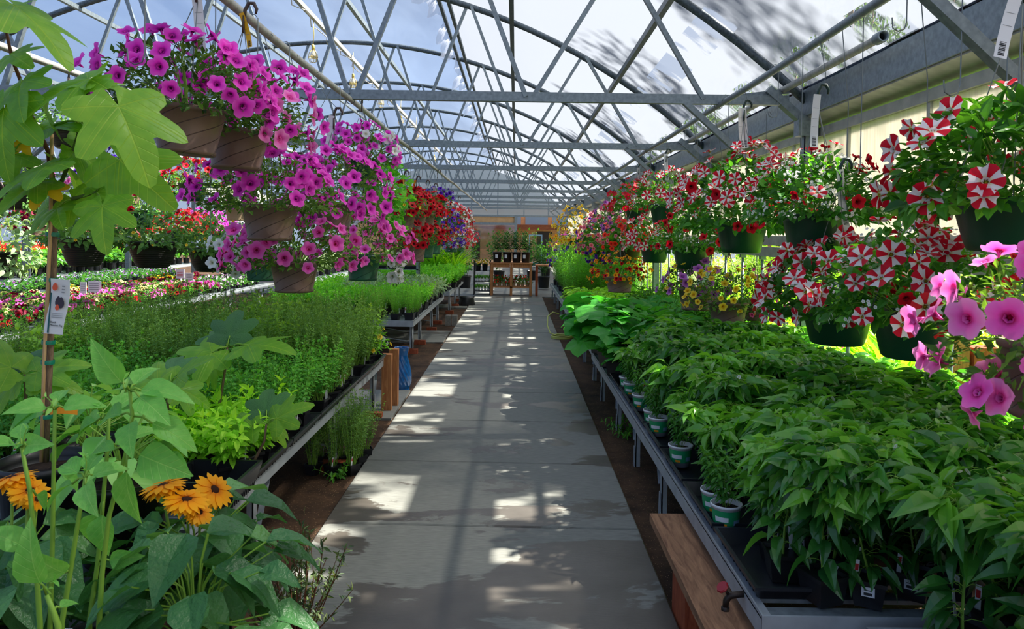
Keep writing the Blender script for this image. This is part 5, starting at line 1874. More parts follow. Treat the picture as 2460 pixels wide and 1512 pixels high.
# --- the second and third pipe on the left
TL = leaf_t(3, .5, .4, .25, .5)
for i, (px, pyb, y, D, lab) in enumerate([(203, 640, 5.8, .36, 'black wicker planter of trailing tomato, left one beside the fig stake'),
                                          (368, 644, 6.2, .40, 'black wicker planter of trailing tomato, middle one of the three'),
                                          (505, 653, 6.8, .40, 'black wicker planter of trailing tomato, right one beside white petunias')]):
    hb(lab, px, pyb, y, pot='wicker', D=D, H=.22, rx=.30, rz=.27, droop=.12, leafT=TL, leafM='tomato', nleaf=430, lsize=.06, blooms=[('yellow_flat', 14, .014, -.2, 1)], zmin=-.5, near=False, hang=.5, group='black wicker planters', pipe_x=-3.4)
hb('black wicker planter with grey green tomato leaves at the left edge behind the fig leaves', 40, 505, 7.4, pot='wicker', D=.42, H=.24, rx=.36, rz=.3, droop=.4, leafT=TL, leafM='tomato', nleaf=430, lsize=.07, near=False, zmin=-.8, pipe_x=-5.55)
hb('dark wicker planter of trailing leaves above the fig tree branches', 165, 358, 7.6, pot='wicker', D=.38, H=.2, rx=.36, rz=.3, droop=.1, leafT=TL, leafM='tomato', nleaf=400, lsize=.06, near=False, pipe_x=-5.55)
hb('grey leaved trailing plant hanging at the left picture edge over the salvia', -10, 660, 6.6, pot='wicker', D=.36, H=.2, rx=.36, rz=.34, droop=.3, leafT=TL, leafM='sage', nleaf=420, lsize=.07, near=False, zmin=-.8, pipe_x=-5.55)
hb('green pot of red and striped petunias hanging left of the magenta cluster', 463, 484, 8.9, pot='green', D=.33, H=.21, rx=.30, rz=.30, droop=.1, nleaf=300, lsize=.05, blooms=[('star_lo', 26, .042, .35, 1), ('red_lo', 16, .042, -.2, .6)], near=False, pipe_x=-3.4)
hb('basket of red petunias between the fig leaves and the green pot', 395, 500, 9.4, pot='green', D=.30, H=.2, rx=.32, rz=.32, droop=.25, leafM='star_leaf', nleaf=360, lsize=.055, blooms=[('red_lo', 40, .04, -.3, 1)], near=False, pipe_x=-3.4)
hb('brown pot of violet and white striped petunias behind the big fig leaf', 305, 492, 9.0, pot='brown', D=.34, H=.24, rx=.36, rz=.46, droop=.1, nleaf=340, lsize=.05, blooms=[('violet_star_lo', 60, .045, -.2, 1)], near=False, pipe_x=-5.55, lop=(1, 0, .2))
hb('dark green pot of red petunias low behind the fig leaf', 330, 548, 8.2, pot='green', D=.34, H=.2, rx=.36, rz=.3, droop=.2, leafM='star_leaf', nleaf=360, lsize=.055, blooms=[('red_lo', 34, .042, -.3, 1)], near=False, pipe_x=-3.4)
hb('basket of burgundy petunias behind the fig trunk', 92, 572, 11.5, pot='brown', D=.34, H=.2, rx=.4, rz=.3, droop=.2, nleaf=240, lsize=.055, blooms=[('burgundy_lo', 60, .045, -.3, 1)], near=False, pipe_x=-5.55)
hb('basket of pink and violet flowers seen between the fig leaves', 205, 470, 10.5, pot='brown', D=.34, H=.2, rx=.34, rz=.3, droop=.2, nleaf=240, lsize=.055, blooms=[('pink_lo', 40, .04, -.3, 1), ('purple_lo', 14, .04, -.3, 1)], near=False, pipe_x=-5.55)
for i, (px, pyb, y, ks) in enumerate([(415, 582, 12.5, 'star_lo'), (452, 580, 13.8, 'star_lo'), (487, 572, 15, 'magenta_lo'), (520, 570, 16.5, 'magenta_lo'), (545, 575, 17.5, 'white_petal_lo'), (262, 590, 13, 'coral_lo')]):
    hb(['red and white petunia basket left of the far magenta ones', 'red and white petunia basket right of its twin', 'magenta basket far back above the wicker planters', 'magenta basket next to the far white one', 'white petunia basket far back beside the brown middle pot', 'coral petunia basket far back behind the fig stake'][i] + ' in the far left row', px, pyb, y,
       pot='green', D=.34, H=.2, rx=.42, rz=.34, droop=.2, nleaf=240, lsize=.06, blooms=[(ks, 90, .045, -.2, 1)], near=False, group='far left row of baskets', pipe_x=-5.55)
hb('pale ribbed pot of white petunias behind the brown middle pot', 566, 530, 9.5, pot='beige', D=.28, H=.22, rx=.3, rz=.24, droop=.15, nleaf=240, lsize=.05, blooms=[('white_petal_lo', 34, .045, -.3, 1)], near=False, pipe_x=-3.4)

# --- right row
SL = leaf_t(3, .55, .45, .25, .3)
hb('nearest green pot of red and white striped petunias at the right edge', 2440, 605, 2.7, pot='green', D=.42, H=.19, rx=.40, rz=.37, droop=.12, leafT=SL, leafM='star_leaf', nleaf=1050, lsize=.075,
   blooms=[('star', 62, .054, -.25, 1)], hang=0.6, hook='hook_green', tags=('white',), pipe_x=1.82)
hb('green pot of striped and plain red petunias with pale filler, third on the right pipe', 1780, 608, 6.0, pot='green', D=.40, H=.23, rx=.52, rz=.56, droop=.14, leafT=SL, leafM='star_leaf', nleaf=1250, lsize=.072,
   blooms=[('star', 92, .055, .2, 1), ('red', 24, .042, -.3, .5)], hang=0.66, hook='hook_green', tags=('white', 'white'), filler=30, pipe_x=1.82)
hb('green pot with white filler and small red petunias, beside the tall wall column', 1957, 608, 4.5, pot='green', D=.39, H=.23, rx=.38, rz=.36, droop=.13, leafT=SL, leafM='star_leaf', nleaf=1050, lsize=.062,
   blooms=[('red', 34, .036, -.2, 1, (1, -.2, 0)), ('star', 10, .045, .2, 1, (-1, 0, .3))], hang=0.52, hook='hook_green', tags=('white',), filler=130, pipe_x=1.82)
hb('lower green pot of striped petunias in front of the wall column', 2010, 826, 4.2, pot='green', D=.38, H=.20, rx=.40, rz=.36, droop=.16, leafT=SL, leafM='star_leaf', nleaf=950, lsize=.066,
   blooms=[('star', 80, .056, -.25, 1)], hang=0.58, hook='hook_green', tags=('white',), filler=22, pipe_x=1.82)
hb('large lower green pot of striped and red petunias, second from the right edge', 2195, 860, 3.4, pot='green', D=.37, H=.21, rx=.40, rz=.38, droop=.12, leafT=SL, leafM='star_leaf', nleaf=1000, lsize=.066,
   blooms=[('star', 46, .054, -.1, 1, (-1, -.5, 0)), ('red', 18, .042, -.3, 1, (1, -.2, 0))], hang=0.46, hook='hook_green', tags=('white',), filler=60, pipe_x=1.82)
hb('green pot of white filler and red petunias hanging over the seedlings', 1660, 646, 7.7, pot='green', D=.385, H=.23, rx=.38, rz=.36, droop=.14, leafT=SL, leafM='star_leaf', nleaf=760, lsize=.065,
   blooms=[('red', 26, .044, -.25, 1), ('star', 8, .05, .5, 1)], hang=.45, hook='hook_green', filler=60, pipe_x=1.82)
hb('green pot of striped petunias left of the white filler pot, lower tier', 1572, 631, 9.8, pot='green', D=.38, H=.23, rx=.40, rz=.38, droop=.14, leafT=SL, leafM='star_leaf', nleaf=420, lsize=.07,
   blooms=[('star', 36, .056, -.2, 1)], hang=.45, hook='hook_green', filler=30, pipe_x=1.82)
hb('green pot of striped petunias in the upper tier, left one of the upper pair', 1532, 540, 11.2, pot='green', D=.38, H=.24, rx=.42, rz=.40, droop=.14, leafT=SL, leafM='star_leaf', nleaf=400, lsize=.07,
   blooms=[('star_lo', 70, .055, -.1, 1)], near=False, hang=.4, hook='hook_green', tags=('white',), pipe_x=1.82)
hb('green pot of striped petunias in the upper tier, right one of the upper pair', 1597, 537, 9.1, pot='green', D=.38, H=.23, rx=.40, rz=.40, droop=.14, leafT=SL, leafM='star_leaf', nleaf=420, lsize=.07,
   blooms=[('star', 40, .055, -.1, 1)], hang=.4, hook='hook_green', tags=('white',), filler=60, pipe_x=1.82)
hb('brown wicker pot of scarlet geraniums over the right bench', 1508, 632, 12.0, pot='wicker_brown', D=.44, H=.27, rx=.42, rz=.42, droop=.2, leafT=GERANIUM_LEAF, leafM='star_leaf', nleaf=320, lsize=.085, blooms=[('scarlet_flat', 90, .045, -.3, 1, (.6, -.5, 0)), ('coral_flat', 50, .04, -.2, 1)], near=False, hook='hook_green', pipe_x=1.82)
hb('brown wicker pot of pink geraniums and violet trailers over the right bench', 1452, 629, 14.2, pot='wicker_brown', D=.46, H=.27, rx=.48, rz=.6, droop=.3, leafT=GERANIUM_LEAF, leafM='star_leaf', nleaf=340, lsize=.085, blooms=[('coral_flat', 100, .045, -.3, 1), ('orange_flat', 40, .04, -.5, .5), ('purple_flat', 40, .04, -1, 0, (-1, 0, -.5))], near=False, zmin=-.6, hook='hook_green', tags=('white',), pipe_x=1.82)
hb('basket of fuchsia and violet blooms above the pink geraniums', 1470, 568, 13.2, pot='green', D=.34, H=.2, rx=.36, rz=.36, droop=.2, leafM='star_leaf', nleaf=360, lsize=.07, blooms=[('lilac_flat', 44, .045, -.4, 1), ('coral_flat', 30, .045, .2, 1)], near=False, hook='hook_green', tags=('white',), pipe_x=1.82)
hb('big ball of yellow petunias hanging far along the right pipe', 1384, 592, 19.0, pot='green', D=.4, H=.2, rx=.58, rz=.72, droop=.3, nleaf=260, lsize=.07, blooms=[('yellow_lo', 120, .055, -.5, 1), ('orange_lo', 14, .05, -.3, 1)], near=False, hook='hook_green', pipe_x=1.82)
hb('pink and orange mixed basket right of the yellow ball', 1426, 604, 16.6, pot='green', D=.4, H=.2, rx=.34, rz=.6, droop=.3, nleaf=260, lsize=.07, blooms=[('coral_lo', 60, .05, -.5, 1), ('purple_lo', 30, .05, -.5, 1), ('orange_lo', 24, .05, -.5, .5)], near=False, hook='hook_green', pipe_x=1.82)
hb('small pink and yellow basket farthest along the right pipe', 1362, 608, 24.0, pot='green', D=.4, H=.24, rx=.5, rz=.4, droop=.3, nleaf=240, lsize=.08, blooms=[('hotpink_lo', 40, .055, -.3, 1), ('yellow_lo', 30, .05, -.3, 1)], near=False, hook='hook_green', pipe_x=1.82)
hb('dark basket of violet petunias low beyond the geraniums', 1365, 650, 18.5, pot='green', D=.4, H=.2, rx=.5, rz=.34, droop=.25, nleaf=260, lsize=.08, blooms=[('purple_lo', 40, .05, -.4, 1), ('red_lo', 20, .04, -.4, 1)], near=False, hook='hook_green', pipe_x=1.82)
hb('brown pot of golden and red calibrachoa low beside the wall post', 1488, 702, 10.6, pot='brown', D=.42, H=.22, rx=.40, rz=.30, droop=.2, nleaf=360, lsize=.05, blooms=[('orange_bell', 90, .03, -.3, 1), ('red_bell', 40, .03, -.4, .8)], near=False, pipe_x=1.82)
hb('brown pot of lilac and purple petunias low over the sunlit seedlings', 1672, 745, 7.6, pot='brown', D=.38, H=.22, rx=.34, rz=.26, droop=.18, nleaf=420, lsize=.05, blooms=[('lilac', 34, .045, -.2, 1), ('yellow_bell', 20, .026, -.2, 1, (-1, 0, 0))], near=True, pipe_x=1.82)
hb('brown pot of soft yellow petunias low beside the lilac ones', 1748, 782, 6.9, pot='brown', D=.38, H=.22, rx=.36, rz=.28, droop=.2, nleaf=460, lsize=.05, blooms=[('yellow', 52, .034, -.3, 1)], near=True, pipe_x=1.82)
hb('pot of bright magenta calibrachoa beside the yellow petunias, right side', 1815, 770, 7.2, pot='brown', D=.3, H=.2, rx=.34, rz=.34, droop=.3, nleaf=320, lsize=.045, blooms=[('hotpink_bell', 70, .026, -.5, 1, (.8, -.2, 0))], near=False, zmin=-.7, pipe_x=2.4)
hb('pink petunias hanging close by at the lower right picture edge', 2530, 1005, 1.9, pot='brown', D=.26, H=.2, rx=.22, rz=.19, droop=.2, nleaf=950, lsize=.034, blooms=[('pink', 17, .046, -.9, 1, (-1, -.1, 0)), ('hotpink', 10, .043, -.5, 1, (-1, -.1, .2))], zmin=-.8, hang=.4, lop=(-1, 0, .3), pipe_x=1.82)

# ---- empty wire hooks on the pipes


def wire(label, px, py, y, L, pipe_x, grp):
    t = thing('hanging_hook', label, 'hook', (pipe_x, y, 2.9), 0, grp)
    g = G()
    g.tube([(-.03, 0, -.01), (-.015, 0, .028), (.012, 0, .034), (.03, 0, .01), (.03, 0, -L), (.02, 0, -L - .035), (-.01, 0, -L - .045), (-.035, 0, -L - .03), (-.04, 0, -L + .02)], .003, 5)
    g.build('wire', M['wire'], t, True)
    return t


for i, y in enumerate([2.85, 3.15, 3.6, 4.05, 4.9, 5.35, 6.6, 7.2, 8.3, 9.3, 10.4, 11.6, 12.8, 14.5, 16]):
    wire('long empty wire hook on the right pipe between the basket hangers', 0, 0, y, [.9, .55, .16, .8, .7, .3][i % 6], 1.82, 'empty wire hooks on the right pipe')
for i, y in enumerate([3.0, 3.7, 4.3, 4.9, 6.3, 7.8, 8.4, 9.2, 10.5, 11.8, 13, 15]):
    wire('long empty wire hook on the pale left pipe between the basket hangers', 0, 0, y, [.5, .3, .7, .6][i % 4], -1.52, 'empty wire hooks on the left pipe')
for i, y in enumerate([5.2, 6.9, 8.0, 9.4, 10.6, 12]):
    wire('empty wire hook on the pipe over the left herb bench', 0, 0, y, [.5, .3, .7, .6][i % 4], -3.4, 'empty wire hooks over the herb bench')
# ------------------------------------------------------------------ fig tree in the left foreground


def tube_obj(name, pts, r, mat, parent, seg=8):
    g = G(); g.tube(pts, r, seg); return g.build(name, mat, parent, True)


LEAFME = {}


def leaf_obj(parent, T, key, mat, base, tip, up, size=None, name='leaf', width=1.0):
    if (key, mat) not in LEAFME:
        g = G(); g.inst(T, np.eye(3)[None], np.zeros((1, 3)), [.5]); LEAFME[(key, mat)] = g.mesh('leaf', M[mat], True)
    o = bpy.data.objects.new(name, LEAFME[(key, mat)]); COL.objects.link(o); o.parent = parent
    d = Vector(tip) - Vector(base); L = size or d.length
    F = frames(np.array([list(d)]), np.array([up], float))[0]
    o.matrix_local = Matrix.Translation(Vector(base) - parent.location) @ Matrix(F.tolist()).to_4x4() @ Matrix.Diagonal((L * width, L, L, 1))
    return o


YF = 2.8
pb = at(112, 1105, YF)
fig = thing('fig_tree', 'young potted fig tree with big lobed leaves tied to a bamboo stake, left foreground', 'tree', (pb.x, YF, HA))
RP_ = lambda px, py, y: Vector(at(px, py, y)) - fig.location
obj('pot', pot_mesh('nursery', .165, .33), fig); obj('soil', soil_disc(.15), fig, (0, 0, .28))
tube_obj('trunk', [RP_(108, 1110, YF), RP_(112, 1000, YF), RP_(119, 860, YF), RP_(126, 700, YF), RP_(130, 560, YF), RP_(131, 470, YF), RP_(122, 400, YF)], [.014, .0135, .013, .0125, .012, .011, .009], M['bark'], fig)
tube_obj('stake', [RP_(99, 1110, YF - .03), RP_(106, 870, YF - .03), RP_(121, 560, YF - .03), RP_(125, 322, YF - .03)], .0065, M['stake'], fig)
for py in (563, 672, 822, 870, 1000):
    px = 126 - (py - 560) * .036
    c = RP_(px, py, YF - .012)
    g = G(); g.lathe([(.0225, -.008), (.0235, 0), (.0225, .008)], 14)
    o = g.build('tape', M['teal_tape'], fig, True, c); o.rotation_euler = (0, .05, 0); o['label'] = 'teal green tie tape'
br = {'a': [(136, 466, 2.8), (169, 384, 2.75), (198, 291, 2.68), (212, 205, 2.6)], 'b': [(122, 420, 2.8), (116, 364, 2.8), (76, 281, 2.75), (50, 195, 2.7), (30, 145, 2.68), (2, 15, 2.62)],
      'c': [(128, 455, 2.8), (100, 430, 2.74), (62, 395, 2.7), (30, 370, 2.66)], 'd': [(133, 492, 2.8), (175, 478, 2.72), (232, 462, 2.66)], 'e': [(130, 470, 2.8), (100, 440, 2.9), (60, 420, 3.0)]}
for k, P in br.items():
    tube_obj('branch', [RP_(*p) for p in P], np.linspace(.009, .005, len(P)), M['twig'] if k in 'b' else M['stem_dark'], fig, 6)
FL = [  # base px, tip px, depth of base, depth of tip, size, up
    ((285, 256), (398, 478), 2.45, 2.35, .275, (.5, -.75, .5), 'fig'), ((36, 14), (242, 152), 2.5, 2.45, .28, (.5, -.22, .85), 'fig'), ((212, 190), (60, 236), 2.6, 2.5, .24, (0, -.5, 1), 'fig'),
    ((52, 198), (20, 262), 2.6, 2.45, .20, (-.3, -1, .4), 'fig'), ((25, 132), (72, 142), 2.65, 2.5, .15, (.2, -1, .5), 'fig'), ((246, 496), (240, 600), 2.55, 2.45, .17, (.1, -1, .35), 'fig'),
    ((288, 384), (396, 482), 2.62, 2.6, .24, (-.5, -.7, .7), 'fig'), ((138, 500), (132, 546), 2.7, 2.55, .13, (0, -1, .4), 'fig'), ((122, 394), (-4, 440), 2.6, 2.5, .22, (0, -.2, 1), 'fig'),
    ((92, 438), (18, 470), 2.7, 2.6, .17, (-.2, -.9, .5), 'fig'), ((126, 302), (92, 258), 2.7, 2.6, .13, (0, -1, .4), 'fig'), ((128, 305), (206, 284), 2.7, 2.6, .16, (0, -.6, 1), 'fig'),
    ((116, 446), (72, 486), 2.7, 2.6, .12, (.1, -1, .4), 'fig_yellow'), ((60, 338), (62, 378), 2.7, 2.66, .075, (0, -1, .2), 'fig_yellow'), ((30, 346), (46, 352), 2.72, 2.7, .05, (0, -1, .4), 'fig_yellow'),
    ((214, 205), (225, 150), 2.6, 2.5, .13, (0, -.8, .6), 'fig'), ((214, 200), (300, 192), 2.6, 2.55, .14, (0, -.3, 1), 'fig'), ((0, 30), (78, 8), 2.6, 2.5, .15, (0, -.7, .6), 'fig'),
    ((200, 300), (250, 350), 2.66, 2.75, .16, (0, -.7, .8), 'fig'), ((160, 400), (200, 440), 2.78, 2.9, .16, (.2, -.8, .6), 'fig'), ((30, 372), (-20, 390), 2.66, 2.6, .18, (0, -.8, .6), 'fig'),
    ((10, 260), (-12, 380), 2.55, 2.5, .24, (-.2, -1, .3), 'fig'), ((64, 300), (10, 330), 2.75, 2.8, .2, (0, -.7, .8), 'fig'), ((175, 478), (215, 520), 2.72, 2.7, .13, (0, -1, .5), 'fig'),
    ((115, 500), (60, 520), 2.8, 2.85, .14, (0, -.9, .6), 'fig'), ((180, 360), (235, 395), 2.74, 2.8, .16, (.1, -.7, .7), 'fig'), ((90, 320), (60, 300), 2.78, 2.86, .16, (0, -.9, .6), 'fig'), ((232, 462), (300, 430), 2.66, 2.7, .15, (.1, -.5, 1), 'fig')]
for b, tp_, y0_, y1_, s_, up, mt in FL:
    B_ = at(b[0], b[1], y0_); T_ = at(tp_[0], tp_[1], y1_)
    leaf_obj(fig, FIG_LEAF, 'fig', mt, B_, T_, up, s_ / 1.02)
    # the petiole runs back towards the nearest branch point
    best = min((Vector(at(*p)) for P in br.values() for p in P), key=lambda v: (v - B_).length)
    if (best - B_).length < .5:
        mid = (best + B_) / 2 + Vector((0, 0, .01))
        tube_obj('petiole', [best - fig.location, mid - fig.location, B_ - fig.location], .003, M['stem_green'], fig, 5)
# the hanging care tag with its picture and words
c = at(138, 737, YF - .06)
tg = thing('plant_tag', 'white hanging care tag with fig pictures tied to the fig stake', 'tag', c)
tg.rotation_euler = (0, .09, .12)
k = YF / 1800
w_, h_ = 42 * k, 130 * k
g = G()
n = 10
V = []
for i in range(n + 1):
    z = h_ / 2 - h_ * i / n
    bx = .004 * math.sin(i / n * 5)
    for y in (0, .0012):
        V += [[-w_ / 2 + bx, y + bx, z], [w_ / 2 + bx, y + bx, z]]
F = []
for i in range(n):
    a = i * 4
    F += [[a, a + 4, a + 5, a + 1], [a + 2, a + 3, a + 7, a + 6], [a, a + 2, a + 6, a + 4], [a + 1, a + 5, a + 7, a + 3]]
g.raw(V, None, F); g.build('card', M['white'], tg)


def flat(name, pts, mat, parent, y=-.006):
    g = G(); V = [[x, y, z] for x, z in pts] + [[x, y + .0006, z] for x, z in pts]; n = len(pts)
    F3 = [[0, i, i + 1] for i in range(1, n - 1)]
    g.raw(V, F3 + [[n, n + i + 1, n + i] for i in range(1, n - 1)], [[i, n + i, n + (i + 1) % n, (i + 1) % n] for i in range(n)])
    return g.build(name, mat, parent)


def drop(cx, cz, rx, rz, neck=1.5, n=20):
    return [(cx + rx * math.sin(a) * (1 - .45 * max(0, math.cos(a)) ** 2), cz + rz * math.cos(a) * (neck if math.cos(a) > 0 else 1)) for a in np.linspace(0, 2 * PI, n, endpoint=False)]


M['fig_print'] = plain('dark printed fig', (60, 52, 68), .6); M['fig_flesh'] = plain('printed fig flesh', (226, 92, 60), .6); M['teal_print'] = plain('teal printed band', (28, 92, 98), .6)
flat('printed_fig', drop(-.012, .070, .0095, .012), M['fig_flesh'], tg); flat('printed_fig', drop(.013, .012, .012, .017), M['fig_print'], tg, -.0066); flat('printed_fig', drop(.003, .016, .010, .016), M['fig_print'], tg, -.0062)
flat('printed_fig', drop(.002, -.004, .007, .009), M['fig_flesh'], tg, -.0072)
flat('printed_band', [(-.024, .05), (-.020, .05), (-.018, -.097), (-.024, -.097)], M['teal_print'], tg, -.0075)
for z in (.074, .062, .052):
    flat('printed_rule', [(.012, z), (.022, z), (.022, z + .005), (.012, z + .005)], M['grey_ink'], tg, -.0062)
for z in (-.026, -.033, -.040):
    flat('printed_rule', [(-.014, z), (.024, z), (.024, z + .002), (-.014, z + .002)], M['grey_ink'], tg, -.0075)
for s_, z in (('Black', -.060), ('Mission Fig', -.071)):
    cu = bpy.data.curves.new('lettering', 'FONT'); cu.body = s_; cu.size = .0098; cu.extrude = .0004; cu.materials.append(M['ink'])
    tmp = obj('lettering_curve', cu); bpy.context.view_layer.update()
    me = bpy.data.meshes.new_from_object(tmp.evaluated_get(bpy.context.evaluated_depsgraph_get())); bpy.data.objects.remove(tmp)
    o = obj('lettering', me, tg, (-.017, -.0082, z), (PI / 2, 0, 0))
# orange pot tag below
p0 = at(150, 990, YF - .05)
t = thing('plant_tag', 'orange plastic loop tag at the foot of the fig trunk', 'tag', p0)
g = G(); V = []
for i in range(9):
    u = i / 8
    V += [[-.045 + .1 * u, -.02 * math.sin(u * PI), -.012 + .01 * math.sin(u * 3)], [-.045 + .1 * u, -.02 * math.sin(u * PI), .016 + .008 * math.sin(u * 3)]]
g.raw(V, None, [[2 * i, 2 * i + 2, 2 * i + 3, 2 * i + 1] for i in range(8)]); V2 = [[x, y + .0015, z] for x, y, z in V]; g.raw(V2, None, [[2 * i + 1, 2 * i + 3, 2 * i + 2, 2 * i] for i in range(8)]); g.build('band', M['orange_tag'], t)

# ---- smaller figs in the herb bench


def young_fig(label, px, py, y, stem_px, leaves):
    b = at(px, py, y)
    t = thing('fig_sapling', label, 'sapling', (b.x, y, HA))
    obj('pot', pot_mesh('nursery', .075, .13), t); obj('soil', soil_disc(.066), t, (0, 0, .108))
    P = [Vector((0, 0, .1))] + [Vector(at(*q)) - t.location for q in stem_px]
    tube_obj('stem', P, np.linspace(.009, .005, len(P)), M['bark'], t, 6)
    top = Vector(at(*stem_px[-1]))
    for tp_, dy, s_, up in leaves:
        T_ = Vector(at(tp_[0], tp_[1], y + dy)); B_ = top + (T_ - top) * .42
        tube_obj('petiole', [top - t.location, (top + B_) / 2 + Vector((0, 0, .012)) - t.location, B_ - t.location], .003, M['stem_green'], t, 5)
        leaf_obj(t, FIG_LEAF, 'fig', 'crinkle' if dy > .08 else 'fig', B_, T_, up, s_)
    return t


young_fig('young fig sapling with a bare brown stem rising from the herbs', 520, 1120, 3.9, [(505, 1060, 3.9), (529, 963, 3.9), (543, 874, 3.9), (546, 834, 3.9)],
          [((668, 822), -.1, .26, (0, -.3, 1)), ((458, 868), -.1, .24, (0, -.6, .8)), ((560, 772), .1, .2, (0, -.6, .8)), ((520, 790), .15, .2, (0, -.6, .8)), ((480, 930), .05, .16, (0, -.6, .8))])
young_fig('forked fig sapling near the corner of the left bench', 575, 1190, 3.55, [(590, 1150, 3.55), (635, 1060, 3.5), (640, 1020, 3.5)],
          [((700, 985), -.05, .17, (0, -.6, .8)), ((640, 940), .1, .17, (0, -.8, .7)), ((590, 985), .1, .16, (0, -.7, .7)), ((560, 1030), -.05, .15, (0, -.7, .7)), ((690, 1040), .05, .13, (0, -.7, .7))])
young_fig('small fig sapling between the tall sunflower seedlings and the herbs', 400, 1130, 3.4, [(405, 1050, 3.4), (402, 960, 3.4), (408, 925, 3.4)],
          [((450, 880), -.05, .2, (0, -.5, .9)), ((340, 905), .05, .2, (0, -.6, .8)), ((420, 850), .2, .18, (0, -.6, .8)), ((470, 950), .05, .16, (0, -.6, .8))])
young_fig('low fig sapling spreading leaves left of the fig stake', 60, 1080, 3.3, [(62, 1010, 3.3), (62, 930, 3.3), (60, 900, 3.3)],
          [((-20, 860), -.05, .22, (0, -.5, .9)), ((130, 880), .05, .2, (0, -.6, .8)), ((40, 850), .15, .18, (0, -.6, .8)), ((-10, 950), .0, .18, (0, -.6, .8)), ((170, 925), .02, .16, (0, -.6, .8))])

# ---- the low front stand with sunflowers
bench('low front stand under the sunflower pots at the lower left', -2.3, -.98, 1.70, 2.28, .30, [1.85, 2.15], 1, 'steel benches along the path')
ZS = .30


def seedling(label, base_px, stem, pairs, rs=.008):
    """stem = list of (px, py, y); pairs = leaf tips (px, py, node index, dy, size)"""
    b = at(stem[0][0], stem[0][1], stem[0][2])
    t = thing('sunflower_seedling', label, 'sunflower', (b.x, b.y, ZS), 0, 'tall sunflower seedlings')
    obj('pot', pot_mesh('nursery', .085, .22), t); obj('soil', soil_disc(.074), t, (0, 0, .185))
    P = [Vector((0, 0, .18))] + [Vector(at(*q)) - t.location for q in stem]
    tube_obj('stem', P, np.linspace(rs, rs * .6, len(P)), M['stem_green'], t, 8)
    for q in pairs:
        px, py, node, dy, s_ = q[:5]
        up = q[5] if len(q) > 5 else (0, -.6, .8)
        N_ = Vector(at(*stem[node])); T_ = Vector(at(px, py, stem[node][2] + dy)); B_ = N_ + (T_ - N_) * .30
        tube_obj('petiole', [N_ - t.location, (N_ + B_) / 2 + Vector((0, 0, .008)) - t.location, B_ - t.location], .003, M['stem_green'], t, 5)
        leaf_obj(t, HEART, 'heart', 'sunflower', B_, T_, up, max(s_ * .86, .5 * (T_ - B_).length), 'leaf', rng.uniform(.72, .98))
    g = herb_foliage(1, .05, .01, LEAF, .03, 2, .1)
    o = g.build('foliage', [M['sunflower'], M['stem_green']], t, False, Vector(at(*stem[-1])) - t.location)
    g = G(); g.b2((-.012, -.001, .15), (.012, .001, .275)); g.build('plant_label', M['white'], t, False, (-.02, -.07, 0))


seedling('sunflower seedling with a bare stem and two top leaves, leftmost of the tall ones', 0, [(96, 1500, 1.95), (85, 1330, 1.95), (72, 1180, 1.95), (52, 1075, 1.95)],
         [(5, 1060, 3, -.05, .1), (92, 1062, 3, -.08, .1, (0, -1, .5)), (45, 1010, 3, .05, .08), (-10, 1275, 1, -.05, .12), (120, 1215, 2, .05, .09)])
seedling('tall straight sunflower seedling just right of the fig trunk', 0, [(120, 1500, 2.1), (126, 1300, 2.1), (129, 1130, 2.1), (132, 985, 2.1)],
         [(60, 975, 3, -.05, .11), (200, 965, 3, .0, .12), (150, 925, 3, .08, .1), (40, 1020, 3, .05, .1), (190, 1160, 2, .05, .1)])
seedling('tallest sunflower seedling with broad pale leaves at its top, in front of the herbs', 0, [(238, 1500, 2.0), (245, 1380, 2.0), (262, 1240, 2.0), (305, 1080, 2.0), (318, 1000, 2.0), (312, 940, 2.0)],
         [(245, 868, 5, -.05, .15, (-.2, -.8, .6)), (402, 935, 5, .0, .15, (.1, -.5, .9)), (392, 990, 5, -.08, .13), (230, 990, 4, .05, .13), (300, 1060, 4, -.1, .12, (0, -1, .3)), (410, 1125, 3, -.05, .16, (-.4, -.8, .5)), (205, 1085, 3, .02, .14, (0, -.4, 1)), (480, 1060, 4, .0, .15, (.1, -.6, .8)), (300, 1262, 3, -.06, .16, (-.3, -.9, .4)), (270, 920, 5, .08, .12), (350, 890, 5, .06, .12)])
seedling('slanting sunflower seedling with a heart shaped leaf cluster, second from the left', 0, [(148, 1500, 1.9), (168, 1380, 1.9), (190, 1240, 1.9), (205, 1150, 1.9)],
         [(205, 1200, 3, -.07, .11, (0, -1, .3)), (262, 1125, 3, .02, .09), (150, 1110, 3, .03, .1), (228, 1090, 3, .06, .1), (100, 1195, 3, .0, .11, (0, -.2, 1)), (130, 1370, 1, -.04, .12, (0, -1, .3))])
seedling('low sunflower seedling bent to the left with one large round leaf', 0, [(140, 1505, 1.8), (128, 1470, 1.8), (112, 1430, 1.8)],
         [(58, 1330, 2, -.06, .17, (0, -1, .25)), (180, 1440, 1, .05, .06)], .009)
seedling('sunflower seedling with drooping leaves behind the tallest one', 0, [(215, 1490, 2.15), (235, 1350, 2.15), (248, 1200, 2.15), (258, 1080, 2.15), (262, 1000, 2.15)],
         [(210, 1310, 2, .0, .15, (0, -1, .3)), (240, 1330, 2, -.05, .13, (0, -1, .4)), (320, 1040, 3, .02, .13), (190, 1020, 4, .03, .13), (300, 960, 4, .04, .12), (330, 1340, 1, -.02, .1, (0, -1, .3)), (150, 1050, 4, .02, .12)])


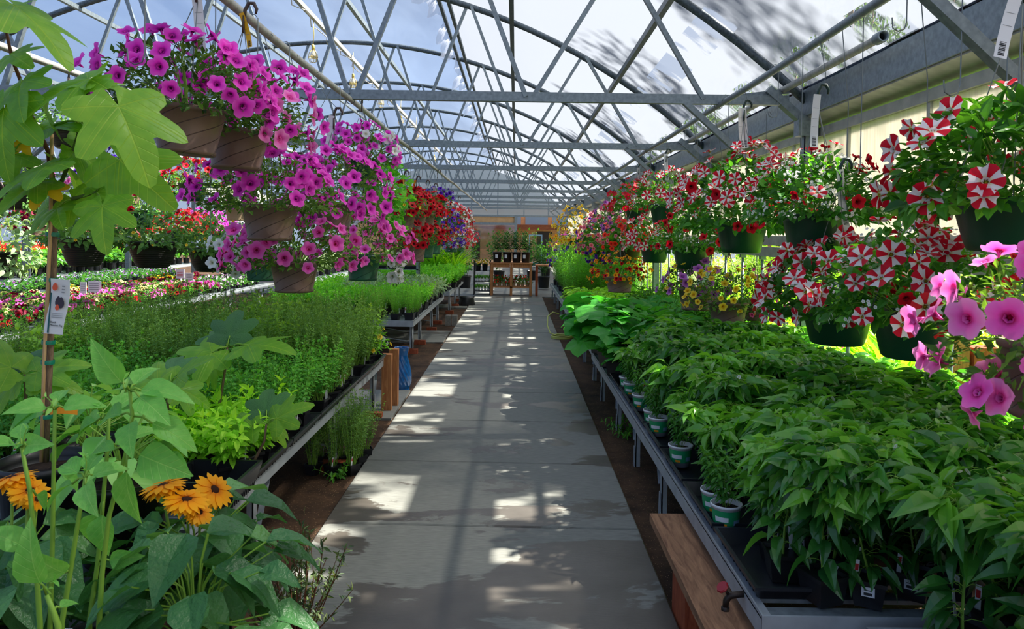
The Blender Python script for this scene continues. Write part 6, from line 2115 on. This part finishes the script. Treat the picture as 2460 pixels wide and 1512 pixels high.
def dwarf(label, px, py, y, blooms, n=34):
    p = at(px, py, y)
    t = thing('dwarf_sunflower', label, 'sunflower', (p.x, y, ZS), 0, 'dwarf sunflowers in bloom')
    obj('pot', pot_mesh('nursery', .10, .20), t); obj('soil', soil_disc(.088), t, (0, 0, .165))
    g = squash_foliage(n + 26, .38, .23, .095, HEART, .45, .12)
    # crinkle of the leaf blades
    for V in g.V:
        if len(V) > 100: V += rng.normal(0, .0022, V.shape)
    g.build('foliage', [M['crinkle'], M['stem_green']], t, False, (0, 0, .165))
    me, _ = bloom_mesh('sunflower_bloom')
    for bx, by, dy, r_, nrm in blooms:
        c_ = Vector(at(bx, by, y + dy)) - t.location
        tube_obj('flower_stem', [(c_.x * .3, c_.y * .3, .2), (c_.x * .8, c_.y * .8, (c_.z + .2) / 2), c_ - Vector(nrm) * .02], .0045, M['stem_green'], t, 6)
        o = bpy.data.objects.new('flower', me); COL.objects.link(o); o.parent = t
        F = frames(np.array([[.3, 1, .1]]), np.array([nrm], float))[0]
        o.matrix_local = Matrix.Translation(c_) @ Matrix(F.tolist()).to_4x4() @ Matrix.Diagonal((r_, r_, r_, 1))


dwarf('dwarf sunflower with four golden blooms over dark crinkled leaves, by the path', 478, 1430, 2.5, [(392, 1168, -.05, .072, (-.1, .25, 1)), (448, 1202, -.1, .07, (.1, -.5, 1)), (515, 1178, .05, .07, (.7, .1, .7)), (478, 1232, -.1, .05, (.2, -.9, .5))], 40)
dwarf('dwarf sunflower with golden blooms at the left picture edge', 20, 1400, 2.3, [(28, 1150, -.02, .07, (-.2, .1, 1)), (72, 1182, -.05, .06, (.5, -.3, .8)), (88, 1200, -.08, .035, (.5, -.9, .3))], 34)
dwarf('dwarf sunflower not yet open, lowest leaves by the front stand edge', 470, 1530, 2.2, [], 34)

# black pots of the bigger figs behind the seedlings
for i, (px, y, d, h) in enumerate([(300, 2.72, .34, .30), (215, 3.15, .32, .3)]):
    p = at(px, 1180, y)
    t = thing('fig_shrub', ['leafy fig shrub in a wide black pot behind the sunflower seedlings', 'second leafy fig shrub farther back beside the fig trunk'][i], 'shrub', (p.x, y, HA))
    obj('pot', pot_mesh('nursery', d / 2, h), t); obj('soil', soil_disc(d / 2 * .88), t, (0, 0, h * .84))
    g = squash_foliage(26, .30, .22, .09, HEART, .55); g.build('foliage', [M['sunflower'], M['stem_green']], t, False, (0, 0, h * .84))

# ---- twiggy shrub at the bottom edge beside the path
p = at(690, 1560, 2.85)
t = thing('twiggy_shrub', 'twiggy shrub with small grey green leaves at the left path edge, bottom', 'shrub', (-.83, 2.84, 0))
g = G(); Dl = []; Ol = []; Ul = []
for i in range(44):
    a = rng.uniform(0, 6.28); r_ = rng.uniform(.02, .26)
    e = np.array([r_ * math.cos(a), r_ * math.sin(a), rng.uniform(.3, .58)])
    b0 = np.array([.25 * e[0], .25 * e[1], .13]); m_ = (b0 + e) / 2 + rng.normal(0, .03, 3)
    ts = np.linspace(0, 1, 7)[:, None]
    pts = (1 - ts) ** 2 * b0 + 2 * ts * (1 - ts) * m_ + ts ** 2 * e
    g.tube(pts, np.linspace(.003, .0013, 7), 4, False, .5, 1)
    for q in range(22):
        u = rng.uniform(.25, 1); pp = (1 - u) ** 2 * b0 + 2 * u * (1 - u) * m_ + u * u * e
        Ol.append(pp); Dl.append(rng.normal(0, .8, 3) + [0, 0, .6]); Ul.append(rng.normal(0, .4, 3) + [0, 0, 1])
Dl = np.array(Dl)
g.inst(leaf_t(2, .3, .5, .2, .1), frames(Dl, np.array(Ul)) * (.036 * rng.uniform(.7, 1.2, len(Dl)))[:, None, None], np.array(Ol), np.clip(rng.normal(.5, .25, len(Dl)), 0, 1))
g.build('foliage', [M['boxleaf'], M['twig']], t)
obj('pot', pot_mesh('nursery', .10, .15), t); obj('soil', soil_disc(.09), t, (0, 0, .12))
# ---- thyme standing in a tray on the ground
for i, (dx, dy) in enumerate([(-.14, -.2), (.0, -.22), (.13, -.19), (-.15, 0), (.02, .02), (.14, 0), (-.1, .2), (.06, .22), (.15, .2)]):
    dup(P_thyme[i % 4], (-1.28 + dx, 5.5 + dy, -.03), rng.uniform(0, 6), .85, 'bushy thyme plant standing on the soil in front of the wooden posts', 'thyme on the ground by the path')

# ------------------------------------------------------------------ things on the ground
# blue vase with slanting flutes
pv = at_z(964, 938, -.03)
t = thing('glazed_vase', 'tall blue glazed vase with slanting flutes beside the left bench', 'vase', pv)


def flute(V, a):
    z = V[..., 2]
    k = np.clip((z - .04) / .05, 0, 1) * np.clip((.37 - z) / .05, 0, 1)
    ang = a[None, :] + z * 4.5
    f = 1 + .045 * k * np.sin(ang * 15)
    V[..., 0] *= f; V[..., 1] *= f
    return V


prof = [(0, .0), (.085, 0), (.092, .012), (.088, .025), (.1, .06), (.108, .11), (.108, .16), (.1, .22), (.088, .28), (.074, .34), (.066, .375), (.064, .39), (.066, .40), (.074, .44), (.082, .465), (.083, .472), (.076, .474), (.066, .44), (.058, .39), (.06, .3)]
pp = []
for (r0_, z0), (r1_, z1) in zip(prof[:-1], prof[1:]):
    for q in range(4): pp.append((r0_ + (r1_ - r0_) * q / 4, z0 + (z1 - z0) * q / 4))
g = G(); g.lathe(pp, 120, (0, 0, 0), .5, 0, flute); g.build('body', M['blue_glaze'], t, True)
# wooden posts
for i, (px, py, zt) in enumerate([(929, 990, .56), (945, 978, .58)]):
    p = at_z(px, py, -.03)
    g = G(); g.b2((-.045, -.045, 0), (.045, .045, zt)); o = g.build('wooden_post', M['wood'], None, False, p)
    tag(o, ['short square fir post at the end of the near left bench, front one', 'short square fir post just behind the front one, beside the vase'][i], 'post', 'fir posts by the vase')
for i in range(2):
    p = at_z(1077 + i * 15, 782, -.03)
    g = G(); g.b2((-.05, -.06, 0), (.05, .06, .19)); g.b2((-.045, -.055, .19), (.045, .055, .192)); o = g.build('concrete_block', M['cement'], None, False, p)
    tag(o, 'small grey concrete block on the soil left of the path, %s of the pair' % ['left', 'right'][i], 'block', 'pair of concrete blocks')
p = at_z(1121, 736, -.03)
g = G(); g.lathe([(0, 0), (.2, 0), (.21, .02), (.17, .2), (.16, .23), (0, .24)], 28); o = g.build('plastic_tub', M['black'], None, True, p); tag(o, 'black upturned plastic tub on the ground near the end of the path', 'tub')
# plank bench under the right rail
g = G(); g.b2((-.10, -.85, 0), (.10, .85, .042))
pk = thing('plank_shelf', 'low weathered plank on red uprights beneath the right rail', 'shelf', (.815, 3.02, 0))
g.build('plank', M['wood_board'], pk, False, (0, 0, .215))
for y in (.15, -.55):
    g = G(); g.b2((-.075, y - .02, -.03), (.08, y + .02, .215)); g.b2((-.075, y + .02, -.03), (-.04, y + .24, .215)); g.build('upright', M['redwood'], pk)
# tap
p = at(1752, 1432, 2.78)
t = thing('garden_tap', 'small dark tap with a red handle sticking out above the plank', 'tap', p)
g = G(); g.tube([(.10, 0, .01), (.03, 0, .005), (0, 0, 0), (-.012, 0, -.02), (-.014, 0, -.045)], [.012, .012, .014, .012, .011], 10); g.lathe([(.016, -.055), (.016, -.043), (.011, -.04)], 12, (-.014, 0, 0)); g.tube([(0, 0, 0), (-.02, -.01, .03)], .006, 8); g.build('body', M['brass'], t, True)
g = G(); g.lathe([(0, 0), (.022, 0), (.026, .006), (.022, .012), (0, .012)], 8); o = g.build('handle', M['red_knob'], t, False, (-.026, -.012, .034)); o.rotation_euler = (.2, -.7, 0)
# hose
c = at_z(1336, 812, 0)
t = thing('garden_hose', 'coiled yellow green garden hose on the soil at the right path edge', 'hose', c)
pts = [(.10 + .02 * math.sin(3 * a) + .17 * math.cos(a), .22 * math.sin(a), .0 + .014 * (a / 6.28) % .05) for a in np.linspace(0, 6 * PI, 70)]
pts += [(.0, -.1, .05), (-.1, 0, .08), (-.14, .2, .18), (-.12, .5, .3), (-.03, .6, .36), (.08, .6, .33)]
g = G(); g.tube(pts, .011, 8); g.build('hose', M['hose'], t, True)

# ------------------------------------------------------------------ the far end of the path
YH = 20.7
t = thing('display_shelf', 'open two bay redwood display shelf across the end of the path', 'shelf', (-.13, YH, 0))
for x in (-.53, .01, .55):
    g = G(); g.b2((x - .035, -.03, 0), (x + .035, .03, .88)); g.build('upright', M['wood'], t); g = G(); g.b2((x - .03, .5, 0), (x + .03, .56, .88)); g.build('upright', M['wood'], t)
g = G(); g.b2((-.58, -.05, .88), (.60, .58, .91)); g.build('top', M['wood'], t)
for x0, x1 in ((-.49, -.03), (.05, .51)):
    g = G(); g.b2((x0, -.02, .78), (x1, .0, .88)); g.build('apron', M['wood'], t)
g = G(); g.b2((-.5, -.03, .22), (.52, .56, .25)); g.build('lower_shelf', M['wood'], t)
cit = []
for i in range(2):
    g = herb_foliage(11, .72, .26, leaf_t(3, .42, .45, .3, .25), .10, 12, .2, None, .05, .5, .2, 4)
    cit.append(g.mesh('foliage', [M['citrus'], M['stem_dark']]))
pc = None
for i, x in enumerate([-.52, -.24, .02, .28]):
    lab = 'black tub of leafy citrus on the path end shelf, %s' % ['leftmost', 'second from left', 'third from left', 'rightmost'][i]
    if pc is None:
        pc = thing('citrus_shrub', lab, 'shrub', (x, YH + .2, .91), 0, 'citrus tubs on the display shelf')
        obj('pot', pot_mesh('nursery', .13, .29), pc); obj('soil', soil_disc(.115), pc, (0, 0, .24)); obj('foliage', cit[0], pc, (0, 0, .24))
        g = G(); g.b2((-.05, -.132, .12), (.02, -.124, .22)); g.build('pot_label', M['white'], pc)
        proto(pc)
    else:
        dup(pc, (x, YH + .2, .91), rng.uniform(-.4, .4), 1, lab)
rb = bedding_meshes(.13, .2, 90, .06, LR, 'star_leaf', ['scarlet_flat'], [18], .028)
pr_ = potted('red_geranium', 'red flowering plant in a pale pot on the lower shelf at the path end', 'potted plant', rb[0], 'beige', .065, .11, 'red plants inside the display shelf', [('blossoms', rb[1][0], (0, 0, .1))], False, False)
place([pr_], [(0, x, YH + .12 + .04 * (k % 2), .25, 1.0) for k, x in enumerate([-.58, -.45, -.31, -.19, -.05, .08, .2, .33])], used=USED)
# black wire rack left of the shelf
t = thing('plant_rack', 'black rack of little cups and yellow flowers left of the display shelf', 'rack', (-.93, 21.0, 0))
for x in (-.22, .22):
    for y in (-.2, .2):
        g = G(); g.b2((x - .015, y - .015, 0), (x + .015, y + .015, .95)); g.build('upright', M['black'], t)
for z in (.1, .36, .66):
    g = G(); g.b2((-.23, -.21, z), (.23, .21, z + .015)); g.build('shelf', M['black'], t)
tr_ = None
for z in (.115, .375):
    for k in range(5):
        p = (-1.1 + .085 * k, 20.86, z)
        if tr_ is None:
            tr_ = thing('seedling_cup', 'white cup with a tiny seedling on the black rack', 'seedling', p, 0, 'cups on the black rack')
            g = G(); g.lathe([(0, 0), (.025, 0), (.036, .08), (.034, .08), (0, .07)], 14); g.build('cup', M['white'], tr_, True)
            obj('foliage', FM['parsley0'], tr_, (0, 0, .07)).scale = (.5, .5, .45); proto(tr_)
        else:
            dup(tr_, p, k)
yb = bedding_meshes(.11, .16, 70, .05, LR, 'star_leaf', ['yellow_flat'], [16], .03)
py_ = potted('marigold_plant', 'yellow flowering plant in a black pot on top of the black rack', 'marigold', yb[0], 'nursery', .085, .2, 'yellow flowers on the black rack', [('blossoms', yb[1][0], (0, 0, .18))], False, False)
place([py_], [(0, -1.05, 20.95, .675, 1), (0, -.86, 20.95, .675, 1)], used=USED)
# tall grasses and a seedling rack at the back left
gr = [blade_foliage(90, .75, .28, 1.0, .5).mesh('foliage', M['outdoor']), blade_foliage(80, .65, .3, 1.6, .35).mesh('foliage', M['sage'])]
pgr = [potted('grass_plant', ['tall green grass in a pot at the far end of the left benches', 'grey leaved tall plant at the far end of the left benches'][i], 'grass', gr[i], 'nursery', .1, .17, ['tall grasses at the far left bench end', 'grey tall plants at the far left bench end'][i], (), False, False) for i in range(2)]
place(pgr, [(0, -1.55, 18.7, .48, 1), (0, -1.75, 19.2, .48, 1.1), (1, -1.6, 19.3, .48, 1.1), (0, -2.0, 18.6, .48, 1), (1, -2.2, 19.2, .48, 1.2), (0, -2.5, 19.0, .48, 1), (1, -2.9, 19.2, .48, 1.1)], used=USED)
t = thing('seedling_rack', 'grey steel rack holding seedling trays behind the left benches', 'rack', (-2.6, 15.2, 0))
for x in (-.62, .62):
    for y in (-.14, .14):
        g = G(); g.b2((x - .02, y - .02, -.03), (x + .02, y + .02, 1.18)); g.build('upright', M['steel'], t)
for z in (.95, 1.16):
    g = G(); g.b2((-.64, -.16, z), (.64, .16, z + .02)); g.build('shelf', M['steel'], t)
sd = herb_foliage(40, .07, .22, OREG, .03, 2, .3, None, .14).mesh('foliage', [M['parsley'], M['stem_green']])
s0 = None
for k in range(4):
    p = (-3.06 + .31 * k, 15.2, .97)
    if s0 is None:
        s0 = thing('seedling_tray', 'black tray of small green seedlings on the steel rack', 'tray', p, 0, 'seedling trays on the steel rack')
        obj('tray', tray_mesh(.26, .26, .06), s0); obj('soil', soil_disc(.11, True), s0, (0, 0, .05)); obj('foliage', sd, s0, (0, 0, .05)); proto(s0)
    else:
        dup(s0, p, 0)
# potted trees standing around the far end
pt = []
for i in range(2):
    t = thing('potted_tree', 'bushy green potted tree in the far sales area before the gable', 'tree', (0, 0, -20), 0, 'potted trees before the far gable')
    obj('pot', pot_mesh('nursery', .2, .36), t); obj('soil', soil_disc(.18), t, (0, 0, .31)); obj('foliage', cit[i], t, (0, 0, .3)).scale = (1.5, 1.5, 1.6)
    pt.append(proto(t))
place(pt, [(int(rng.integers(2)), x, y, 0, rng.uniform(.85, 1.15)) for x, y in [(-1.6, 23.5), (-2.4, 24.6), (-3.3, 23.4), (.9, 24), (1.6, 23), (2.1, 25), (-.6, 27), (.6, 28), (-4.2, 25.5), (-5.4, 26.5), (1.2, 30), (-2.2, 29.5), (-3.8, 29), (-6.6, 28.0), (-7.8, 27)]], used=USED)
t = thing('wooden_crate', 'pale wooden bench box standing at the far end on the right', 'bench', (.95, 20.9, 0))
g = G(); g.b2((-.4, -.2, .82), (.45, .3, .86)); g.build('top', M['wood'], t)
for x in (-.36, .4):
    g = G(); g.b2((x - .03, -.18, 0), (x + .03, .28, .82)); g.build('side', M['redwood'], t)

# ------------------------------------------------------------------ outside on the right
og = [blade_foliage(80, .8, .45, 1.1, .6).mesh('foliage', M['outdoor'])]
ob = [herb_foliage(16, .62, .26, leaf_t(3, .34, .42, .25, .5), .13, 10, .3, None, .08, .55, .2, 3, .15).mesh('foliage', [M['outdoor'], M['stem_green']]) for _ in range(2)]
oshrub = [herb_foliage(26, 1.3, .42, leaf_t(2, .5, .45, .2, .3), .085, 16, .3, None, .12, .6, .2, 3).mesh('foliage', [M['outdoor'], M['twig']]), herb_foliage(26, 1.15, .42, leaf_t(2, .4, .45, .2, .3), .07, 16, .3, None, .12, .5, .2, 3).mesh('foliage', [M['outdoor_grey'], M['twig']])]
opk = bedding_meshes(.22, .4, 160, .06, leaf_t(2, .35, .5, .2, .3), 'outdoor', ['hotpink_flat', 'lilac_flat'], [40, 10], .022)


def outp(name, label, cat, me, group, extra=()):
    return potted(name, label, cat, me, 'nursery', .13, .2, group, extra, False, False)


P_og = [outp('grass_clump', 'arching yellow green grass clump outside the open right wall', 'grass', og[0], 'grass clumps outside the right wall')]
P_ob = [outp('leafy_perennial', 'sunlit broad leaved perennial outside the open right wall', 'perennial', m_, 'perennials outside the right wall') for m_ in ob]
P_os = [outp('sunlit_shrub', 'tall yellow green shrub in the outdoor rows at the right', 'shrub', oshrub[0], 'yellow green shrubs outside'), outp('grey_shrub', 'tall grey green shrub in the outdoor rows at the right', 'shrub', oshrub[1], 'grey shrubs outside')]
P_op = [outp('pink_perennial', 'pink flowering perennial outside the open right wall', 'perennial', opk[0], 'pink perennials outside the right wall', [('blossoms', m_, (0, 0, .17)) for m_ in opk[1]])]
so, sb, ss, sk = [], [], [], []
for x, y in grid(3.05, 5.2, 3.0, 15.5, .42, .45):
    u = rng.random() + .25 * math.sin(x * 3 + y * 1.3)
    if 5.5 < y < 7.5 and u < .6: so.append((0, x, y, -.04, rng.uniform(.8, 1.15)))
    elif y > 6.8 and u < .35: sk.append((0, x, y, -.04, rng.uniform(.8, 1.2)))
    else: sb.append((int(rng.integers(2)), x, y, -.04, rng.uniform(.8, 1.25)))
for x, y in [p for p in grid(5.3, 9.5, 3.5, 24, .95, 1.0) if min((p[0] - a) ** 2 + (p[1] - b) ** 2 for a, b in ((8.7, 4.9), (8.9, 8.2), (8.5, 11.6), (8.8, 15.6), (8.6, 19.6), (9.4, 14.5), (9.8, 17), (9.2, 19.6), (9.7, 22.5), (9.5, 12.2))) > .5]:
    ss.append((0 if rng.random() < .65 else 1, x, y, -.04, rng.uniform(.85, 1.25)))
for x, y in grid(3.2, 5.2, 15.6, 26, .8, .8):
    ss.append((int(rng.integers(2)), x, y, -.04, rng.uniform(.6, 1)))
place(P_og, so, used=USED); place(P_ob, sb, used=USED); place(P_os, ss, used=USED); place(P_op, sk, used=USED)
t = thing('redwood_post', 'thick redwood post outside the right wall behind the pink petunias', 'post', (3.25, 5.35, -.04))
g = G(); g.b2((-.2, -.05, 0), (-.02, .05, 1.05)); g.build('timber', M['wood'], t); g = G(); g.b2((.0, -.07, 0), (.2, .09, .98)); g.build('timber', M['redwood'], t)


def tree(name, label, x, y, h, r, mesh_v, grp):
    t = thing(name, label, 'tree', (x, y, -.04), rng.uniform(0, 6), grp)
    g = G(); g.tube([(0, 0, 0), (.05, .02, h * .3), (0, .05, h * .6), (0, 0, h * .9)], [.11, .09, .06, .02], 8); g.build('trunk', M['bark'], t, True)
    ch = min(h * .46, max(1.7, r * 2.4))
    o = obj('crown', mesh_v, t, (0, 0, h - ch)); o.scale = (r, r, ch)


crowns = []
for v in range(4):
    n = 1900 if v < 3 else 650
    u = sphere_dirs(n, -1, 1); s_ = rng.random(n) ** .45
    lump = 1 + .25 * np.sin(u[:, 0] * 5 + v) * np.sin(u[:, 1] * 4) + .15 * np.sin(u[:, 2] * 9 + v)
    P = u * (s_ * lump)[:, None]
    g = G(); g.inst(LEAF_LO, frames(rng.normal(0, 1, (n, 3)) + u, rng.normal(0, .5, (n, 3)) + [0, 0, 1]) * ((.13 if v < 3 else .16) * rng.uniform(.6, 1.3, n))[:, None, None], P, np.clip(rng.normal(.5, .2, n), 0, 1))
    crowns.append(g.mesh('crown', M['tree_leaf']))
RT = [(9.4, 14.5, 8.6, .9), (9.8, 17, 9.2, .8), (9.2, 19.6, 8.7, .9), (9.7, 22.5, 9.3, .9), (9.4, 25.5, 8.8, 1.0), (9.8, 29, 9.2, 1.0), (9.4, 33, 8.8, 1.1), (9.8, 37.5, 9.2, 1.2), (9.4, 43, 9, 1.3), (9.6, 49, 9.2, 1.4), (9.5, 12.2, 9, .8)]
for i, (x, y, h, r) in enumerate(RT):
    tree('outdoor_tree', 'tree outside the right eave, seen dark through the clear roof film', x, y, h, r, crowns[i % 3], 'trees outside the right eave')
for i, (x, y, h, r) in enumerate([(8.7, 4.9, 14.6, 1.0), (8.9, 8.2, 14.9, .9), (8.5, 11.6, 14.6, 1.0), (8.8, 15.6, 14.8, 1.0), (8.6, 19.6, 14.6, 1.1)]):  # added trees, crowns out of view, that break the sun into dapples
    tree('dapple_tree', 'tall tree added well outside the right wall to dapple the sun', x, y, h, r, crowns[3], 'tall trees added on the right to dapple the sun')
for i in range(12):
    tree('backdrop_tree', 'round tree in the row far outside on the left', -25 - rng.uniform(0, 4), 10 + i * 4.7, rng.uniform(3.4, 4.8), rng.uniform(1.6, 2.2), crowns[i % 3], 'trees far outside on the left')
for i in range(7):
    tree('hedge_tree', 'broad tree closing the yard on the far right', 13 + rng.uniform(0, 3), 8 + i * 5.2, rng.uniform(3.6, 5), rng.uniform(1.8, 2.4), crowns[i % 3], 'trees closing the right yard')

# ------------------------------------------------------------------ daylight
w = bpy.data.worlds.new('sky'); scene.world = w
w.use_nodes = True
nt = w.node_tree; nt.nodes.clear()
out = nt.nodes.new('ShaderNodeOutputWorld'); bg = nt.nodes.new('ShaderNodeBackground')
tc = nt.nodes.new('ShaderNodeTexCoord'); sx = nt.nodes.new('ShaderNodeSeparateXYZ')
nt.links.new(tc.outputs['Generated'], sx.inputs[0])
el = ramp(nt, [(0, (.36, .46, .63, 1)), (.2, (.28, .42, .72, 1)), (.8, (.18, .33, .68, 1))])
nt.links.new(sx.outputs['Z'], el.inputs[0])
mr = N(nt, 'ShaderNodeMapRange'); mr.inputs['From Min'].default_value = -.35; mr.inputs['From Max'].default_value = .75
nt.links.new(sx.outputs['X'], mr.inputs[0])
nz = N(nt, 'ShaderNodeTexNoise', Scale=2.5, Detail=5)
nt.links.new(tc.outputs['Generated'], nz.inputs[0])
ad = N(nt, 'ShaderNodeMath', operation='MULTIPLY_ADD'); nt.links.new(nz.outputs['Fac'], ad.inputs[0]); ad.inputs[1].default_value = .9; ad.inputs[2].default_value = -.45
sm_ = N(nt, 'ShaderNodeMath', operation='ADD', use_clamp=True); nt.links.new(mr.outputs[0], sm_.inputs[0]); nt.links.new(ad.outputs[0], sm_.inputs[1])
mx = N(nt, 'ShaderNodeMix', data_type='RGBA'); mx.inputs['B'].default_value = (.86, .90, .96, 1)
nt.links.new(sm_.outputs[0], mx.inputs['Factor']); nt.links.new(el.outputs[0], mx.inputs['A'])
nt.links.new(mx.outputs['Result'], bg.inputs[0]); bg.inputs[1].default_value = 0.70
nt.links.new(bg.outputs[0], out.inputs[0])
sl = bpy.data.lights.new('sun', 'SUN'); sl.energy = 16.0; sl.angle = math.radians(.7); sl.color = (1, .93, .82)
so_ = bpy.data.objects.new('sun', sl); COL.objects.link(so_)
EL, AZ = math.radians(53), math.radians(14)
sd_ = Vector((math.cos(EL) * math.cos(AZ), math.cos(EL) * math.sin(AZ), math.sin(EL)))
so_.rotation_euler = sd_.to_track_quat('Z', 'Y').to_euler()
so_.location = sd_ * 30

scene.view_settings.view_transform = 'Standard'
scene.view_settings.look = 'None'
scene.view_settings.gamma = 1
scene.view_settings.use_curve_mapping = False
scene.view_settings.exposure = 0.48
cy = scene.cycles
cy.max_bounces = 6; cy.diffuse_bounces = 3; cy.glossy_bounces = 2; cy.transmission_bounces = 4; cy.transparent_max_bounces = 12
cy.use_adaptive_sampling = True; cy.adaptive_threshold = .05
cy.use_denoising = True
cy.sample_clamp_indirect = 6
cy.caustics_reflective = False; cy.caustics_refractive = False
